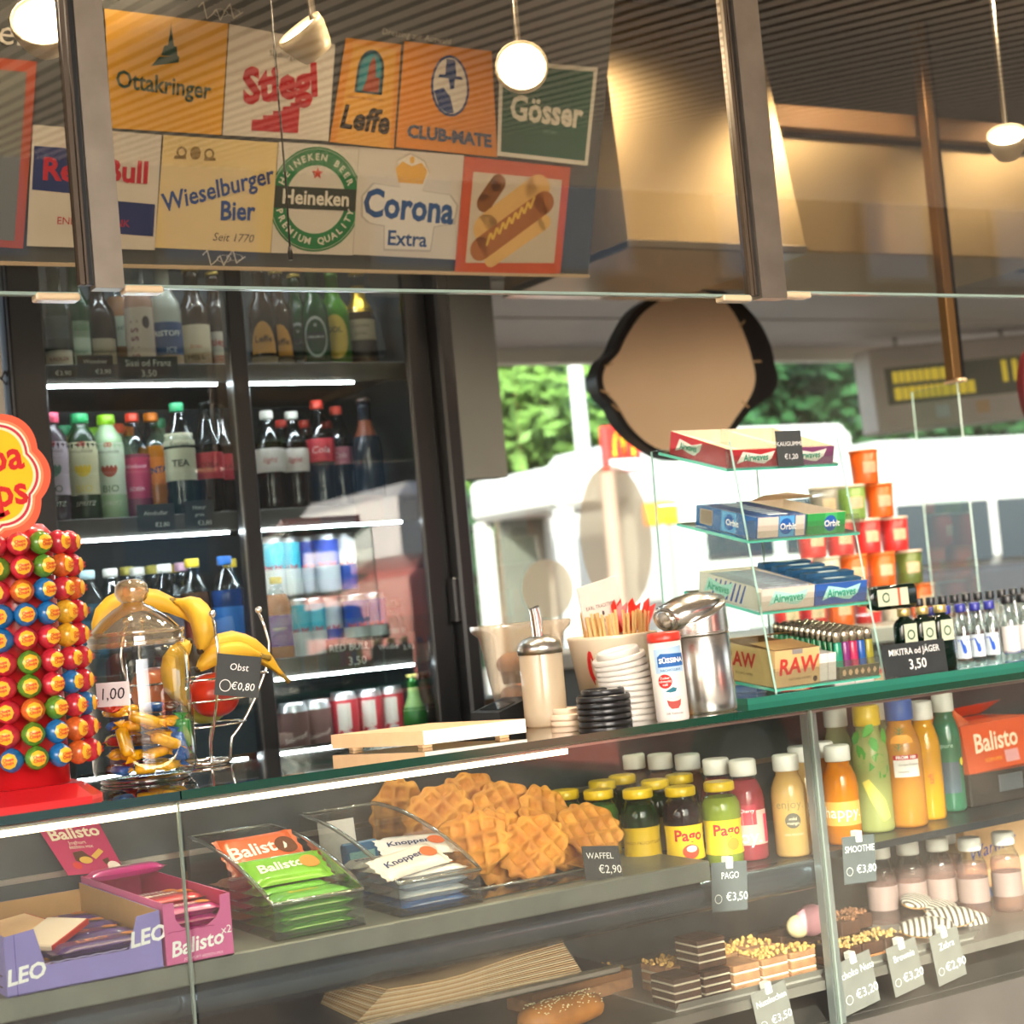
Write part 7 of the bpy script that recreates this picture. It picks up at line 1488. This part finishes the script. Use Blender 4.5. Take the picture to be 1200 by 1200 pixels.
house('town_house', 'beige house front across the street in front of the kiosk', 2.5, 34, -24, 8, 12, '4E463A', 12, 3, face=1, fcol='5A5144')
# white stall
WS = mat('stall_white', 'B4B4B0', .5); Y = 8.0
a, b = P(596, 556, Y=Y), P(690, 600, Y=Y); c = P(604, 700, Y=Y)
t = thing('white_stall', 'white market stall frame seen through the rear window', 'stall', ((a.x+b.x)/2, Y, 0)); L0 = V(t.location)
part(M().rbox(a.x, b.x, Y-.6, Y+.6, b.z, a.z, .04), 'valance', WS, t)
for x in (a.x+.02, b.x-.12): part(M().box(x, x+.10, Y-.6, Y-.5, 0, b.z), 'post', WS, t); part(M().box(x, x+.10, Y+.5, Y+.6, 0, b.z), 'post', WS, t)
part(M().box(a.x+.14, b.x-.14, Y+.4, Y+.45, .9, b.z), 'back_cloth', mat('stall_cloth', '5A5E54', .7, noise=(1.5, .3)), t); part(M().box(a.x+.14, b.x-.14, Y-.45, Y+.4, 0, .9), 'counter', mat('stall_counter', 'C46A4A', .6), t)
# white van and bus
def vehicle(name, lab, x0, x1, y0, y1, h, col, low, lab_cat, wz, sill, front=True):
    t = thing(name, lab, lab_cat, ((x0+x1)/2, (y0+y1)/2, 0)); B = mat('paint_'+col, col, .25, coat=.6); LO = mat('paint_'+low, low, .25, coat=.6)
    part(M().rbox(x0, x1, y0, y1, .35, sill, .06), 'lower_body', LO, t); part(M().rbox(x0, x1, y0+.03, y1-.03, sill, h, .10), 'upper_body', B, t)
    n = max(2, int((x1-x0)/1.3)); dw = (x1-x0-.3)/n
    for yy in (y0+.02, y1-.02):
        for i in range(n): part(M().rbox(x0+.2+dw*i, x0+.08+dw*(i+1), yy-.012, yy+.012, wz[0], wz[1], .01), 'side_window', mat('vehicle_glass', '2A343C', .06), t)
    for x in (x0+.8, x1-.8):
        for yy in (y0+.02, y1-.02):
            m = M(); m.lathe([(.33, -.1), (.35, -.08), (.35, .08), (.33, .1)], 24); m.rot(PI/2, 'X'); m.move(lambda p: p+V((x, yy, .35))); w_ = part(m, 'wheel', mat('tyre', '1C1C1C', .8), t)
            m = M(); m.lathe([(.2, -.112), (.2, .112)], 20); m.rot(PI/2, 'X'); m.move(lambda p: p+V((x, yy, .35))-V(t.location)); m.obj('hub_cap', STEEL, w_)
    return t
Y = 7.5; zt = P(900, 560, Y=Y).z
vehicle('delivery_van', 'white delivery van behind the gum stand', X_(800, Y), X_(1020, Y), Y, Y+1.9, 2.5, 'B8B8B6', 'A4A4A2', 'van', (1.55, 1.95), 1.2)
Y = 11; za, zb, zc = P(1120, 512, Y=Y).z, P(1120, 582, Y=Y).z, P(1120, 665, Y=Y).z
vehicle('city_bus', 'white roofed city bus with dark windows at the right', X_(1035, Y), X_(1035, Y)+9, Y, Y+2.4, za, 'B4B4B2', '3A3E46', 'bus', (zc+.05, zb-.05), zc)
vehicle('parked_van', 'red and white van parked across the street before the kiosk', P(372, 700, Y=8.4).x+.75, P(372, 700, Y=8.4).x+5.75, -8.0, -6.0, 2.3, 'F4F2EE', 'D85A4C', 'van', (1.55, 2.0), P(440, 668, Y=8.4).z)
# lamp post, red street sign, orange sign
Y = 10; a = P(674, 430, Y=Y)
t = thing('street_lamp_post', 'pale grey lamp post between the trees', 'lamp post', (a.x, Y, 0)); M().tube([(0, 0, 0), (0, 0, 1), (0, 0, 6)], [.09, .07, .055], 12).obj('pole', mat('pole_grey', 'B4B8B4', .5), t); M().tube([(0, 0, 6), (.3, 0, 6.3), (1.0, 0, 6.35)], .04, 8).obj('arm', mat('pole_grey'), t); M().rbox(.8, 1.3, -.12, .12, 6.28, 6.4, .02).obj('lamp_head', mat('pole_grey'), t)
Y = 6.9; a, b = P(704, 500, Y=Y), P(750, 552, Y=Y); 
t = thing('street_sign', 'red street sign with a yellow letter between the trees', 'sign', ((a.x+b.x)/2, Y, 0)); w_, h_ = (b.x-a.x)/2, a.z-b.z; f = frame((0, -.04, b.z), (1, 0, 0), (0, 0, 1))
M().rbox(-w_, w_, -.035, .035, b.z, a.z, .01).obj('panel', mat('sign_red2', 'C8302A', .4), t); M().flat([(-w_*.85, h_*.04), (w_*.85, h_*.04), (w_*.85, h_*.26), (-w_*.85, h_*.26)], f).obj('white_strip', ink('D0D4E0'), t)
q = M(); 
for s in (-1, 1): q.line([(s*w_*.27+w_*.27*math.cos(k*PI/10), h_*.36+h_*.5*math.sin(k*PI/10)) for k in range(11)], w_*.14, f)
q.obj('letter', ink('F0C030'), t); M().tube([(-w_*.9, 0, 0), (-w_*.9, 0, b.z)], .05, 10).obj('pole', mat('pole_pink', 'E0C8C0', .5), t)
Y = 6.6; a = P(774, 602, Y=Y); t = thing('orange_sign', 'small orange sign on a post left of the stand', 'sign', (a.x, Y, 0)); M().rbox(-.13, .13, -.02, .02, a.z-.075, a.z+.075, .01).obj('panel', mat('sign_orange2', 'F09A2A', .4), t); M().tube([(0, 0, 0), (0, 0, a.z-.07)], .025, 8).obj('post', mat('pole_grey'), t)
# departure board under the rear canopy
Y = 3.6; a = P(1126, 438, Y=Y); s = (P(1119, 442, Y=Y)-P(1117, 442, Y=Y)).x/2
t = thing('departure_board', 'grey tram departure board with yellow lit lines', 'display board', (a.x, Y, a.z-.04), rot=(0, -.035, -.30)); W, H = 84*s, 36*s
M().rbox(-W, W, -.02, .16, -H, H, .01).obj('housing', mat('board_grey', 'C0B4AC', .45, noise=(4, .15)), t); f = frame((0, -.0205, 0), (1, 0, 0), (0, 0, 1))
M().flat([(-W*.86, -H*.38), (W*.86, -H*.38), (W*.86, H*.50), (-W*.86, H*.50)], f, d=.001).obj('screen', mat('board_screen', '5A5C4C', .3), t)
YG = mat('led_yellow', 'E8C838', .5, emit=.25, ecol='E8C838'); q = M(); random.seed(4)
for r_i, (y0, y1, xe) in enumerate(((.12, .40, -.2), (-.28, .02, .12))):
    x = -.78
    while x < xe: w_ = random.uniform(.05, .09); q.flat([(x*W, y0*H), ((x+w_)*W, y0*H), ((x+w_)*W, y1*H), (x*W, y1*H)], f, d=.002); x += w_+.012
q.flat([(.44*W, -.1*H), (.5*W, -.1*H), (.5*W, .42*H), (.44*W, .42*H)], f, d=.002); q.flat([(.56*W, -.1*H), (.62*W, -.1*H), (.62*W, .42*H), (.56*W, .42*H)], f, d=.002); q.obj('lit_lines', YG, t)
M().flat([(-.35*W, -.78*H), (-.2*W, -.78*H), (-.2*W, -.5*H), (-.35*W, -.5*H)], f, d=.001).obj('pale_label', ink('C8D0D4'), t); M().flat([(.1*W, -.78*H), (.25*W, -.78*H), (.25*W, -.48*H), (.1*W, -.48*H)], f, d=.001).obj('tan_label', ink('C8A888'), t)
for x in (-W*.6, W*.6): M().tube([(x, .07, H), (x, .07, 2.46-(a.z-.04))], .012, 8).obj('hanger', STEEL, t)

# unseen column, added out of frame to shade the left half of the case
t = thing('shade_column', 'unseen round column added to shade the left of the case', 'column', (-1.95, -3.5, 0))
M().lathe([(.80, 0), (.80, .25), (.73, .28), (.73, 2.7), (.83, 2.75), (.83, 2.9), (.5, 3.15), (.0001, 3.25)], 36).obj('shaft', mat('column_green', '3A4A40', .5, noise=(3, .2)), t)
for i in range(5): M().lathe([(.734, .6), (.734, 2.0)], 8, cap=False, a0=i*1.25, a1=i*1.25+1.05).obj('blank_sheet', mat('bill_%d' % i, ['D8C8A0', 'C05A4A', '5A7AA0', 'D8D4CC', '8AA070'][i], .7), t)
